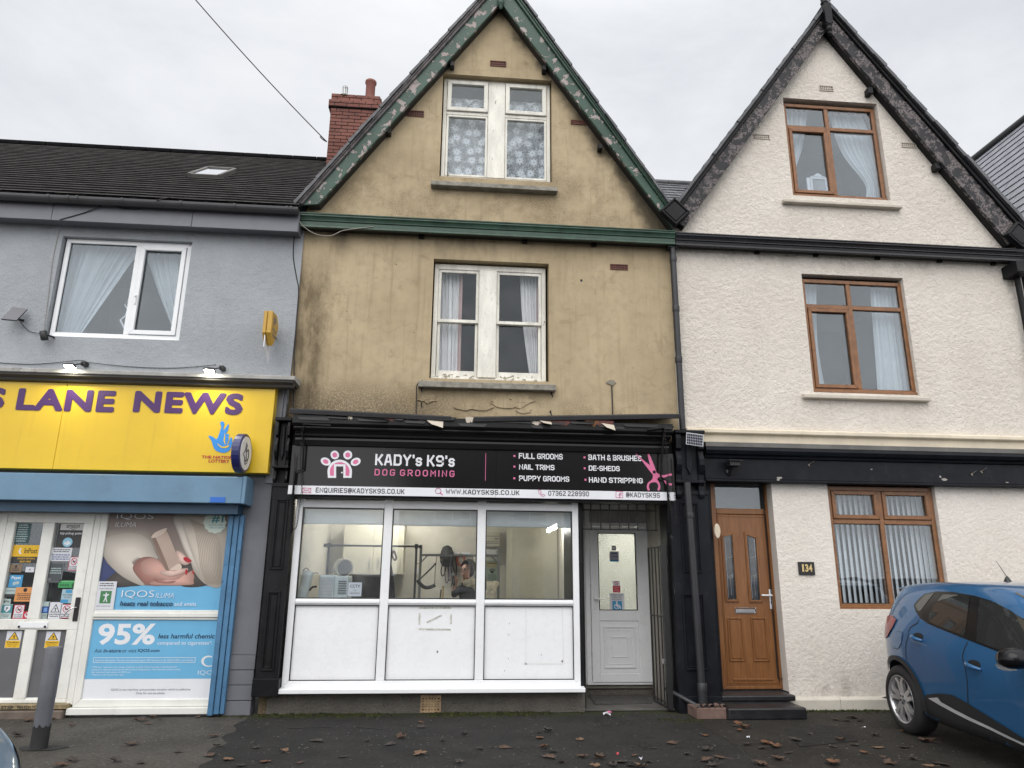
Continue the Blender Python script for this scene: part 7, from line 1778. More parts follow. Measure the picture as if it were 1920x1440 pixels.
a = [W(x, y, .32) for x, y in ((1518, 332), (1550, 335), (1553, 372), (1520, 370))]
x0, x1, z0, z1 = a[0].x, a[1].x, a[3].z-.1, a[0].z
mb = MB(WHITEP); mb.ring(x0, x1, z0, z1, .035, .31, .34)
mb.prism([(x0, z1+.001), (x1, z1+.001), (lerp(x0, x1, .9), z1+.02), (lerp(x0, x1, .75), z1+.025), (lerp(x0, x1, .62), z1+.06), (lerp(x0, x1, .5), z1+.07), (lerp(x0, x1, .38), z1+.06), (lerp(x0, x1, .25), z1+.025), (lerp(x0, x1, .1), z1+.02)], 'y', .31, .34); mb.box(x0-.06, x0-.012, .30, .33, z0, z1-.02); mb.build('frame', mr_, bevel=.005)
mb = MB(M('mirror_glass', (.30, .30, .31), .2)); mb.box(x0+.03, x1-.03, .325, .33, z0+.03, z1-.03); mb.build('mirror_glass', mr_)
vb = thing('vertical_blind', 'vertical slatted blind behind the large oak ground-floor window', 'blind', ((l0_[0]+l0_[1])/2, .22, l0_[2]))
SLAT = cloth('blind_slat', (.82, .85, .88), .12); mb = MB(SLAT); random.seed(3)
zb0, zb1 = l0_[2]+.06, l0_[3]-.0
xa_, xb_ = W(1562, 1030, .2).x, W(1772, 1030, .2).x
n = 21
for k in range(n):
    x = lerp(xa_, xb_, (k+.5)/n); ang = R(37 if k < 14 else lerp(37, -5, (k-14)/7))+random.uniform(-.06, .06); w_ = .042
    vs = []
    for z in (zb0, zb1):
        for t_ in (-1, -.5, 0, .5, 1): vs.append((x+w_*t_*math.cos(ang), .24+w_*t_*math.sin(ang)-.006*(1-t_*t_), z))
    mb.add(vs, [(i, i+1, i+6, i+5) for i in range(4)], SLAT, True)
mb.build('slats', vb, recalc=False); mb = MB(WHITEP); mb.box(xa_-.05, xb_+.05, .20, .28, zb1, zb1+.05); mb.build('head_rail', vb)

# ================================================================== the next house to the right: only its slated slope shows
nb = thing('gabled_house', 'neighbouring house with a steep pale slate roof rising at the right edge', 'house', (10.4, 0, 0))
RX, RZ = 10.45, 9.72; VX, VZ = 7.98, 5.75
mb = MB(M('pale_wall_render', (.5, .47, .42), .85, bump=.3)); wall(mb, [(8.01, 0), (12.9, 0), (12.9, 5.8), (RX, RZ-.15), (8.01, 5.75)], [(9.6, 11.2, 4.0, 5.2), (9.6, 11.2, .9, 2.3)], -.02, mb.cur, .12); mb.build('wall', nb, recalc=False)
for (c, d) in ((4.0, 5.2), (.9, 2.3)):
    m2 = MB(UPVC); m2.ring(9.6, 11.2, c, d, .06, .04, .1); m2.box(10.37, 10.43, .041, .099, c+.06, d-.06); q = m2.build('window', nb); p = MB(GLASS_UP); p.box(9.65, 11.15, .06, .066, c+.05, d-.05); p.build('pane', q)
    room(nb, 9.5, 11.3, c-.1, d+.1, .11, 1.5, ROOM)
def slope(x0, z0, x1, z1, y0, y1, n, mat, dark):
    mb = MB(mat); d = Vector((x1-x0, 0, z1-z0)); nv = Vector((-d.z, 0, d.x)).normalized(); nv = nv if nv.z > 0 else -nv
    for k in range(n):
        p = Vector((x0, 0, z0))+d*(k/n); q = Vector((x0, 0, z0))+d*((k+1.06)/n); y = y0-(k % 2)*.15
        while y < y1:
            y2 = min(y+.30, y1); a = max(y, y0); A = p+nv*.024; B = q+nv*.008
            mb.add([(A.x, a+.003, A.z), (A.x, y2-.003, A.z), (B.x, y2-.003, B.z), (B.x, a+.003, B.z)], [(0, 1, 2, 3)])
            mb.add([(A.x, a, A.z), (A.x, y2, A.z), (p.x, y2, p.z), (p.x, a, p.z)], [(0, 1, 2, 3)], dark); y = y2
        mb.add([(p.x, y0, p.z), (p.x, y1, p.z), (q.x, y1, q.z), (q.x, y0, q.z)], [(0, 1, 2, 3)], dark)
    return mb
slope(VX, VZ, RX, RZ, -.35, 7.0, 22, SLATE_SHEEN, SEAL).build('roof', nb, recalc=False); slope(12.95, VZ, RX, RZ, -.35, 7.0, 22, SLATE_SHEEN, SEAL).build('roof', nb, recalc=False)
mb = MB(SEAL); mb.tube([(RX, -.4, RZ+.02), (RX, 7.0, RZ+.02)], .09, n=8); mb.build('ridge_tiles', nb)

# ================================================================== across the street: what the window panes mirror
op = thing('gabled_house', 'pale house across the street, mirrored in the grooming shop window', 'house', (3, -21, 0))
mb = MB(M('pale_opposite_render', (.5, .49, .45), .9, var=.08)); OY = -21.0
wn = [(-.6, .9, 3.6, 4.9), (2.6, 4.1, 3.6, 4.9), (5.8, 7.3, 3.6, 4.9), (-.6, .9, .9, 2.3), (5.8, 7.3, .9, 2.3)]
wall(mb, [(-2, 0), (9, 0), (9, 5.7), (-2, 5.7)], wn+[(2.9, 3.9, .05, 2.2)], OY, mb.cur, -.12)
mb.quad((-2, OY, 0), (-2, OY-7, 0), (-2, OY-7, 5.7), (-2, OY, 5.7)); mb.add([(-2, OY, 5.7), (-2, OY-7, 5.7), (-2, OY-3.5, 8.6)], [(0, 1, 2)]); mb.build('wall', op, recalc=False)
mb = MB(SLATE); mb.prism([(OY+.4, 5.55), (OY-3.5, 8.8), (OY-7.4, 5.55), (OY-7.4, 5.45), (OY-3.5, 8.68), (OY+.4, 5.45)], 'x', -2.3, 9.3); mb.build('roof', op)
for (a, b, c, d) in wn:
    m2 = MB(UPVC); m2.ring(a, b, c, d, .07, OY-.1, OY-.04); m2.box((a+b)/2-.03, (a+b)/2+.03, OY-.1, OY-.041, c+.07, d-.07); m2.box(a-.1, b+.1, OY-.1, OY+.08, c-.1, c-.001); q = m2.build('window', op); p = MB(M('dark_pane', (.04, .045, .05), .1)) if not bpy.data.materials.get('dark_pane') else MB(bpy.data.materials['dark_pane']); p.box(a+.05, b-.05, OY-.08, OY-.075, c+.05, d-.05); p.build('pane', q)
mb = MB(OAK2); mb.box(2.9, 3.9, OY-.1, OY-.05, .05, 2.2); mb.build('door', op)
# ================================================================== inside the grooming shop
WARM = M('warm_white_wall', (.66, .63, .56), .85, var=.04)
RX0, RX1 = TX0+.12, dlx+.03
room(gs_, RX0, RX1, 0, 2.72, .045, 3.25, WARM, 'interior_wall')
pxp = W(960, 1060, 2.1).x
mb = MB(M('cream_partition', (.56, .54, .44), .85, var=.03)); mb.box(pxp, RX1-.01, 2.1, 3.2, 0, 2.715); mb.build('interior_partition', gs_)
def inside(o, loc, label, cat, grp=None): rebase(o, loc); return tag(o, label, cat, grp)
lamp('strip_light', 'bright lit strip light on the ceiling seen through the right shop pane', W(1026, 999, 1.6)+Vector((0, 0, .02)), W(1048, 985, 1.3), .022)
lamp('strip_light', 'lit ceiling light hidden behind the blind of the left shop pane', (-1.35, 2.2, 2.62), (-.2, 2.2, 2.62), .022)
BLIND = cloth('roller_blind_cloth', (.62, .66, .70), .35)
for lab, a, b in (('pale roller blind pulled a little way down in the left shop pane', ix[0], 984), ('pale roller blind pulled a little way down in the middle shop pane', ix[1], 985), ('pale roller blind pulled a little way down in the right shop pane', ix[2], 985)):
    zb3 = ZZ(b, 800, .05)-.0; mb = MB(BLIND); mb.quad((a[0]-.02, .052, zb3), (a[1]+.02, .052, zb3), (a[1]+.02, .052, ztb+.12), (a[0]-.02, .052, ztb+.12)); mb.tube([(a[0]-.02, .055, zb3), (a[1]+.02, .055, zb3)], .008, n=6)
    inside(mb.build('roller_blind', recalc=False), ((a[0]+a[1])/2, .05, zb3), lab, 'blind', 'roller blinds in the shop window')
DKSTEEL = M('black_steel_tube', (.015, .015, .016), .35); GREYST = M('grey_steel_tube', (.25, .25, .24), .4, metal=.5)
# black table frame
Y = 1.35; t0, t1 = W(617, 1023, Y), W(781, 1024, Y); zt5 = (t0.z+t1.z)/2
fr_ = thing('grooming_arm', 'black overhead grooming frame spanning the left and middle shop panes', 'grooming frame', (t0.x, Y, 0))
mb = MB(DKSTEEL); mb.tube([(t0.x-.05, Y, zt5), (t1.x+.06, Y, zt5)], .014); mb.tube([(t0.x, Y, zt5), (t0.x, Y, .82)], .016); mb.tube([(t1.x, Y, zt5), (t1.x, Y, .82)], .016)
for x in (t0.x, t1.x): mb.lathe([(.025, -.03), (.028, .03)], (x, Y, zt5), n=10); 
for x in (t0.x-.05, t1.x+.06): mb.lathe([(0, -.02), (.025, -.02), (.025, .02), (0, .02)], (x, Y, zt5), n=10, axis=(1, 0, 0))
mb.build('frame', fr_); mb = MB(M('black_rubber_top', (.02, .02, .02), .8)); mb.box(t0.x-.1, t1.x+.1, Y-.28, Y+.28, .77, .82); mb.build('table_top', fr_)
for x in (t0.x, t1.x): mb = MB(DKSTEEL); mb.box(x-.03, x+.03, Y-.25, Y+.25, .0, .03); mb.box(x-.02, x+.02, Y-.02, Y+.02, .03, .77); mb.build('leg', fr_)
# grey table frame with braces
Y2 = 1.95; u0, u1 = W(789, 1041, Y2), W(935, 1042, Y2); zu5 = (u0.z+u1.z)/2
f2 = thing('grooming_arm', 'grey steel grooming frame with corner braces in the middle shop pane', 'grooming frame', (u0.x, Y2, 0))
mb = MB(GREYST); mb.box(u0.x-.015, u1.x+.015, Y2-.015, Y2+.015, zu5-.016, zu5+.016)
for x, s in ((u0.x, 1), (u1.x, -1)):
    mb.box(x-.018, x+.018, Y2-.018, Y2+.018, .85, zu5+.14); mb.tube([(x+s*.09, Y2, zu5-.015), (x, Y2, zu5-.11)], .012, n=6); mb.tube([(x-s*.06, Y2, zu5-.12), (x, Y2, zu5-.12)], .008, n=6)
mb.build('frame', f2); mb = MB(M('grey_table_top', (.12, .12, .12), .7)); mb.box(u0.x-.05, u1.x+.05, Y2-.75, Y2+.05, .80, .85); mb.build('table_top', f2)
for x in (u0.x+.05, u1.x-.05): mb = MB(GREYST); mb.box(x-.02, x+.02, Y2-.7, Y2, 0, .8); mb.build('leg', f2)
# sling harness on the grey frame
Yh = 1.9
def hp(a, b): return W(a, b, Yh)
mb = MB(M('black_webbing', (.02, .02, .019), .7)); mb.tube([hp(819, 1043), hp(818, 1052), hp(816, 1070), hp(815, 1097)], .005, n=6); mb.tube([hp(817, 1056), hp(812, 1062), hp(800, 1074), hp(786, 1087)], .013, n=6)
pad_ = smooth_open([hp(783, 1087), hp(787, 1094), hp(796, 1101), hp(806, 1101), hp(816, 1097)], 5); mb.tube(pad_, .026, n=8); inside(mb.build('sling'), tuple(hp(819, 1043)), 'black padded sling strap hanging from the grey grooming frame', 'dog sling')
# leads and harnesses on hooks on the back wall
Yw = 3.16
def wp_(a, b, Y=None): return W(a, b, Y or Yw)
hr = thing('hook_rail', 'white hook rail on the back wall holding dog harnesses', 'hook rail', tuple(wp_(858, 1037, 3.23)))
a = RC(836, 1035, 882, 1043, 3.22); mb = MB(WHITEP); mb.box(a[0], a[1], 3.22, 3.249, a[2], a[3]); mb.build('board', hr)
for px_ in (840, 851, 864): p = wp_(px_, 1038); mb = MB(STEEL); mb.tube([(p.x, 3.22, p.z), (p.x, 3.14, p.z-.01), (p.x, 3.13, p.z+.03)], .006, n=6); mb.build('hook', hr)
mb = MB(M('black_harness', (.018, .018, .02), .7)); c = wp_(838, 1042)
mb.lathe([(.02, .16), (.075, .13), (.10, .06), (.115, -.02), (.11, -.1), (.07, -.16), (.02, -.18)], tuple(c+Vector((0, -.05, 0))), n=14)
LIL = M('lilac_strap', (.16, .12, .17), .7)
for k, (a, b) in enumerate(((829, 1080), (836, 1092), (842, 1088), (847, 1078))): mb.tube(smooth_open([c+Vector((-.06+.04*k, -.06, -.1)), wp_(a-2, 1070), wp_(a, b), wp_(a+5, b-6), c+Vector((.0+.03*k, -.06, -.12))], 5), .009, LIL if k else None, n=6)
inside(mb.build('harness'), tuple(c), 'dark bundled dog harness with lilac straps hanging on the back wall', 'harness')
mb = MB(M('red_harness', (.20, .035, .025), .6)); c = wp_(864, 1049)
for k in range(3): mb.tube([c+Vector((.07*math.cos(R(q))*(1-.12*k), -.03-.02*k, .08*math.sin(R(q))-.01*k)) for q in range(0, 361, 30)], .014, n=6)
inside(mb.build('harness'), tuple(c), 'small red brown harness hanging on a hook of the back wall', 'harness')
mb = MB(M('dark_lead', (.03, .028, .03), .7)); mb.tube(smooth_open([wp_(851, 1040), wp_(847, 1060), wp_(848, 1090), wp_(846, 1100)], 5), .009, n=6); mb.tube(smooth_open([wp_(852, 1040), wp_(856, 1060), wp_(855, 1082)], 5), .011, n=6); inside(mb.build('lead'), tuple(wp_(851, 1040)), 'long dark dog lead hanging on the middle hook of the back wall', 'lead')
mb = MB(M('maroon_lead', (.10, .012, .02), .6)); mb.tube([wp_(738, 1025, 1.33), wp_(738, 1032, 1.33)], .006, STEEL, n=6); mb.tube(smooth_open([wp_(738, 1032, 1.33), wp_(735.5, 1042, 1.33), wp_(740, 1050, 1.33), wp_(743, 1046, 1.33), wp_(739, 1033, 1.33)], 6), .014, n=6); inside(mb.build('lead'), tuple(wp_(738, 1025, 1.33)), 'maroon looped lead hanging from the black grooming frame', 'lead')
# dark coats hanging behind the left mullion
mb = MB(M('dark_apron', (.022, .014, .018), .8, var=.4)); 
prof = [W(733, 1055, 1.0), W(737, 1075, 1.0), W(739, 1095, 1.0), W(741, 1122, 1.0)]
vs = []; n = 12
for i, p in enumerate([W(731, 1050, 1.0)]+prof+[W(741, 1165, 1.0)]):
    for j in range(n): u = j/(n-1); vs.append((lerp(W(718, 1080, 1.0).x-.04*i/5, p.x, u), 1.0+.03*math.sin(u*14+i*.4), p.z))
for i in range(5):
    for j in range(n-1): pass
mb.add(vs, [(i*n+j, i*n+j+1, (i+1)*n+j+1, (i+1)*n+j) for i in range(5) for j in range(n-1)], None, True)
mb.tube([W(728, 1052, 1.02), W(728, 1024, 1.33)], .006, STEEL, n=6); inside(mb.build('apron', recalc=False), tuple(W(728, 1050, 1.0)), 'dark apron hanging half hidden behind the left mullion of the shop window', 'apron')
# cupboards and boxes on the walls
def cupboard(label, box, Y0, Y1, mat, seams=()):
    a = RC(*box, Y0); o = thing('wall_cupboard', label, 'cupboard', ((a[0]+a[1])/2, Y0, a[2])); mb = MB(mat); mb.box(a[0], a[1], Y0+.02, Y1, a[2], a[3]); mb.build('carcass', o, bevel=.004)
    xs_ = [a[0]]+[lerp(a[0], a[1], f) for f in seams]+[a[1]]
    for p, q in zip(xs_, xs_[1:]):
        mb = MB(mat); mb.box(p+.003, q-.003, Y0, Y0+.018, a[2]+.003, a[3]-.003); d = mb.build('door', o, bevel=.003); mb = MB(STEEL); mb.box(q-.05, q-.04, Y0-.015, Y0-.001, a[2]+.1, a[2]+.25); mb.build('handle', d)
    return o
CREAMP = M('cream_cupboard', (.62, .59, .49), .5, var=.03)
cupboard('wide cream wall cupboard behind the left shop pane', (643, 984, 716, 1077), 2.75, 3.24, CREAMP, (.78,)); cupboard('narrow cream wall cupboard left in the middle shop pane', (729, 983, 757, 1077), 2.75, 3.24, CREAMP)
a = RC(776, 1066, 784, 1076, 3.2); mb = MB(WHITEP); mb.box(a[0], a[1], 3.2, 3.249, a[2], a[3]); inside(mb.build('thermostat', bevel=.004), (a[0], 3.2, a[2]), 'small white switch box on the back wall beside the black frame', 'switch box')
cn_ = thing('counter', 'dark grey counter unit behind the surveillance notice in the left shop pane', 'counter', (W(688, 1100, 1.9).x, 1.9, 0)); a = RC(655, 1077, 721, 1125, 1.9); mb = MB(M('dark_laminate', (.06, .058, .055), .5, var=.3)); mb.box(a[0], a[1], 1.9, 2.5, 0, a[3]-.03); mb.build('carcass', cn_); mb = MB(M('counter_top', (.16, .15, .14), .4)); mb.box(a[0]-.02, a[1]+.02, 1.87, 2.5, a[3]-.029, a[3]); mb.build('worktop', cn_)
# air conditioner, box, poster
a = RC(908, 996, 937, 1025, 3.05); ac = thing('wall_heater', 'cream wall unit with slatted front at the left of the right shop pane', 'air unit', (a[0], 3.05, a[2])); mb = MB(CREAMP); mb.box(a[0], a[1], 3.05, 3.24, a[2], a[3]); mb.build('case', ac, bevel=.01); mb = MB(GREYINK)
for f in (.2, .3, .66): mb.box(a[0]+.01, a[1]-.01, 3.046, 3.0495, lerp(a[2], a[3], f), lerp(a[2], a[3], f)+.008)
mb.box(lerp(a[0], a[1], .65), a[1]-.015, 3.046, 3.0495, lerp(a[2], a[3], .48), lerp(a[2], a[3], .54)); mb.build('slats', ac)
a = RC(908, 1030, 934, 1039, 3.05); mb = MB(WHITEP); mb.box(a[0], a[1], 3.05, 3.24, a[2], a[3]); mb.box(a[1]-.025, a[1]-.015, 3.047, 3.0495, a[2]+.02, a[2]+.05, INK); inside(mb.build('fuse_box', bevel=.006), (a[0], 3.05, a[2]), 'white box on the back wall under the cream wall unit', 'fuse box')
GRNB = flat('pale_green_poster', (.24, .31, .24))
notice('green grooming poster with a black paw print on the back wall', (911, 1051, 934, 1090), GRNB, [('b', flat('ochre_print', (.35, .25, .08)), (.05, .08, .95, .2)), ('l', DKP, (.08, .09, .92, .2), 1), ('b', flat('ochre_print2', (.36, .26, .09)), (.1, .24, .8, .32)), ('c', INK, (.36, .46, .66, .62)), ('c', INK, (.28, .42, .38, .5)), ('c', INK, (.4, .38, .5, .46)), ('c', INK, (.54, .38, .64, .46)), ('c', INK, (.66, .42, .76, .5)), ('l', TEALD, (.12, .66, .88, .95), 6)], Y=3.235, cat='poster', name='poster')
notice('white surveillance notice inside the left shop pane', (653, 1092, 678, 1118), PAPER, [('t', DKP, (.12, .16, .88, .38), 'CCTV', .02), ('t', DKP, (.44, .52, .56, .62), 'in', .0), ('t', DKP, (.14, .7, .88, .86), 'operation', .0)], Y=-.010)
# dryer, portable cooler, hose, stick
c = W(643, 1064, 1.15); dr_ = thing('dryer', 'white drum shaped blow dryer on a stand behind the left shop pane', 'dryer', (c.x, 1.15, 0))
ax = Vector((.5, -.8, -.12)).normalized(); mb = MB(M('white_enamel', (.66, .65, .6), .35)); mb.lathe([(0, -.13), (.07, -.12), (.105, -.07), (.118, 0), (.118, .06), (.11, .07), (.10, .055), (0, .05)], tuple(c), n=24, axis=tuple(ax)); mb.build('drum', dr_)
mb = MB(GREYINK); mb.lathe([(0, .058), (.1, .058)], tuple(c), n=24, axis=tuple(ax)); mb.build('grille', dr_); mb = MB(M('white_bracket', (.6, .6, .57), .4))
mb.tube([c+Vector((-.125, 0, 0)), c+Vector((-.12, 0, -.13)), c+Vector((0, 0, -.17)), c+Vector((.12, 0, -.13)), c+Vector((.125, 0, 0))], .012); mb.tube([c+Vector((0, 0, -.17)), (c.x, 1.15, .03)], .018); mb.lathe([(.22, 0), (.22, .03), (.05, .04)], (c.x, 1.15, 0), n=20); mb.build('stand', dr_)
a = RC(597, 1078, 626, 1124, .42); b = RC(626, 1080, 652, 1124, .42); cl_ = thing('portable_cooler', 'white portable cooler with a square grille behind the left shop pane', 'cooler', ((a[0]+b[1])/2, .42, 0))
mb = MB(M('white_plastic_case', (.60, .66, .68), .4)); mb.box(a[0], b[0], .42, .8, .35, a[3]); mb.box(b[0]-.02, b[1], .46, .82, .35, b[3]); mb.box(a[0], b[1], .44, .82, 0, .35); mb.build('case', cl_, bevel=.02, seg=2)
mb = MB(M('grille_grey', (.16, .2, .21), .5)); g_ = RC(600, 1083, 623, 1117, .415)
mb.box(g_[0], g_[1], .416, .4195, g_[2], g_[3]); 
for k in range(11): x = lerp(g_[0], g_[1], (k+.5)/11); mb.box(x-.003, x+.003, .41, .4155, g_[2], g_[3], WHITEP)
for k in range(13): z = lerp(g_[2], g_[3], (k+.5)/13); mb.box(g_[0], g_[1], .4095, .4098, z-.003, z+.003, WHITEP)
mb.build('grille', cl_); mb = MB(GREYINK); s_ = RC(634, 1090, 649, 1112, .455)
for k in range(6): z = lerp(s_[2], s_[3], k/5); mb.box(s_[0], s_[1], .448, .4595, z-.006, z+.006)
mb.build('vents', cl_)
pts = smooth_open([W(578, 1072, .38), W(574, 1090, .36), W(568, 1110, .35), W(562, 1135, .34), W(561, 1200, .34)], 22); rr = [.062+(.007 if k % 2 else 0) for k in range(len(pts))]
mb = MB(M('white_hose', (.62, .66, .65), .5)); mb.tube(pts, rr, n=16); inside(mb.build('exhaust_hose'), tuple(pts[-1]), 'ribbed white exhaust hose standing in the left corner of the shop window', 'hose')
mb = MB(CABLE); mb.tube(smooth_open([W(568, 1070, .36), W(574, 1065, .36), W(580, 1072, .36), W(574, 1088, .36), W(580, 1080, .36), W(592, 1074, .36), W(596, 1076, .36)], 5), .005, n=5); mb.tube(smooth_open([W(580, 1108, .36), W(586, 1101, .36), W(594, 1100, .36)], 5), .012, n=6); inside(mb.build('power_cord'), tuple(W(568, 1070, .36)), 'black power cord tangled over the ribbed white hose', 'cord')
mb = MB(M('pale_wood', (.42, .3, .14), .6)); p = W(831, 1099, 2.6); q = W(827, 1150, 2.5); mb.tube([p, q], .018, n=8); mb.tube([p+Vector((-.03, 0, -.05)), q+Vector((-.04, 0, 0))], .012, SEAL, n=6); inside(mb.build('broom_handle'), tuple(q), 'pale wooden handle leaning against the back wall', 'handle')

# ------------------------------------------------------------------ the groomer and the dog
def skin_mesh(name, joints, edges, mats, sub=2, root=0, disp=None):
    """joints: name -> (position, radius); one continuous skinned surface"""
    ks = list(joints); me = bpy.data.meshes.new(name); me.from_pydata([joints[k][0] for k in ks], [(ks.index(a), ks.index(b)) for a, b in edges], [])
    o = bpy.data.objects.new(name, me); COL.objects.link(o)
    md = o.modifiers.new('skin', 'SKIN'); md.use_smooth_shade = True
    for i, k in enumerate(ks):
        r = joints[k][1]; r = r if isinstance(r, tuple) else (r, r); me.skin_vertices[0].data[i].radius = r
    me.skin_vertices[0].data[root].use_root = True
    s = o.modifiers.new('sub', 'SUBSURF'); s.levels = sub; s.render_levels = sub
    if disp:
        for sc2, st in disp:
            tx = bpy.data.textures.new('fluff', 'CLOUDS'); tx.noise_scale = sc2; tx.noise_depth = 3; d = o.modifiers.new('fluff', 'DISPLACE'); d.texture = tx; d.strength = st; d.mid_level = .45; d.texture_coords = 'LOCAL'
    dg = bpy.context.evaluated_depsgraph_get(); m2 = bpy.data.meshes.new_from_object(o.evaluated_get(dg), depsgraph=dg)
    bpy.data.objects.remove(o); m2.name = name
    for m in mats: m2.materials.append(m)
    o = bpy.data.objects.new(name, m2); COL.objects.link(o)
    for p in m2.polygons: p.use_smooth = True
    return o
SKIN = M('skin', (.46, .24, .17), .5, var=.06); SHIRT = M('charcoal_tunic', (.022, .023, .026), .85, var=.2); TROU = M('dark_trousers', (.03, .03, .035), .85); HAIR = M('dark_brown_hair', (.022, .013, .01), .55, var=.3, vs=30, bump=.6, bs=120)
PYc = 1.80
hc = W(876, 1067, PYc)
def V3(x, y, z): return Vector((x, y, z))
hd_ = hc; sh = V3(hc.x+.0, PYc+.03, hc.z-.215)      # base of the neck
face = V3(-.72, -.62, -.25).normalized()
pel = V3(sh.x+.09, PYc+.08, .93)
hand = W(854, 1091, PYc-.22); elb = W(849, 1119, PYc-.1)
rsh = V3(sh.x-.10, PYc-.12, sh.z-.045); lsh = V3(sh.x+.16, PYc+.14, sh.z-.045)
lel = V3(lsh.x+.08, PYc-.10, lsh.z-.27); lha = V3(lsh.x-.02, PYc-.36, lsh.z-.22)
J = {'pelvis': (pel, (.15, .11)), 'waist': (pel.lerp(sh, .35), (.135, .10)), 'chest': (pel.lerp(sh, .78), (.155, .11)), 'neckbase': (sh, (.075, .07)), 'neck': (sh.lerp(hd_, .45), .05), 'jaw': (hd_+V3(-.035, -.03, -.075), (.062, .06)), 'head': (hd_+V3(.0, 0, .0), (.085, .09)), 'crown': (hd_+V3(.02, .02, .07), (.07, .075)),
     'rsh': (rsh, .06), 'rel': (elb, .042), 'rwr': (hand.lerp(elb, .22), .029), 'rpalm': (hand, (.036, .022)), 'lsh': (lsh, .06), 'lel': (lel, .042), 'lwr': (lha.lerp(lel, .2), .028), 'lpalm': (lha, (.036, .022)),
     'rhip': (pel+V3(-.08, -.02, -.06), .10), 'rkn': (V3(pel.x-.09, PYc+.05, .48), .065), 'ran': (V3(pel.x-.09, PYc+.10, .09), .042), 'rto': (V3(pel.x-.20, PYc-.02, .045), .04), 'lhip': (pel+V3(.08, .02, -.06), .10), 'lkn': (V3(pel.x+.09, PYc+.10, .48), .065), 'lan': (V3(pel.x+.09, PYc+.14, .09), .042), 'lto': (V3(pel.x-.02, PYc+.02, .045), .04)}
Ed = [('pelvis', 'waist'), ('waist', 'chest'), ('chest', 'neckbase'), ('neckbase', 'neck'), ('neck', 'jaw'), ('jaw', 'head'), ('head', 'crown'), ('chest', 'rsh'), ('rsh', 'rel'), ('rel', 'rwr'), ('rwr', 'rpalm'), ('chest', 'lsh'), ('lsh', 'lel'), ('lel', 'lwr'), ('lwr', 'lpalm'), ('pelvis', 'rhip'), ('rhip', 'rkn'), ('rkn', 'ran'), ('ran', 'rto'), ('pelvis', 'lhip'), ('lhip', 'lkn'), ('lkn', 'lan'), ('lan', 'lto')]
# nose, ear and fingers as short chains of the same surface
J['nose'] = (hd_+face*.098+V3(0, 0, -.015), .012); Ed.append(('head', 'nose'))
for s_, pm, bend in (('r', hand, V3(-.3, .2, .9)), ('l', lha, V3(-.9, -.2, -.2))):
    b_ = bend.normalized(); sd_ = b_.cross(V3(0, 1, .2)).normalized()
    for k in range(4):
        o_ = sd_*(-.027+.018*k); l1 = (.034, .04, .038, .028)[k]
        J[f'{s_}f{k}a'] = (pm+o_+b_*.045, .0095); J[f'{s_}f{k}b'] = (pm+o_+b_*(.045+l1)+V3(0, -.012, 0), .0085); J[f'{s_}f{k}c'] = (pm+o_+b_*(.045+l1*1.25)+V3(0, -.035, 0), .0075)
        Ed += [(f'{s_}palm', f'{s_}f{k}a'), (f'{s_}f{k}a', f'{s_}f{k}b'), (f'{s_}f{k}b', f'{s_}f{k}c')]
    J[f'{s_}ta'] = (pm+sd_*-.035+b_*.01+V3(0, -.02, 0), .011); J[f'{s_}tb'] = (pm+sd_*-.04+b_*.04+V3(0, -.04, 0), .009); Ed += [(f'{s_}palm', f'{s_}ta'), (f'{s_}ta', f'{s_}tb')]
person = skin_mesh('person', J, Ed, [SKIN, SHIRT, TROU], 2)
for p in person.data.polygons:
    c = p.center; d1 = (c-rsh).length; 
    def near(a, b, r):
        t_ = max(0, min(1, (c-a).dot(b-a)/(b-a).length_squared)); return (c-a.lerp(b, t_)).length < r
    if c.z < pel.z-.08: p.material_index = 2
    elif near(rsh, rsh.lerp(elb, .62), .085) or near(lsh, lsh.lerp(lel, .62), .085) or (near(pel, sh, .25) and c.z < sh.z+.005 and not near(elb, hand, .055) and not near(lel, lha, .06)): p.material_index = 1
rebase(person, (pel.x, PYc, 0)); tag(person, 'person in glasses and a dark tunic holding clippers up beside the cream dog', 'person')
hb_ = MB(HAIR)
def blob(mb, c, rx, ry, rz, n=12, mat=None, keep=None, jit=0):
    vs = []; fs = []
    for i in range(n+1):
        for j in range(2*n):
            a, b = math.pi*i/n, math.pi*j/n; k = 1+random.uniform(-jit, jit); vs.append((c[0]+rx*math.sin(a)*math.cos(b)*k, c[1]+ry*math.sin(a)*math.sin(b)*k, c[2]+rz*math.cos(a)*k))
    for i in range(n):
        for j in range(2*n):
            f = (i*2*n+j, i*2*n+(j+1) % (2*n), (i+1)*2*n+(j+1) % (2*n), (i+1)*2*n+j)
            if keep is None or keep(sum((Vector(vs[q]) for q in f), Vector())/4): fs.append(f)
    mb.add(vs, fs, mat, True)
hcen = hd_+V3(.02, .02, .03)
blob(hb_, hcen, .108, .112, .115, 14, None, lambda p: (p-hcen).normalized().dot(face) < .45-.9*max(0, -(p.z-hcen.z)/.1) and (p.z > hd_.z-.05), .02)
blob(hb_, hd_+V3(.03, .05, -.03), .075, .075, .085, 10)
hb_.build('hair', person, recalc=False)
side = face.cross(V3(0, 0, 1)).normalized()
mb = MB(INK)
for s_ in (-1, 1):
    ec = hd_+face*.092+side*(.034*s_)+V3(0, 0, .012); mb.tube([ec+side*(.024*math.cos(R(q)))+V3(0, 0, .019*math.sin(R(q)))+face*.012 for q in range(0, 361, 30)], .0028, n=5); mb.tube([ec+side*(.024*s_)+face*.01, hd_+side*(.085*s_)+V3(0, 0, .015)], .0022, n=5)
mb.tube([hd_+face*.106+side*.012+V3(0, 0, .016), hd_+face*.106-side*.012+V3(0, 0, .016)], .0025, n=5); mb.build('glasses', person)
mb = MB(INK)
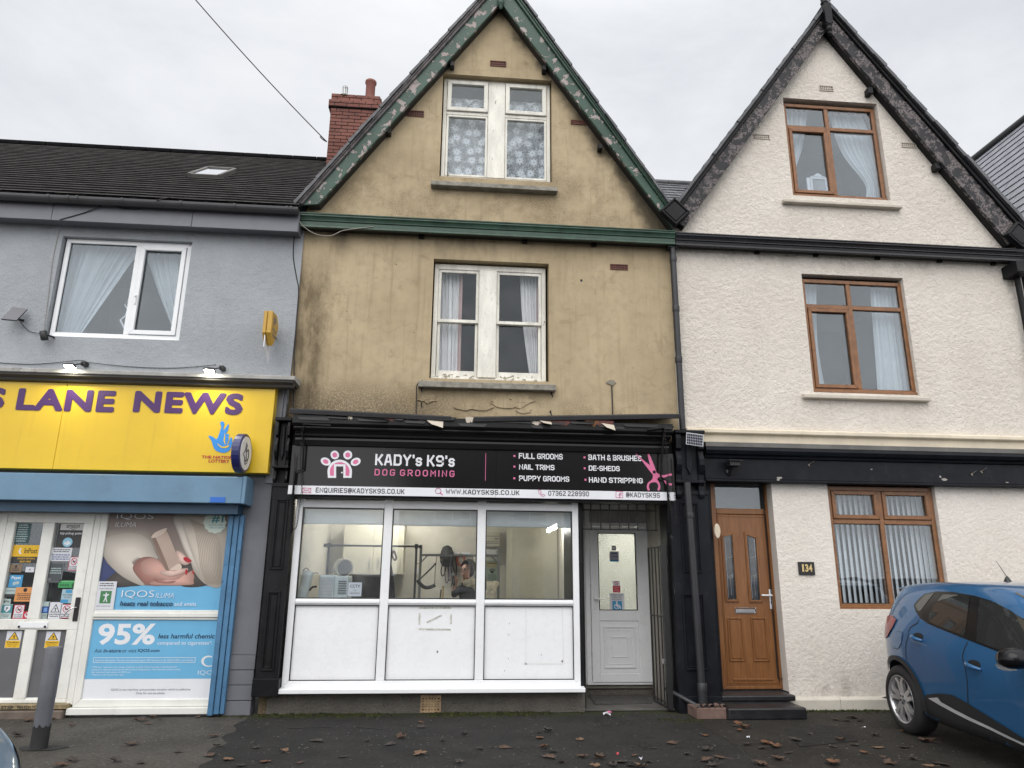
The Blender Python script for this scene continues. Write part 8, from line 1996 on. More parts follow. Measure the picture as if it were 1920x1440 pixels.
for s_ in (-1, 1): blob(mb, hd_+face*.083+side*(.034*s_)+V3(0, 0, .014), .011, .011, .007, 6); blob(mb, hd_+face*.085+side*(.034*s_)+V3(0, 0, .034), .02, .02, .004, 6, HAIR)
blob(mb, hd_+face*.084+V3(0, 0, -.058), .02, .02, .006, 6, flat('lip', (.35, .11, .1))); mb.build('face_features', person, recalc=False)
mb = MB(PLASTIC_BLACK); mb.tube([hand+V3(-.02, -.035, -.05), hand+V3(-.03, -.03, .04), hand+V3(-.035, -.02, .09)], [.016, .019, .015], n=10); mb.box(hand.x-.055, hand.x-.015, hand.y-.04, hand.y, hand.z+.088, hand.z+.115, STEEL); mb.box(hand.x-.03, hand.x-.022, hand.y-.055, hand.y-.045, hand.z-.02, hand.z+.04, CHROME)
inside(mb.build('clippers'), tuple(hand), 'black hair clippers with a metal blade held upright in the groomer\'s hand', 'clippers')
# dog on the table, facing left
DYc = 1.42
def dp(a, b, dy=0): return W(a, b, DYc+dy)
FUR = M('cream_fur', (.78, .68, .50), .9, var=.22, vs=26, bump=1.0, bs=85, bd=.02)
fz = .85
wth = dp(902, 1096); rmp = dp(920, 1099); hdq = dp(883, 1088, -.06)
J = {'chest': (V3(wth.x+.02, DYc, wth.z-.04), (.10, .115)), 'mid': (wth.lerp(rmp, .5)+V3(0, 0, -.015), (.098, .105)), 'rump': (rmp+V3(-.02, 0, -.02), (.10, .10)), 'tailbase': (rmp+V3(.07, .01, .02), .04), 'tail': (rmp+V3(.10, .02, .06), .04),
     'neck': (wth.lerp(hdq, .55), .07), 'head': (hdq+V3(.0, 0, .02), (.098, .095)), 'muzzle': (hdq+V3(-.065, -.06, -.04), .052), 'nose': (hdq+V3(-.095, -.085, -.05), .034)}
Ed = [('chest', 'mid'), ('mid', 'rump'), ('rump', 'tailbase'), ('tailbase', 'tail'), ('chest', 'neck'), ('neck', 'head'), ('head', 'muzzle'), ('muzzle', 'nose')]
for s_, dy in (('n', -.075), ('f', .075)):
    J[s_+'el'] = (V3(wth.x+.02, DYc+dy, wth.z-.15), .055); J[s_+'fk'] = (V3(wth.x+.02, DYc+dy, lerp(fz, wth.z, .35)), .043); J[s_+'fp'] = (V3(wth.x, DYc+dy, fz+.035), .042); Ed += [('chest', s_+'el'), (s_+'el', s_+'fk'), (s_+'fk', s_+'fp')]
    J[s_+'st'] = (V3(rmp.x-.03, DYc+dy, rmp.z-.15), .058); J[s_+'hk'] = (V3(rmp.x+.05, DYc+dy, lerp(fz, rmp.z, .33)), .042); J[s_+'hp'] = (V3(rmp.x+.03, DYc+dy, fz+.035), .042); Ed += [('rump', s_+'st'), (s_+'st', s_+'hk'), (s_+'hk', s_+'hp')]
    J[s_+'ear'] = (hdq+V3(.03, dy*.9, .0), .03); J[s_+'ear2'] = (hdq+V3(.035, dy*1.15, -.065), .038); Ed += [('head', s_+'ear'), (s_+'ear', s_+'ear2')]
dog = skin_mesh('dog', J, Ed, [FUR], 3, 1, ((.035, .02), (.014, .008)))
rebase(dog, (wth.x, DYc, fz)); tag(dog, 'fluffy cream dog standing on the grooming table in front of the person', 'dog')
mb = MB(INK); blob(mb, hdq+V3(-.122, -.118, -.045), .015, .015, .012, 7)
for s_ in (-1, 1): blob(mb, hdq+V3(-.074-.02*s_, -.082+.03*s_, .02), .010, .010, .010, 6)
mb.build('nose_and_eyes', dog, recalc=False)
mb = MB(M('grey_collar', (.1, .1, .1), .6)); q = wth.lerp(rmp, .45); mb.tube([q+V3(0, .118*math.cos(R(a)), .118*math.sin(R(a))) for a in range(0, 361, 20)], .010, n=6); mb.tube([hdq+V3(.06, 0, -.02), W(886, 1043, Y2)], .006, n=5); inside(mb.build('restraint'), tuple(q), 'thin grey restraint strap round the middle of the cream dog', 'strap')
# ================================================================== the blue car, nose to the street
AL = R(94); HD = Vector((math.cos(AL), -math.sin(AL), 0)); INW = Vector((math.sin(AL), math.cos(AL), 0))*1.0
INW = Vector((-math.sin(AL), -math.cos(AL), 0))*-1
A0_ = Vector((4.575, -1.28, 0)); CW = .885; WB = 2.55
def carpaint(name, c0, c1):
    m, nt = new_mat(name); t = NT(nt); v = t.obj()
    lw = t.n('ShaderNodeLayerWeight', Blend=.35); c = t.mix(lw.outputs[1], c0, c1)
    fl = t.noise(v, 900, 2); c = t.mix(t.math('MULTIPLY', t.ramp(fl, .45, .7), .25), c, mul(c1, 1.5))
    p = t.principled(Base_Color=c, Roughness=.38, Metallic=.2, Coat_Weight=1.0, Coat_Roughness=.03); t.out(p); return m
CARB = carpaint('metallic_blue_paint', (.022, .125, .30), (.02, .10, .22)); CLAD = M('grey_black_cladding', (.022, .022, .023), .55, var=.1, bump=.1, bs=200); CGLASS = M('dark_car_glass', (.032, .034, .032), .03, var=.05, spec=1.0, coat=.5)
TYRE = M('tyre_rubber', (.018, .018, .018), .75, bump=.2, bs=90); ALLOY = M('silver_alloy', (.52, .52, .53), .32, metal=.7, var=.05); LAMPR = M('red_lamp', (.24, .004, .008), .15, coat=.2); SILV = M('silver_trim', (.62, .63, .63), .35, metal=.3)
ST = [(-.70, .62, .42, .70, .86, .30), (-.68, .54, .36, .80, .99, .26), (-.63, .44, .32, .90, 1.10, .24), (-.56, .32, .30, .99, 1.27, .24), (-.48, .225, .29, 1.04, 1.385, .25), (-.40, .15, .28, 1.06, 1.42, .25), (-.28, .075, .27, 1.065, 1.432, .245), (-.1, .02, .26, 1.06, 1.448, .24), (.15, .0, .22, 1.05, 1.462, .235), (.5, 0, .17, 1.025, 1.474, .23), (.9, .0, .165, .985, 1.476, .23), (1.25, .0, .165, .955, 1.465, .23), (1.5, .0, .165, .935, 1.43, .235), (1.75, .0, .165, .92, 1.34, .25), (2.0, .0, .17, .91, 1.19, .27), (2.2, .0, .2, .90, 1.045, .22), (2.35, .0, .22, .87, .995, .14), (2.6, .01, .24, .84, .96, .12), (2.9, .06, .24, .78, .90, .12), (3.1, .14, .24, .70, .82, .12), (3.25, .27, .25, .58, .70, .12), (3.32, .42, .28, .48, .58, .12)]
def section(st):
    s, ins, zb, zbelt, zt, ri = st; w = CW-ins; zs_ = min(zbelt, zt-.09); P = []
    for y, z in ((0, zb), (.55*w, zb), (w-.07, zb+.01), (w-.018, zb+.07), (w-.012, lerp(zb, zs_, .35)), (w, lerp(zb, zs_, .62)), (w-.012, lerp(zb, zs_, .84)), (w-.05, zs_), (w-.05-.35*(ri-.05), lerp(zs_, zt, .36)), (w-.05-.72*(ri-.05), lerp(zs_, zt, .70)), (w-ri-.02, lerp(zs_, zt, .90)), (w-ri-.10, lerp(zs_, zt, .972)), (.45*w, zt-.004), (0, zt)): P.append((y, z))
    return P
def wpt(s, y, z): return A0_+HD*s+INW*y+Vector((0, 0, z))
def make_car(name, label, paint, group=None):
    car = thing(name, label, 'car', tuple(wpt(WB/2, CW, 0)), group)
    vs = []; fs = []; n = 14
    for st in ST:
        P = section(st); ring = [(CW-y, z) for y, z in P]+[(CW+y, z) for y, z in reversed(P[1:-1])]
        vs += [wpt(st[0], y, z)[:] for y, z in ring]
    m_ = 2*n-2
    for i in range(len(ST)-1):
        for j in range(m_): fs.append((i*m_+j, i*m_+(j+1) % m_, (i+1)*m_+(j+1) % m_, (i+1)*m_+j))
    fs.append(tuple(range(m_))); fs.append(tuple(reversed(range((len(ST)-1)*m_, len(ST)*m_))))
    tmp = MB(paint); tmp.add(vs, fs, paint, True); o = tmp.build('bodytmp', car, sub=2)
    # cut the wheel arches
    cuts = []
    for sx in (0.03, WB):
        c = MB(SEAL); a, b = wpt(sx, -.3, .325), wpt(sx, 2*CW+.3, .325); c.lathe([(0, 0), (.365, 0), (.365, (b-a).length), (0, (b-a).length)], tuple(a), n=40, axis=tuple(INW)); q = c.build('cut', car); cuts.append(q)
        bo = o.modifiers.new('arch', 'BOOLEAN'); bo.object = q; bo.operation = 'DIFFERENCE'; bo.solver = 'EXACT'; bo.material_mode = 'TRANSFER'
    dg = bpy.context.evaluated_depsgraph_get(); me = bpy.data.meshes.new_from_object(o.evaluated_get(dg), depsgraph=dg)
    uncut = o; 
    for q in cuts: bpy.data.objects.remove(q)
    o.modifiers.remove(o.modifiers[-1]); o.modifiers.remove(o.modifiers[-1]); dg = bpy.context.evaluated_depsgraph_get(); me0 = bpy.data.meshes.new_from_object(o.evaluated_get(dg), depsgraph=dg)
    off = LOC[car.name]; bvh = BVHTree.FromPolygons([v.co+off for v in me0.vertices], [tuple(p.vertices) for p in me0.polygons])
    bpy.data.objects.remove(o); me.name = 'body'; body = bpy.data.objects.new('body', me); COL.objects.link(body); body.parent = car; LOC[body.name] = off
    for p in me.polygons: p.use_smooth = True
    try: me.set_sharp_from_angle(angle=R(35))
    except Exception: pass
    return car, body, bvh
car, body, bvh = make_car('parked_car', 'blue metallic hatchback backed up to the cream wall', CARB)
def sz(u, v, crop=0):
    """a photo position on the near flank of the car, as (along, up)"""
    x, y = 1640+u/6.857, (1080 if crop == 0 else 1230)+v/6.857
    h = bvh.ray_cast(CP, ray(x, y).normalized())[0]
    if h is None:
        d = ray(x, y); n_ = INW; h = CP+d*((A0_-CP).dot(n_)/d.dot(n_))
    q = h-A0_; return (q.dot(HD), q.z)
def overlay(name, pts, mat, d, parent, both=True, cuts=1, sub=(), bulge=0):
    """a skin panel lying on the body: outline given along the car and upwards"""
    for side in ((0, 1) if both else (0,)):
        bm = bmesh.new(); vv = [bm.verts.new((p[0], 0, p[1])) for p in pts]; ee = [bm.edges.new((vv[i], vv[(i+1) % len(vv)])) for i in range(len(vv))]
        bmesh.ops.triangle_fill(bm, edges=ee, use_beauty=True)
        for k in range(6):
            lg = [e for e in bm.edges if e.calc_length() > .07]
            if not lg: break
            bmesh.ops.subdivide_edges(bm, edges=lg, cuts=1); bmesh.ops.triangulate(bm, faces=bm.faces)
        bm.verts.index_update(); vs = []
        for v in bm.verts:
            o_ = wpt(v.co.x, -.5 if side == 0 else 2*CW+.5, v.co.z); dr = INW if side == 0 else -INW
            h, nr, _, _ = bvh.ray_cast(o_, dr); 
            if h is None: h = wpt(v.co.x, .05 if side == 0 else 2*CW-.05, v.co.z); nr = -dr
            if nr.dot(dr) > 0: nr = -nr
            vs.append(h+nr*d)
        mb = MB(mat); mb.add([v[:] for v in vs], [tuple(v.index for v in f.verts) for f in bm.faces], mat, True); bm.free()
        r = mb.build(name, parent, recalc=False)
    return r
def S0(*p): return [sz(u, v) for u, v in p]
def S1(*p): return [sz(u, v, 1) for u, v in p]
def shut(pts, name='panel_gap', mat=None, w=.0055):
    q = smooth_open([(a, 0, b) for a, b in pts], 5); L = []; Rr = []
    for i, p in enumerate(q):
        d = (q[min(i+1, len(q)-1)]-q[max(i-1, 0)]).normalized(); L.append((p.x-d.z*w, p.z+d.x*w)); Rr.append((p.x+d.z*w, p.z-d.x*w))
    return overlay(name, L+Rr[::-1], mat or SEAL, .0022, car)
dlo = S0((505, 378), (560, 305), (645, 232), (800, 200), (1000, 205), (1300, 258), (1500, 318), (1700, 420), (1900, 545))+[(1.88, 1.17), (2.0, 1.05), (2.08, .955), (2.0, .915)]+S0((1800, 1035), (1630, 990), (1200, 822), (800, 662), (690, 612), (590, 545), (530, 455))
wd_ = overlay('window_surround', dlo, M('gloss_black_trim', (.012, .012, .012), .22), .003, car)
overlay('quarter_pane', S0((528, 385), (650, 246), (780, 216), (600, 448), (568, 455)), CGLASS, .006, car)
overlay('rear_door_pane', S0((885, 240), (1060, 245), (1232, 275), (1200, 520), (1165, 775), (900, 675), (705, 590), (705, 500), (780, 370)), CGLASS, .006, car)
overlay('front_door_pane', S0((1360, 295), (1560, 345), (1760, 450), (1880, 545))+[(1.84, 1.14), (1.97, .965)]+S0((1660, 965), (1480, 905), (1315, 840), (1335, 560)), CGLASS, .006, car)
shut(S0((1200, 850), (1150, 950), (1132, 1050), (1165, 1180), (1190, 1340), (1195, 1435))+S1((1200, 560), (1222, 780), (1225, 860)))
shut(S0((572, 560), (545, 610), (455, 670), (430, 780), (402, 890), (402, 1000), (412, 1075)))
shut([(1.98, .91), (2.03, .8), (2.02, .6), (1.98, .4), (1.9, .3)])
overlay('fuel_flap', S0((287, 712), (365, 738), (345, 860), (305, 935), (232, 915), (225, 880), (262, 760)), CARB, .004, car, both=False); 
shut(S0((287, 712), (365, 738), (345, 860), (305, 935), (232, 915), (225, 880), (262, 760), (287, 712)), w=.002)
overlay('tail_lamp', [(-.62, .99), (-.5, 1.08), (-.10, 1.115), (.03, 1.08), (-.02, 1.0), (-.14, .90), (-.3, .87), (-.62, .90)], LAMPR, .012, car)
# cladding: arches and sill, silver strip
for sx in (.03, WB):
    pts = [(sx+.445*math.cos(R(a)), .325+.41*math.sin(R(a))) for a in range(-8, 189, 7)]+[(sx+.366*math.cos(R(a)), .325+.366*math.sin(R(a))) for a in range(189, -9, -7)]
    overlay('arch_trim', pts, CLAD, .012, car)
cl = S1((655, 500), (760, 488), (850, 482), (930, 488), (1010, 500), (1200, 605), (1450, 760), (1700, 915), (1920, 1055))
cl = cl+[(lerp(cl[-1][0], 2.16, .6), lerp(cl[-1][1], .36, .6)), (2.16, .38), (2.16, .2), (1.3, .19), (.6, .2), (.42, .22)]
overlay('sill_cladding', cl, CLAD, .008, car)
sv = S1((705, 542), (828, 532), (870, 590), (1030, 680), (1222, 778), (1480, 900), (1720, 1018), (1915, 1110)); sv2 = S1((1915, 1138), (1720, 1050), (1480, 935), (1222, 822), (1030, 725), (870, 640))
overlay('sill_strip', sv+[(2.1, lerp(sv[-1][1], .26, .5))]+[(2.1, lerp(sv[-1][1], .26, .5)-.03)]+sv2, SILV, .014, car)
# handles
for (p, q) in (((495, 760), (625, 832)), ((1185, 1105), (1385, 1205))):
    for side in (0, 1):
        a, b = sz(*p), sz(*q); mb = MB(CARB); pts = []
        for t_ in (0, .25, .5, .75, 1):
            s, z = lerp(a[0], b[0], t_), lerp(a[1], b[1], t_); h = bvh.ray_cast(wpt(s, -.5 if side == 0 else 2*CW+.5, z), INW if side == 0 else -INW)[0]; pts.append(h+(INW if side == 0 else -INW)*-(.012+.035*math.sin(math.pi*t_)))
        mb.tube(smooth_open(pts, 4), [.012+.008*math.sin(math.pi*k/16) for k in range(17)], n=8); mb.build('door_handle', car)
    a, b = sz(*p), sz(*q); mx, mz = lerp(a[0], b[0], .5), lerp(a[1], b[1], .5)+.012; overlay('handle_recess', [(mx+.085*math.cos(R(d)), mz+.035*math.sin(R(d))) for d in range(0, 360, 20)], SEAL, .0025, car)
# crease under the handles
# wheels
for sx in (.03, WB):
    for side in (0, 1):
        dr = INW if side == 0 else -INW; c = wpt(sx, .012 if side == 0 else 2*CW-.012, .322); mb = MB(TYRE)
        mb.lathe([(.222, .03), (.228, .0), (.255, -.006), (.296, .004), (.316, .025), (.322, .05), (.322, .17), (.31, .195), (.24, .205)], tuple(c), n=56, axis=tuple(dr))
        for k in range(46):
            a = 2*math.pi*k/46; u = HD*math.cos(a)+Vector((0, 0, 1))*math.sin(a); tn = -HD*math.sin(a)+Vector((0, 0, 1))*math.cos(a)
            p = c+dr*.03+u*.3175; mb.add([(p-tn*.007)[:], (p+tn*.007)[:], (p+tn*.007+dr*.05+u*.0065)[:], (p-tn*.007+dr*.05+u*.0065)[:], (p-tn*.007+dr*.16+u*.0065)[:], (p+tn*.007+dr*.16+u*.0065)[:]], [(0, 1, 2, 3), (3, 2, 5, 4)])
        wh = mb.build('wheel', car)
        mb = MB(ALLOY); mb.lathe([(.214, .035), (.221, .002), (.226, .0), (.224, -.004), (.214, .004), (.205, .03), (.200, .09)], tuple(c), n=56, axis=tuple(dr))
        mb.lathe([(0, .012), (.05, .014), (.058, .022), (.058, .05)], tuple(c), n=24, axis=tuple(dr))
        for k in range(5):
            for tw in (-1, 1):
                a = R(90+72*k)
                pr = []
                for (r, w_, dep, sw) in ((.045, .030, .018, .12), (.11, .021, .013, .23), (.165, .018, .010, .19), (.215, .024, .012, .34)):
                    aa = a+tw*sw*(1.0 if r > .06 else .8)+.10*(r/.2)
                    u = HD*math.cos(aa)+Vector((0, 0, 1))*math.sin(aa); tn = -HD*math.sin(aa)+Vector((0, 0, 1))*math.cos(aa); pr.append((c+u*r+dr*dep, tn*w_))
                for (p, w1), (q, w2) in zip(pr, pr[1:]): mb.add([(p-w1)[:], (p+w1)[:], (q+w2)[:], (q-w2)[:], (p-w1+dr*.03)[:], (p+w1+dr*.03)[:], (q+w2+dr*.03)[:], (q-w2+dr*.03)[:]], [(0, 1, 2, 3), (0, 4, 7, 3), (1, 5, 6, 2)])
        for k in range(5):
            a = R(54+72*k); u = HD*math.cos(a)+Vector((0, 0, 1))*math.sin(a); mb.lathe([(0, 0), (.011, 0), (.011, .012)], tuple(c+u*.034+dr*.0095), INK, 8, tuple(dr))
        mb.build('rim', wh); mb = MB(SEAL); mb.lathe([(0, .075), (.2, .075)], tuple(c), n=24, axis=tuple(dr)); mb.build('brake', wh)
# mirror, aerial, spoiler, glass at both ends, lamps
for side in (0, 1):
    sg_ = 1 if side == 0 else -1; yb = lambda y: y if side == 0 else 2*CW-y
    mb = MB(M('gloss_black_plastic', (.006, .006, .007), .2, spec=.3) if side == 0 else bpy.data.materials['gloss_black_plastic'])
    cs = []
    for (y, sc1) in ((.02, .5), (-.03, .85), (-.10, 1.0), (-.17, .92), (-.215, .6), (-.225, .15)):
        c = wpt(1.95, yb(y), .905); cs.append([(c+HD*(.10*sc1*math.cos(a)+.02)+Vector((0, 0, .088*sc1*math.sin(a)*(1 if math.sin(a) > 0 else .8))))[:] for a in [2*math.pi*k/16 for k in range(16)]])
    mb.add([p for r in cs for p in r], [(i*16+j, i*16+(j+1) % 16, (i+1)*16+(j+1) % 16, (i+1)*16+j) for i in range(5) for j in range(16)], None, True); mb.add(cs[-1], [tuple(range(16))]); mr2 = mb.build('mirror', car)
    mb = MB(SILV); cs = []
    for (y, sc1) in ((-.06, .9), (-.12, 1.02), (-.18, .9), (-.222, .55)):
        c = wpt(1.95, yb(y), .875); cs += [(c+HD*(.105*sc1*math.cos(a)+.02)+Vector((0, 0, -.012+.058*sc1*math.sin(a))))[:] for a in [R(d) for d in (175, 195, 215, 235)]]
    mb.add(cs, [(i*4+j, i*4+j+1, (i+1)*4+j+1, (i+1)*4+j) for i in range(3) for j in range(3)], None, True); mb.build('lower_shell', mr2)
h = bvh.ray_cast(wpt(.62, CW, 3), Vector((0, 0, -1)))[0]
mb = MB(PLASTIC_BLACK); mb.lathe([(.045, -.01), (.03, .012), (.012, .045), (.006, .05)], tuple(h), n=10); mb.tube([h+Vector((0, 0, .04)), h-HD*.12+Vector((0, 0, .20))], .004, n=6, r2=.002); mb.build('aerial', car)
def topskin(name, s0, s1, y0, y1, mat, d=.004, axis='z', n=10):
    vs = []; fs = []
    for i in range(n+1):
        for j in range(n+1):
            s = lerp(s0, s1, i/n); y = lerp(y0(s) if callable(y0) else y0, y1(s) if callable(y1) else y1, j/n); q = bvh.ray_cast(wpt(s, y, 3), Vector((0, 0, -1))); vs.append((q[0]+q[1]*d)[:] if q[0] else wpt(s, y, .9)[:])
    mb = MB(mat); mb.add(vs, [(i*(n+1)+j, i*(n+1)+j+1, (i+1)*(n+1)+j+1, (i+1)*(n+1)+j) for i in range(n) for j in range(n)], None, True); return mb.build(name, car, recalc=False)
topskin('windscreen', 1.52, 2.2, lambda s: .30-.07*(s-1.5), lambda s: 2*CW-.30+.07*(s-1.5), CGLASS)
topskin('rear_window', -.62, -.50, lambda s: .45, lambda s: 2*CW-.45, CGLASS)
mb = MB(CARB); mb.prism([(0, 0), (.14, .01), (.14, .035), (0, .02)], 'x', 0, 1); mb.v = [wpt(-.55+y, .45+x*(2*CW-.9), 1.375+z)[:] for x, y, z in mb.v]; mb.build('spoiler', car, bevel=.01)
overlay('headlamp', [(2.88, .71), (3.04, .76), (3.17, .735), (3.25, .66), (3.27, .58), (3.12, .56), (2.96, .62)], M('clear_lamp', (.4, .42, .44), .05, coat=1), .006, car)
mb = MB(WHITEP); pc = wpt(-.715, CW, .72); mb.v = []; mb.box(-.26, .26, -.004, .004, -.055, .055, M('yellow_plate', (.6, .42, .03), .4)); mb.v = [(pc+INW*x+HD*y+Vector((0, 0, z)))[:] for x, y, z in mb.v]; mb.mats = mb.mats[-1:]; mb.m = [0]*len(mb.f); mb.build('number_plate', car)

# the end of another parked car at the lower left corner: pale blue roof rail and dark side glass

def copy_tree(o, parent=None):
    c = o.copy(); COL.objects.link(c); c.parent = parent
    for ch in list(o.children): copy_tree(ch, c)
    return c
car2 = copy_tree(car); NOSE = G(22, 1400, .72)
car2.location = (NOSE.x-1.82, NOSE.y-.68, 0); car2.rotation_euler = (0, 0, R(94))
car2['label'] = 'pale blue car whose front corner just shows at the bottom left of the photo'
PALE = carpaint('pale_blue_paint', (.16, .23, .30), (.12, .17, .23))
def repaint(o):
    for sl_ in o.material_slots:
        if sl_.material == CARB: sl_.link = 'OBJECT'; sl_.material = PALE
        if o.name.startswith('headlamp'): sl_.link = 'OBJECT'; sl_.material = CGLASS
    for ch in o.children: repaint(ch)
repaint(car2)
# ================================================================== street things
# leaning-looking grey steel post with a worn black foot
b = G(72, 1404); tp = W(103, 1213, b.y); r = .068
post = thing('bollard', 'grey steel post with a worn black foot in front of the newsagent door', 'bollard', tuple(b))
mb = MB(M('grey_post_paint', (.115, .12, .135), .5, var=.12, dirt=.5, dcol=(.05, .045, .04), ds=7, bump=.2, bs=18)); zb_ = .18
ln = (Vector((tp.x, b.y, tp.z))-b); ln.x *= 1
def pp(f): return b+Vector((ln.x*f, 0, ln.z*f))
h_ = ln.z
mb.tube([pp(zb_/h_), pp(.5), pp(.985), pp(1)], [r, r, r, r*.93], n=20); mb.build('post', post)
mb = MB(M('black_post_foot', (.02, .02, .02), .7, var=.3)); mb.tube([pp(0), pp(zb_/h_)], r+.002, n=20)
random.seed(6)
for k in range(9): a = 2*math.pi*k/9; q = pp(zb_/h_); mb.add([(q.x+(r+.003)*math.cos(a-.3), q.y+(r+.003)*math.sin(a-.3), q.z-.01), (q.x+(r+.003)*math.cos(a+.35), q.y+(r+.003)*math.sin(a+.35), q.z-.01), (q.x+(r+.003)*math.cos(a), q.y+(r+.003)*math.sin(a), q.z+random.uniform(.005, .035))], [(0, 1, 2)])
mb.build('foot', post)
pts = []
for k in range(24): a = 2*math.pi*k/24; pts.append((b.x+.03+(.19+.04*math.sin(3*a))*math.cos(a), b.y+(.12+.03*math.cos(2*a))*math.sin(a)))
sheet('tarmac_collar', pts, .005, M('bitumen_collar', (.013, .013, .013), .8, var=.3, bump=.6, bs=60, bd=.006))

# overhead wire to the chimney
p0, p1 = W(613, 266, 3.0), W(375, -2, 1.6); far = p1+(p1-p0)*.6
pts = [p0.lerp(far, k/16)-Vector((0, 0, .5*4*(k/16)*(1-k/16)*.22)) for k in range(17)]
cable('overhead_wire', 'overhead wire running from the brick chimney up across the pale sky', pts, .009, CABLE, 'wire')
cable('cable', 'short end of wire tied round the brick chimney', [W(613, 266, 3.0), W(606, 262, 2.96), W(600, 256, 2.9)], .01)

# moss along the foot of the walls
MOSS = M('moss', (.035, .042, .008), .95, var=.5, vs=12, bump=.8, bs=80)
mb = MB(MOSS); random.seed(17)
def tuft(x, y, s):
    for k in range(5):
        a = random.uniform(0, 6.28); q = Vector((x+random.uniform(-s, s), y+random.uniform(-s, s)*.6, .004)); w_ = Vector((math.cos(a), math.sin(a), 0))*s*.45
        mb.add([(q-w_)[:], (q+w_)[:], (q+Vector((random.uniform(-s, s)*.4, random.uniform(-s, s)*.4, random.uniform(.4, 1.1)*s)))[:]], [(0, 1, 2)])
for (xa, xb, n_, y0, dy) in ((-1.95, dlx-.05, 1300, -.035, .2), (xs1+.05, 5.3, 260, -.08, .12), (-2.38, -1.95, 60, -.09, .08), (2.3, 2.8, 60, -.5, .2)):
    for k in range(n_):
        x = random.uniform(xa, xb); y = y0-abs(random.gauss(0, 1))*dy*.5
        if math.sin(x*3.1)+math.sin(x*7.7+1)*.6+random.uniform(-.8, .8) > -.35: tuft(x, y, random.uniform(.008, .024))
o = mb.build('moss', recalc=False); o['kind'] = 'stuff'
o['label'] = 'green moss growing along the foot of the walls'

# fallen leaves, one object each
LEAFM = [M('leaf_brown', (.075, .043, .028), .7, var=.35, vs=30), M('leaf_rust', (.125, .056, .026), .65, var=.3, vs=30), M('leaf_dark', (.032, .024, .019), .6, var=.3, vs=30), M('leaf_tan', (.15, .088, .05), .7, var=.25, vs=30)]
def leaf_mesh(seed, mat, curl):
    random.seed(seed); out = []; lobes = ((-155, .45), (-125, .75), (-98, .62), (-62, .98), (-38, .7), (-14, .95), (2, 1.12), (20, .9), (36, .66), (60, .9), (100, .6), (128, .7), (155, .4), (180, .15))
    if abs(curl-.4) < .01: lobes = ((-160, .5), (-130, .72), (-95, .62), (-60, .72), (-25, .98), (0, 1.3), (25, .98), (60, .72), (95, .62), (130, .72), (160, .5), (180, .4))
    for a, r in lobes: out.append((R(a+90+random.uniform(-8, 8)), r*random.uniform(.72, 1.12)))
    vs = [(0, 0, .02)]; fs = []
    for a, r in out:
        for f in (.5, 1.0):
            x, y = .075*r*f*math.cos(a), .075*r*f*math.sin(a); z = .008+curl*(x*x*3.2+abs(y)*.1*f)+random.uniform(0, .011)*f*curl; vs.append((x, y, max(.006, z)))
    n = len(out)
    for i in range(n):
        j = (i+1) % n; a1, a2, b1, b2 = 1+2*i, 2+2*i, 1+2*j, 2+2*j; fs += [(0, a1, b1), (a1, a2, b1), (b1, a2, b2)] if out[i][1] > out[j][1] else [(0, a1, b1), (a1, a2, b2), (a1, b2, b1)]
    k = len(vs); vs += [(0, -.01, .01), (.004, -.01, .012), (.012, -.10, .016), (.008, -.10, .014)]; fs.append((k, k+1, k+2, k+3))
    mb = MB(mat); mb.add(vs, fs, mat); me = mb.build('fallen_leaf', recalc=False).data; bpy.data.objects.remove(bpy.data.objects['fallen_leaf']); return me
LM = [[leaf_mesh(40+7*c+k, LEAFM[c], (.9, 1.5, .4)[k]) for k in range(3)] for c in range(4)]
LV = [(55, 1352, 0, 1.2), (35, 1380, 2, 1.2), (100, 1347, 1, .8), (262, 1352, 0, 1.2), (287, 1346, 0, .9), (370, 1345, 0, .8), (403, 1381, 0, 1.1), (407, 1400, 2, .9), (392, 1417, 0, 1.2), (243, 1397, 0, 1.3), (215, 1428, 2, 1), (263, 1431, 2, .9), (117, 1435, 0, 1.3), (138, 1427, 2, 1.1), (428, 1425, 3, 1.2), (493, 1430, 1, 1.0), (533, 1411, 3, .9), (592, 1389, 2, 1.3), (483, 1403, 2, .9), (135, 1362, 0, .7),
      (790, 1355, 1, .7), (793, 1364, 2, .9), (753, 1384, 0, 1.1), (735, 1395, 2, 1.2), (783, 1415, 3, 1.3), (870, 1377, 2, .8), (942, 1402, 0, 1.3), (902, 1405, 2, .8), (1027, 1372, 2, 1.2), (1010, 1385, 1, 1.0), (1087, 1388, 3, .9), (1018, 1403, 1, 1.1), (1027, 1420, 0, 1.4), (1093, 1420, 0, 1.1), (1122, 1423, 0, 1.2), (1167, 1430, 2, 1.3), (1115, 1437, 3, 1.0), (1203, 1438, 3, 1.3), (1263, 1394, 0, 1.2), (1187, 1418, 1, .7), (857, 1430, 2, 1.0), (1225, 1403, 2, .7),
      (1385, 1358, 1, 1.1), (1397, 1366, 0, 1.4), (1322, 1380, 1, .9), (1437, 1396, 1, 1.3), (1453, 1400, 1, 1.5), (1567, 1350, 0, 1.0), (1603, 1347, 0, 1.5), (1575, 1389, 0, 1.1), (1602, 1397, 2, 1.0), (1497, 1389, 2, 1.3), (1642, 1380, 2, 1.0), (1643, 1403, 3, 1.0), (1697, 1373, 1, 1.4), (1740, 1392, 0, 1.7), (1693, 1402, 2, 1.0), (1563, 1432, 1, 1.6), (1670, 1433, 0, 1.1), (1760, 1433, 2, 1.3), (1430, 1436, 0, 1.4), (1462, 1425, 0, 1.2), (1352, 1422, 0, 1.1), (1320, 1427, 0, 1.3), (1327, 1407, 2, 1.1), (1745, 1437, 3, .9), (1520, 1378, 2, .8), (1400, 1397, 2, .9), (1655, 1420, 0, .8)]
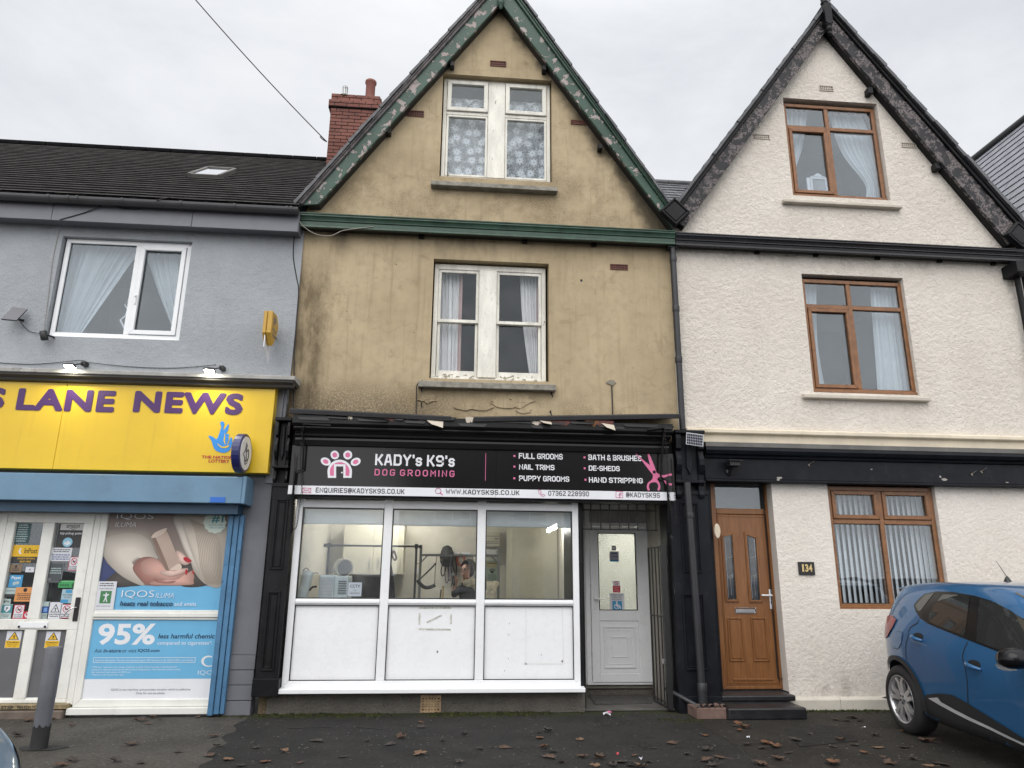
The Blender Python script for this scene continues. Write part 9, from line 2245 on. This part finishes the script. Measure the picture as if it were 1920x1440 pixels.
LV += [(1378, 1362, 2, .7), (1388, 1371, 1, .8), (1402, 1361, 2, .9), (268, 1347, 2, .7), (255, 1349, 0, .8), (276, 1357, 1, .7), (300, 1349, 2, .6), (1432, 1404, 2, .9), (1590, 1352, 2, .9), (1612, 1352, 1, .8), (1010, 1374, 2, .6), (1040, 1410, 2, .8), (1052, 1430, 1, .8), (1150, 1436, 2, .9), (1180, 1436, 0, .9), (1218, 1430, 2, .7), (690, 1390, 2, .6), (640, 1420, 2, .8), (560, 1432, 0, .8), (830, 1390, 2, .6), (1560, 1400, 2, .8), (1622, 1412, 1, .8), (1715, 1425, 2, .9), (1480, 1412, 2, .9), (1340, 1436, 2, 1.0), (1290, 1415, 2, .7), (335, 1410, 2, .7), (450, 1437, 2, .9)]
def zone(x, y):
    if x < 200: return 'beside the grey post'
    if x < 460: return 'on the pale tarmac under the poster window'
    if x < 760: return 'on the dark tarmac below the left shop panel'
    if x < 900: return 'on the dark tarmac near the square grating'
    if x < 1130: return 'on the dark tarmac before the white grooming door'
    if x < 1345: return 'on the tarmac before the black downpipe'
    if x < 1530: return 'on the tarmac before the black steps'
    if x < 1660: return 'on the tarmac along the cream plinth'
    return 'on the tarmac by the blue car tyre'
LW = ['dull brown', 'rusty orange brown', 'blackened', 'pale tan brown']
random.seed(99)
for k, (x, y, c, s) in enumerate(LV):
    p = G(x, y, .006); o = bpy.data.objects.new('fallen_leaf', LM[c][k % 3]); COL.objects.link(o); o.location = (p.x, p.y, .005); o.rotation_euler = (random.uniform(-.15, .15), random.uniform(-.15, .15), random.uniform(0, 6.28)); s *= .8; o.scale = (s, s, s*random.uniform(.8, 1.3))
    sw_ = 'small' if s < 1.02 else ('large' if s > 1.4 else 'curled'); o['label'] = f'{sw_} {LW[c]} fallen leaf {zone(x, y)}'; o['category'] = 'leaf'; o['group'] = 'fallen leaves on the tarmac '+zone(x, y).split(' ', 1)[0]+' '+zone(x, y).split(' ', 1)[1]
# twigs and litter
for lab, pts in (('thin dark twig on the dark tarmac near the left shop panel', [(669, 1363), (690, 1365), (717, 1367)]), ('thin dark twig on the dark tarmac left of the first shop panel', [(542, 1365), (580, 1364), (620, 1363)])):
    mb = MB(SEAL); q = [G(*p, .008) for p in pts]; mb.tube(q, .005, n=5); o = mb.build('twig'); rebase(o, tuple(q[0])); tag(o, lab, 'twig')
for lab, x, y, m_, s in (('crumpled pink and white scrap on the tarmac before the white grooming door', 1137, 1341, PAPER, .07), ('tiny red scrap among the leaves before the white grooming door', 1157, 1416, REDP, .02), ('small white scrap on the tarmac before the white grooming door', 1202, 1425, PAPER, .025), ('small white scrap on the tarmac left of the black steps', 1403, 1384, PAPER, .02), ('small pale scrap on the tarmac near the car tyre', 1620, 1367, PAPER, .022)):
    p = G(x, y, .005); random.seed(x); vs = [(p.x, p.y, .022)]+[(p.x+s*random.uniform(.4, 1)*math.cos(a), p.y+s*random.uniform(.4, 1)*math.sin(a), .006+random.uniform(0, .03)) for a in [k*.9 for k in range(7)]]
    mb = MB(m_); mb.add(vs, [(0, k, k % 7+1) for k in range(1, 8)], m_)
    if s > .06: mb.add([(a+.02, b-.02, c+.012) for a, b, c in vs[:4]], [(0, 1, 2), (0, 2, 3)], PINK)
    o = mb.build('paper_scrap', recalc=False); rebase(o, (p.x, p.y, .005)); tag(o, lab, 'litter')
mb = MB(flat('white_grit', (.17, .165, .15))); random.seed(123)
for k in range(300):
    x, y = random.uniform(-4.6, 6), random.uniform(-2.6, -.12); s = random.uniform(.004, .011)
    mb.add([(x-s, y, .0062), (x, y-s*.7, .0062), (x+s, y+s*.2, .0062), (x+s*.2, y+s*.8, .0085)], [(0, 1, 2, 3)])
o = mb.build('gravel', recalc=False); o['kind'] = 'stuff'; o['label'] = 'scattered pale grit on the tarmac'
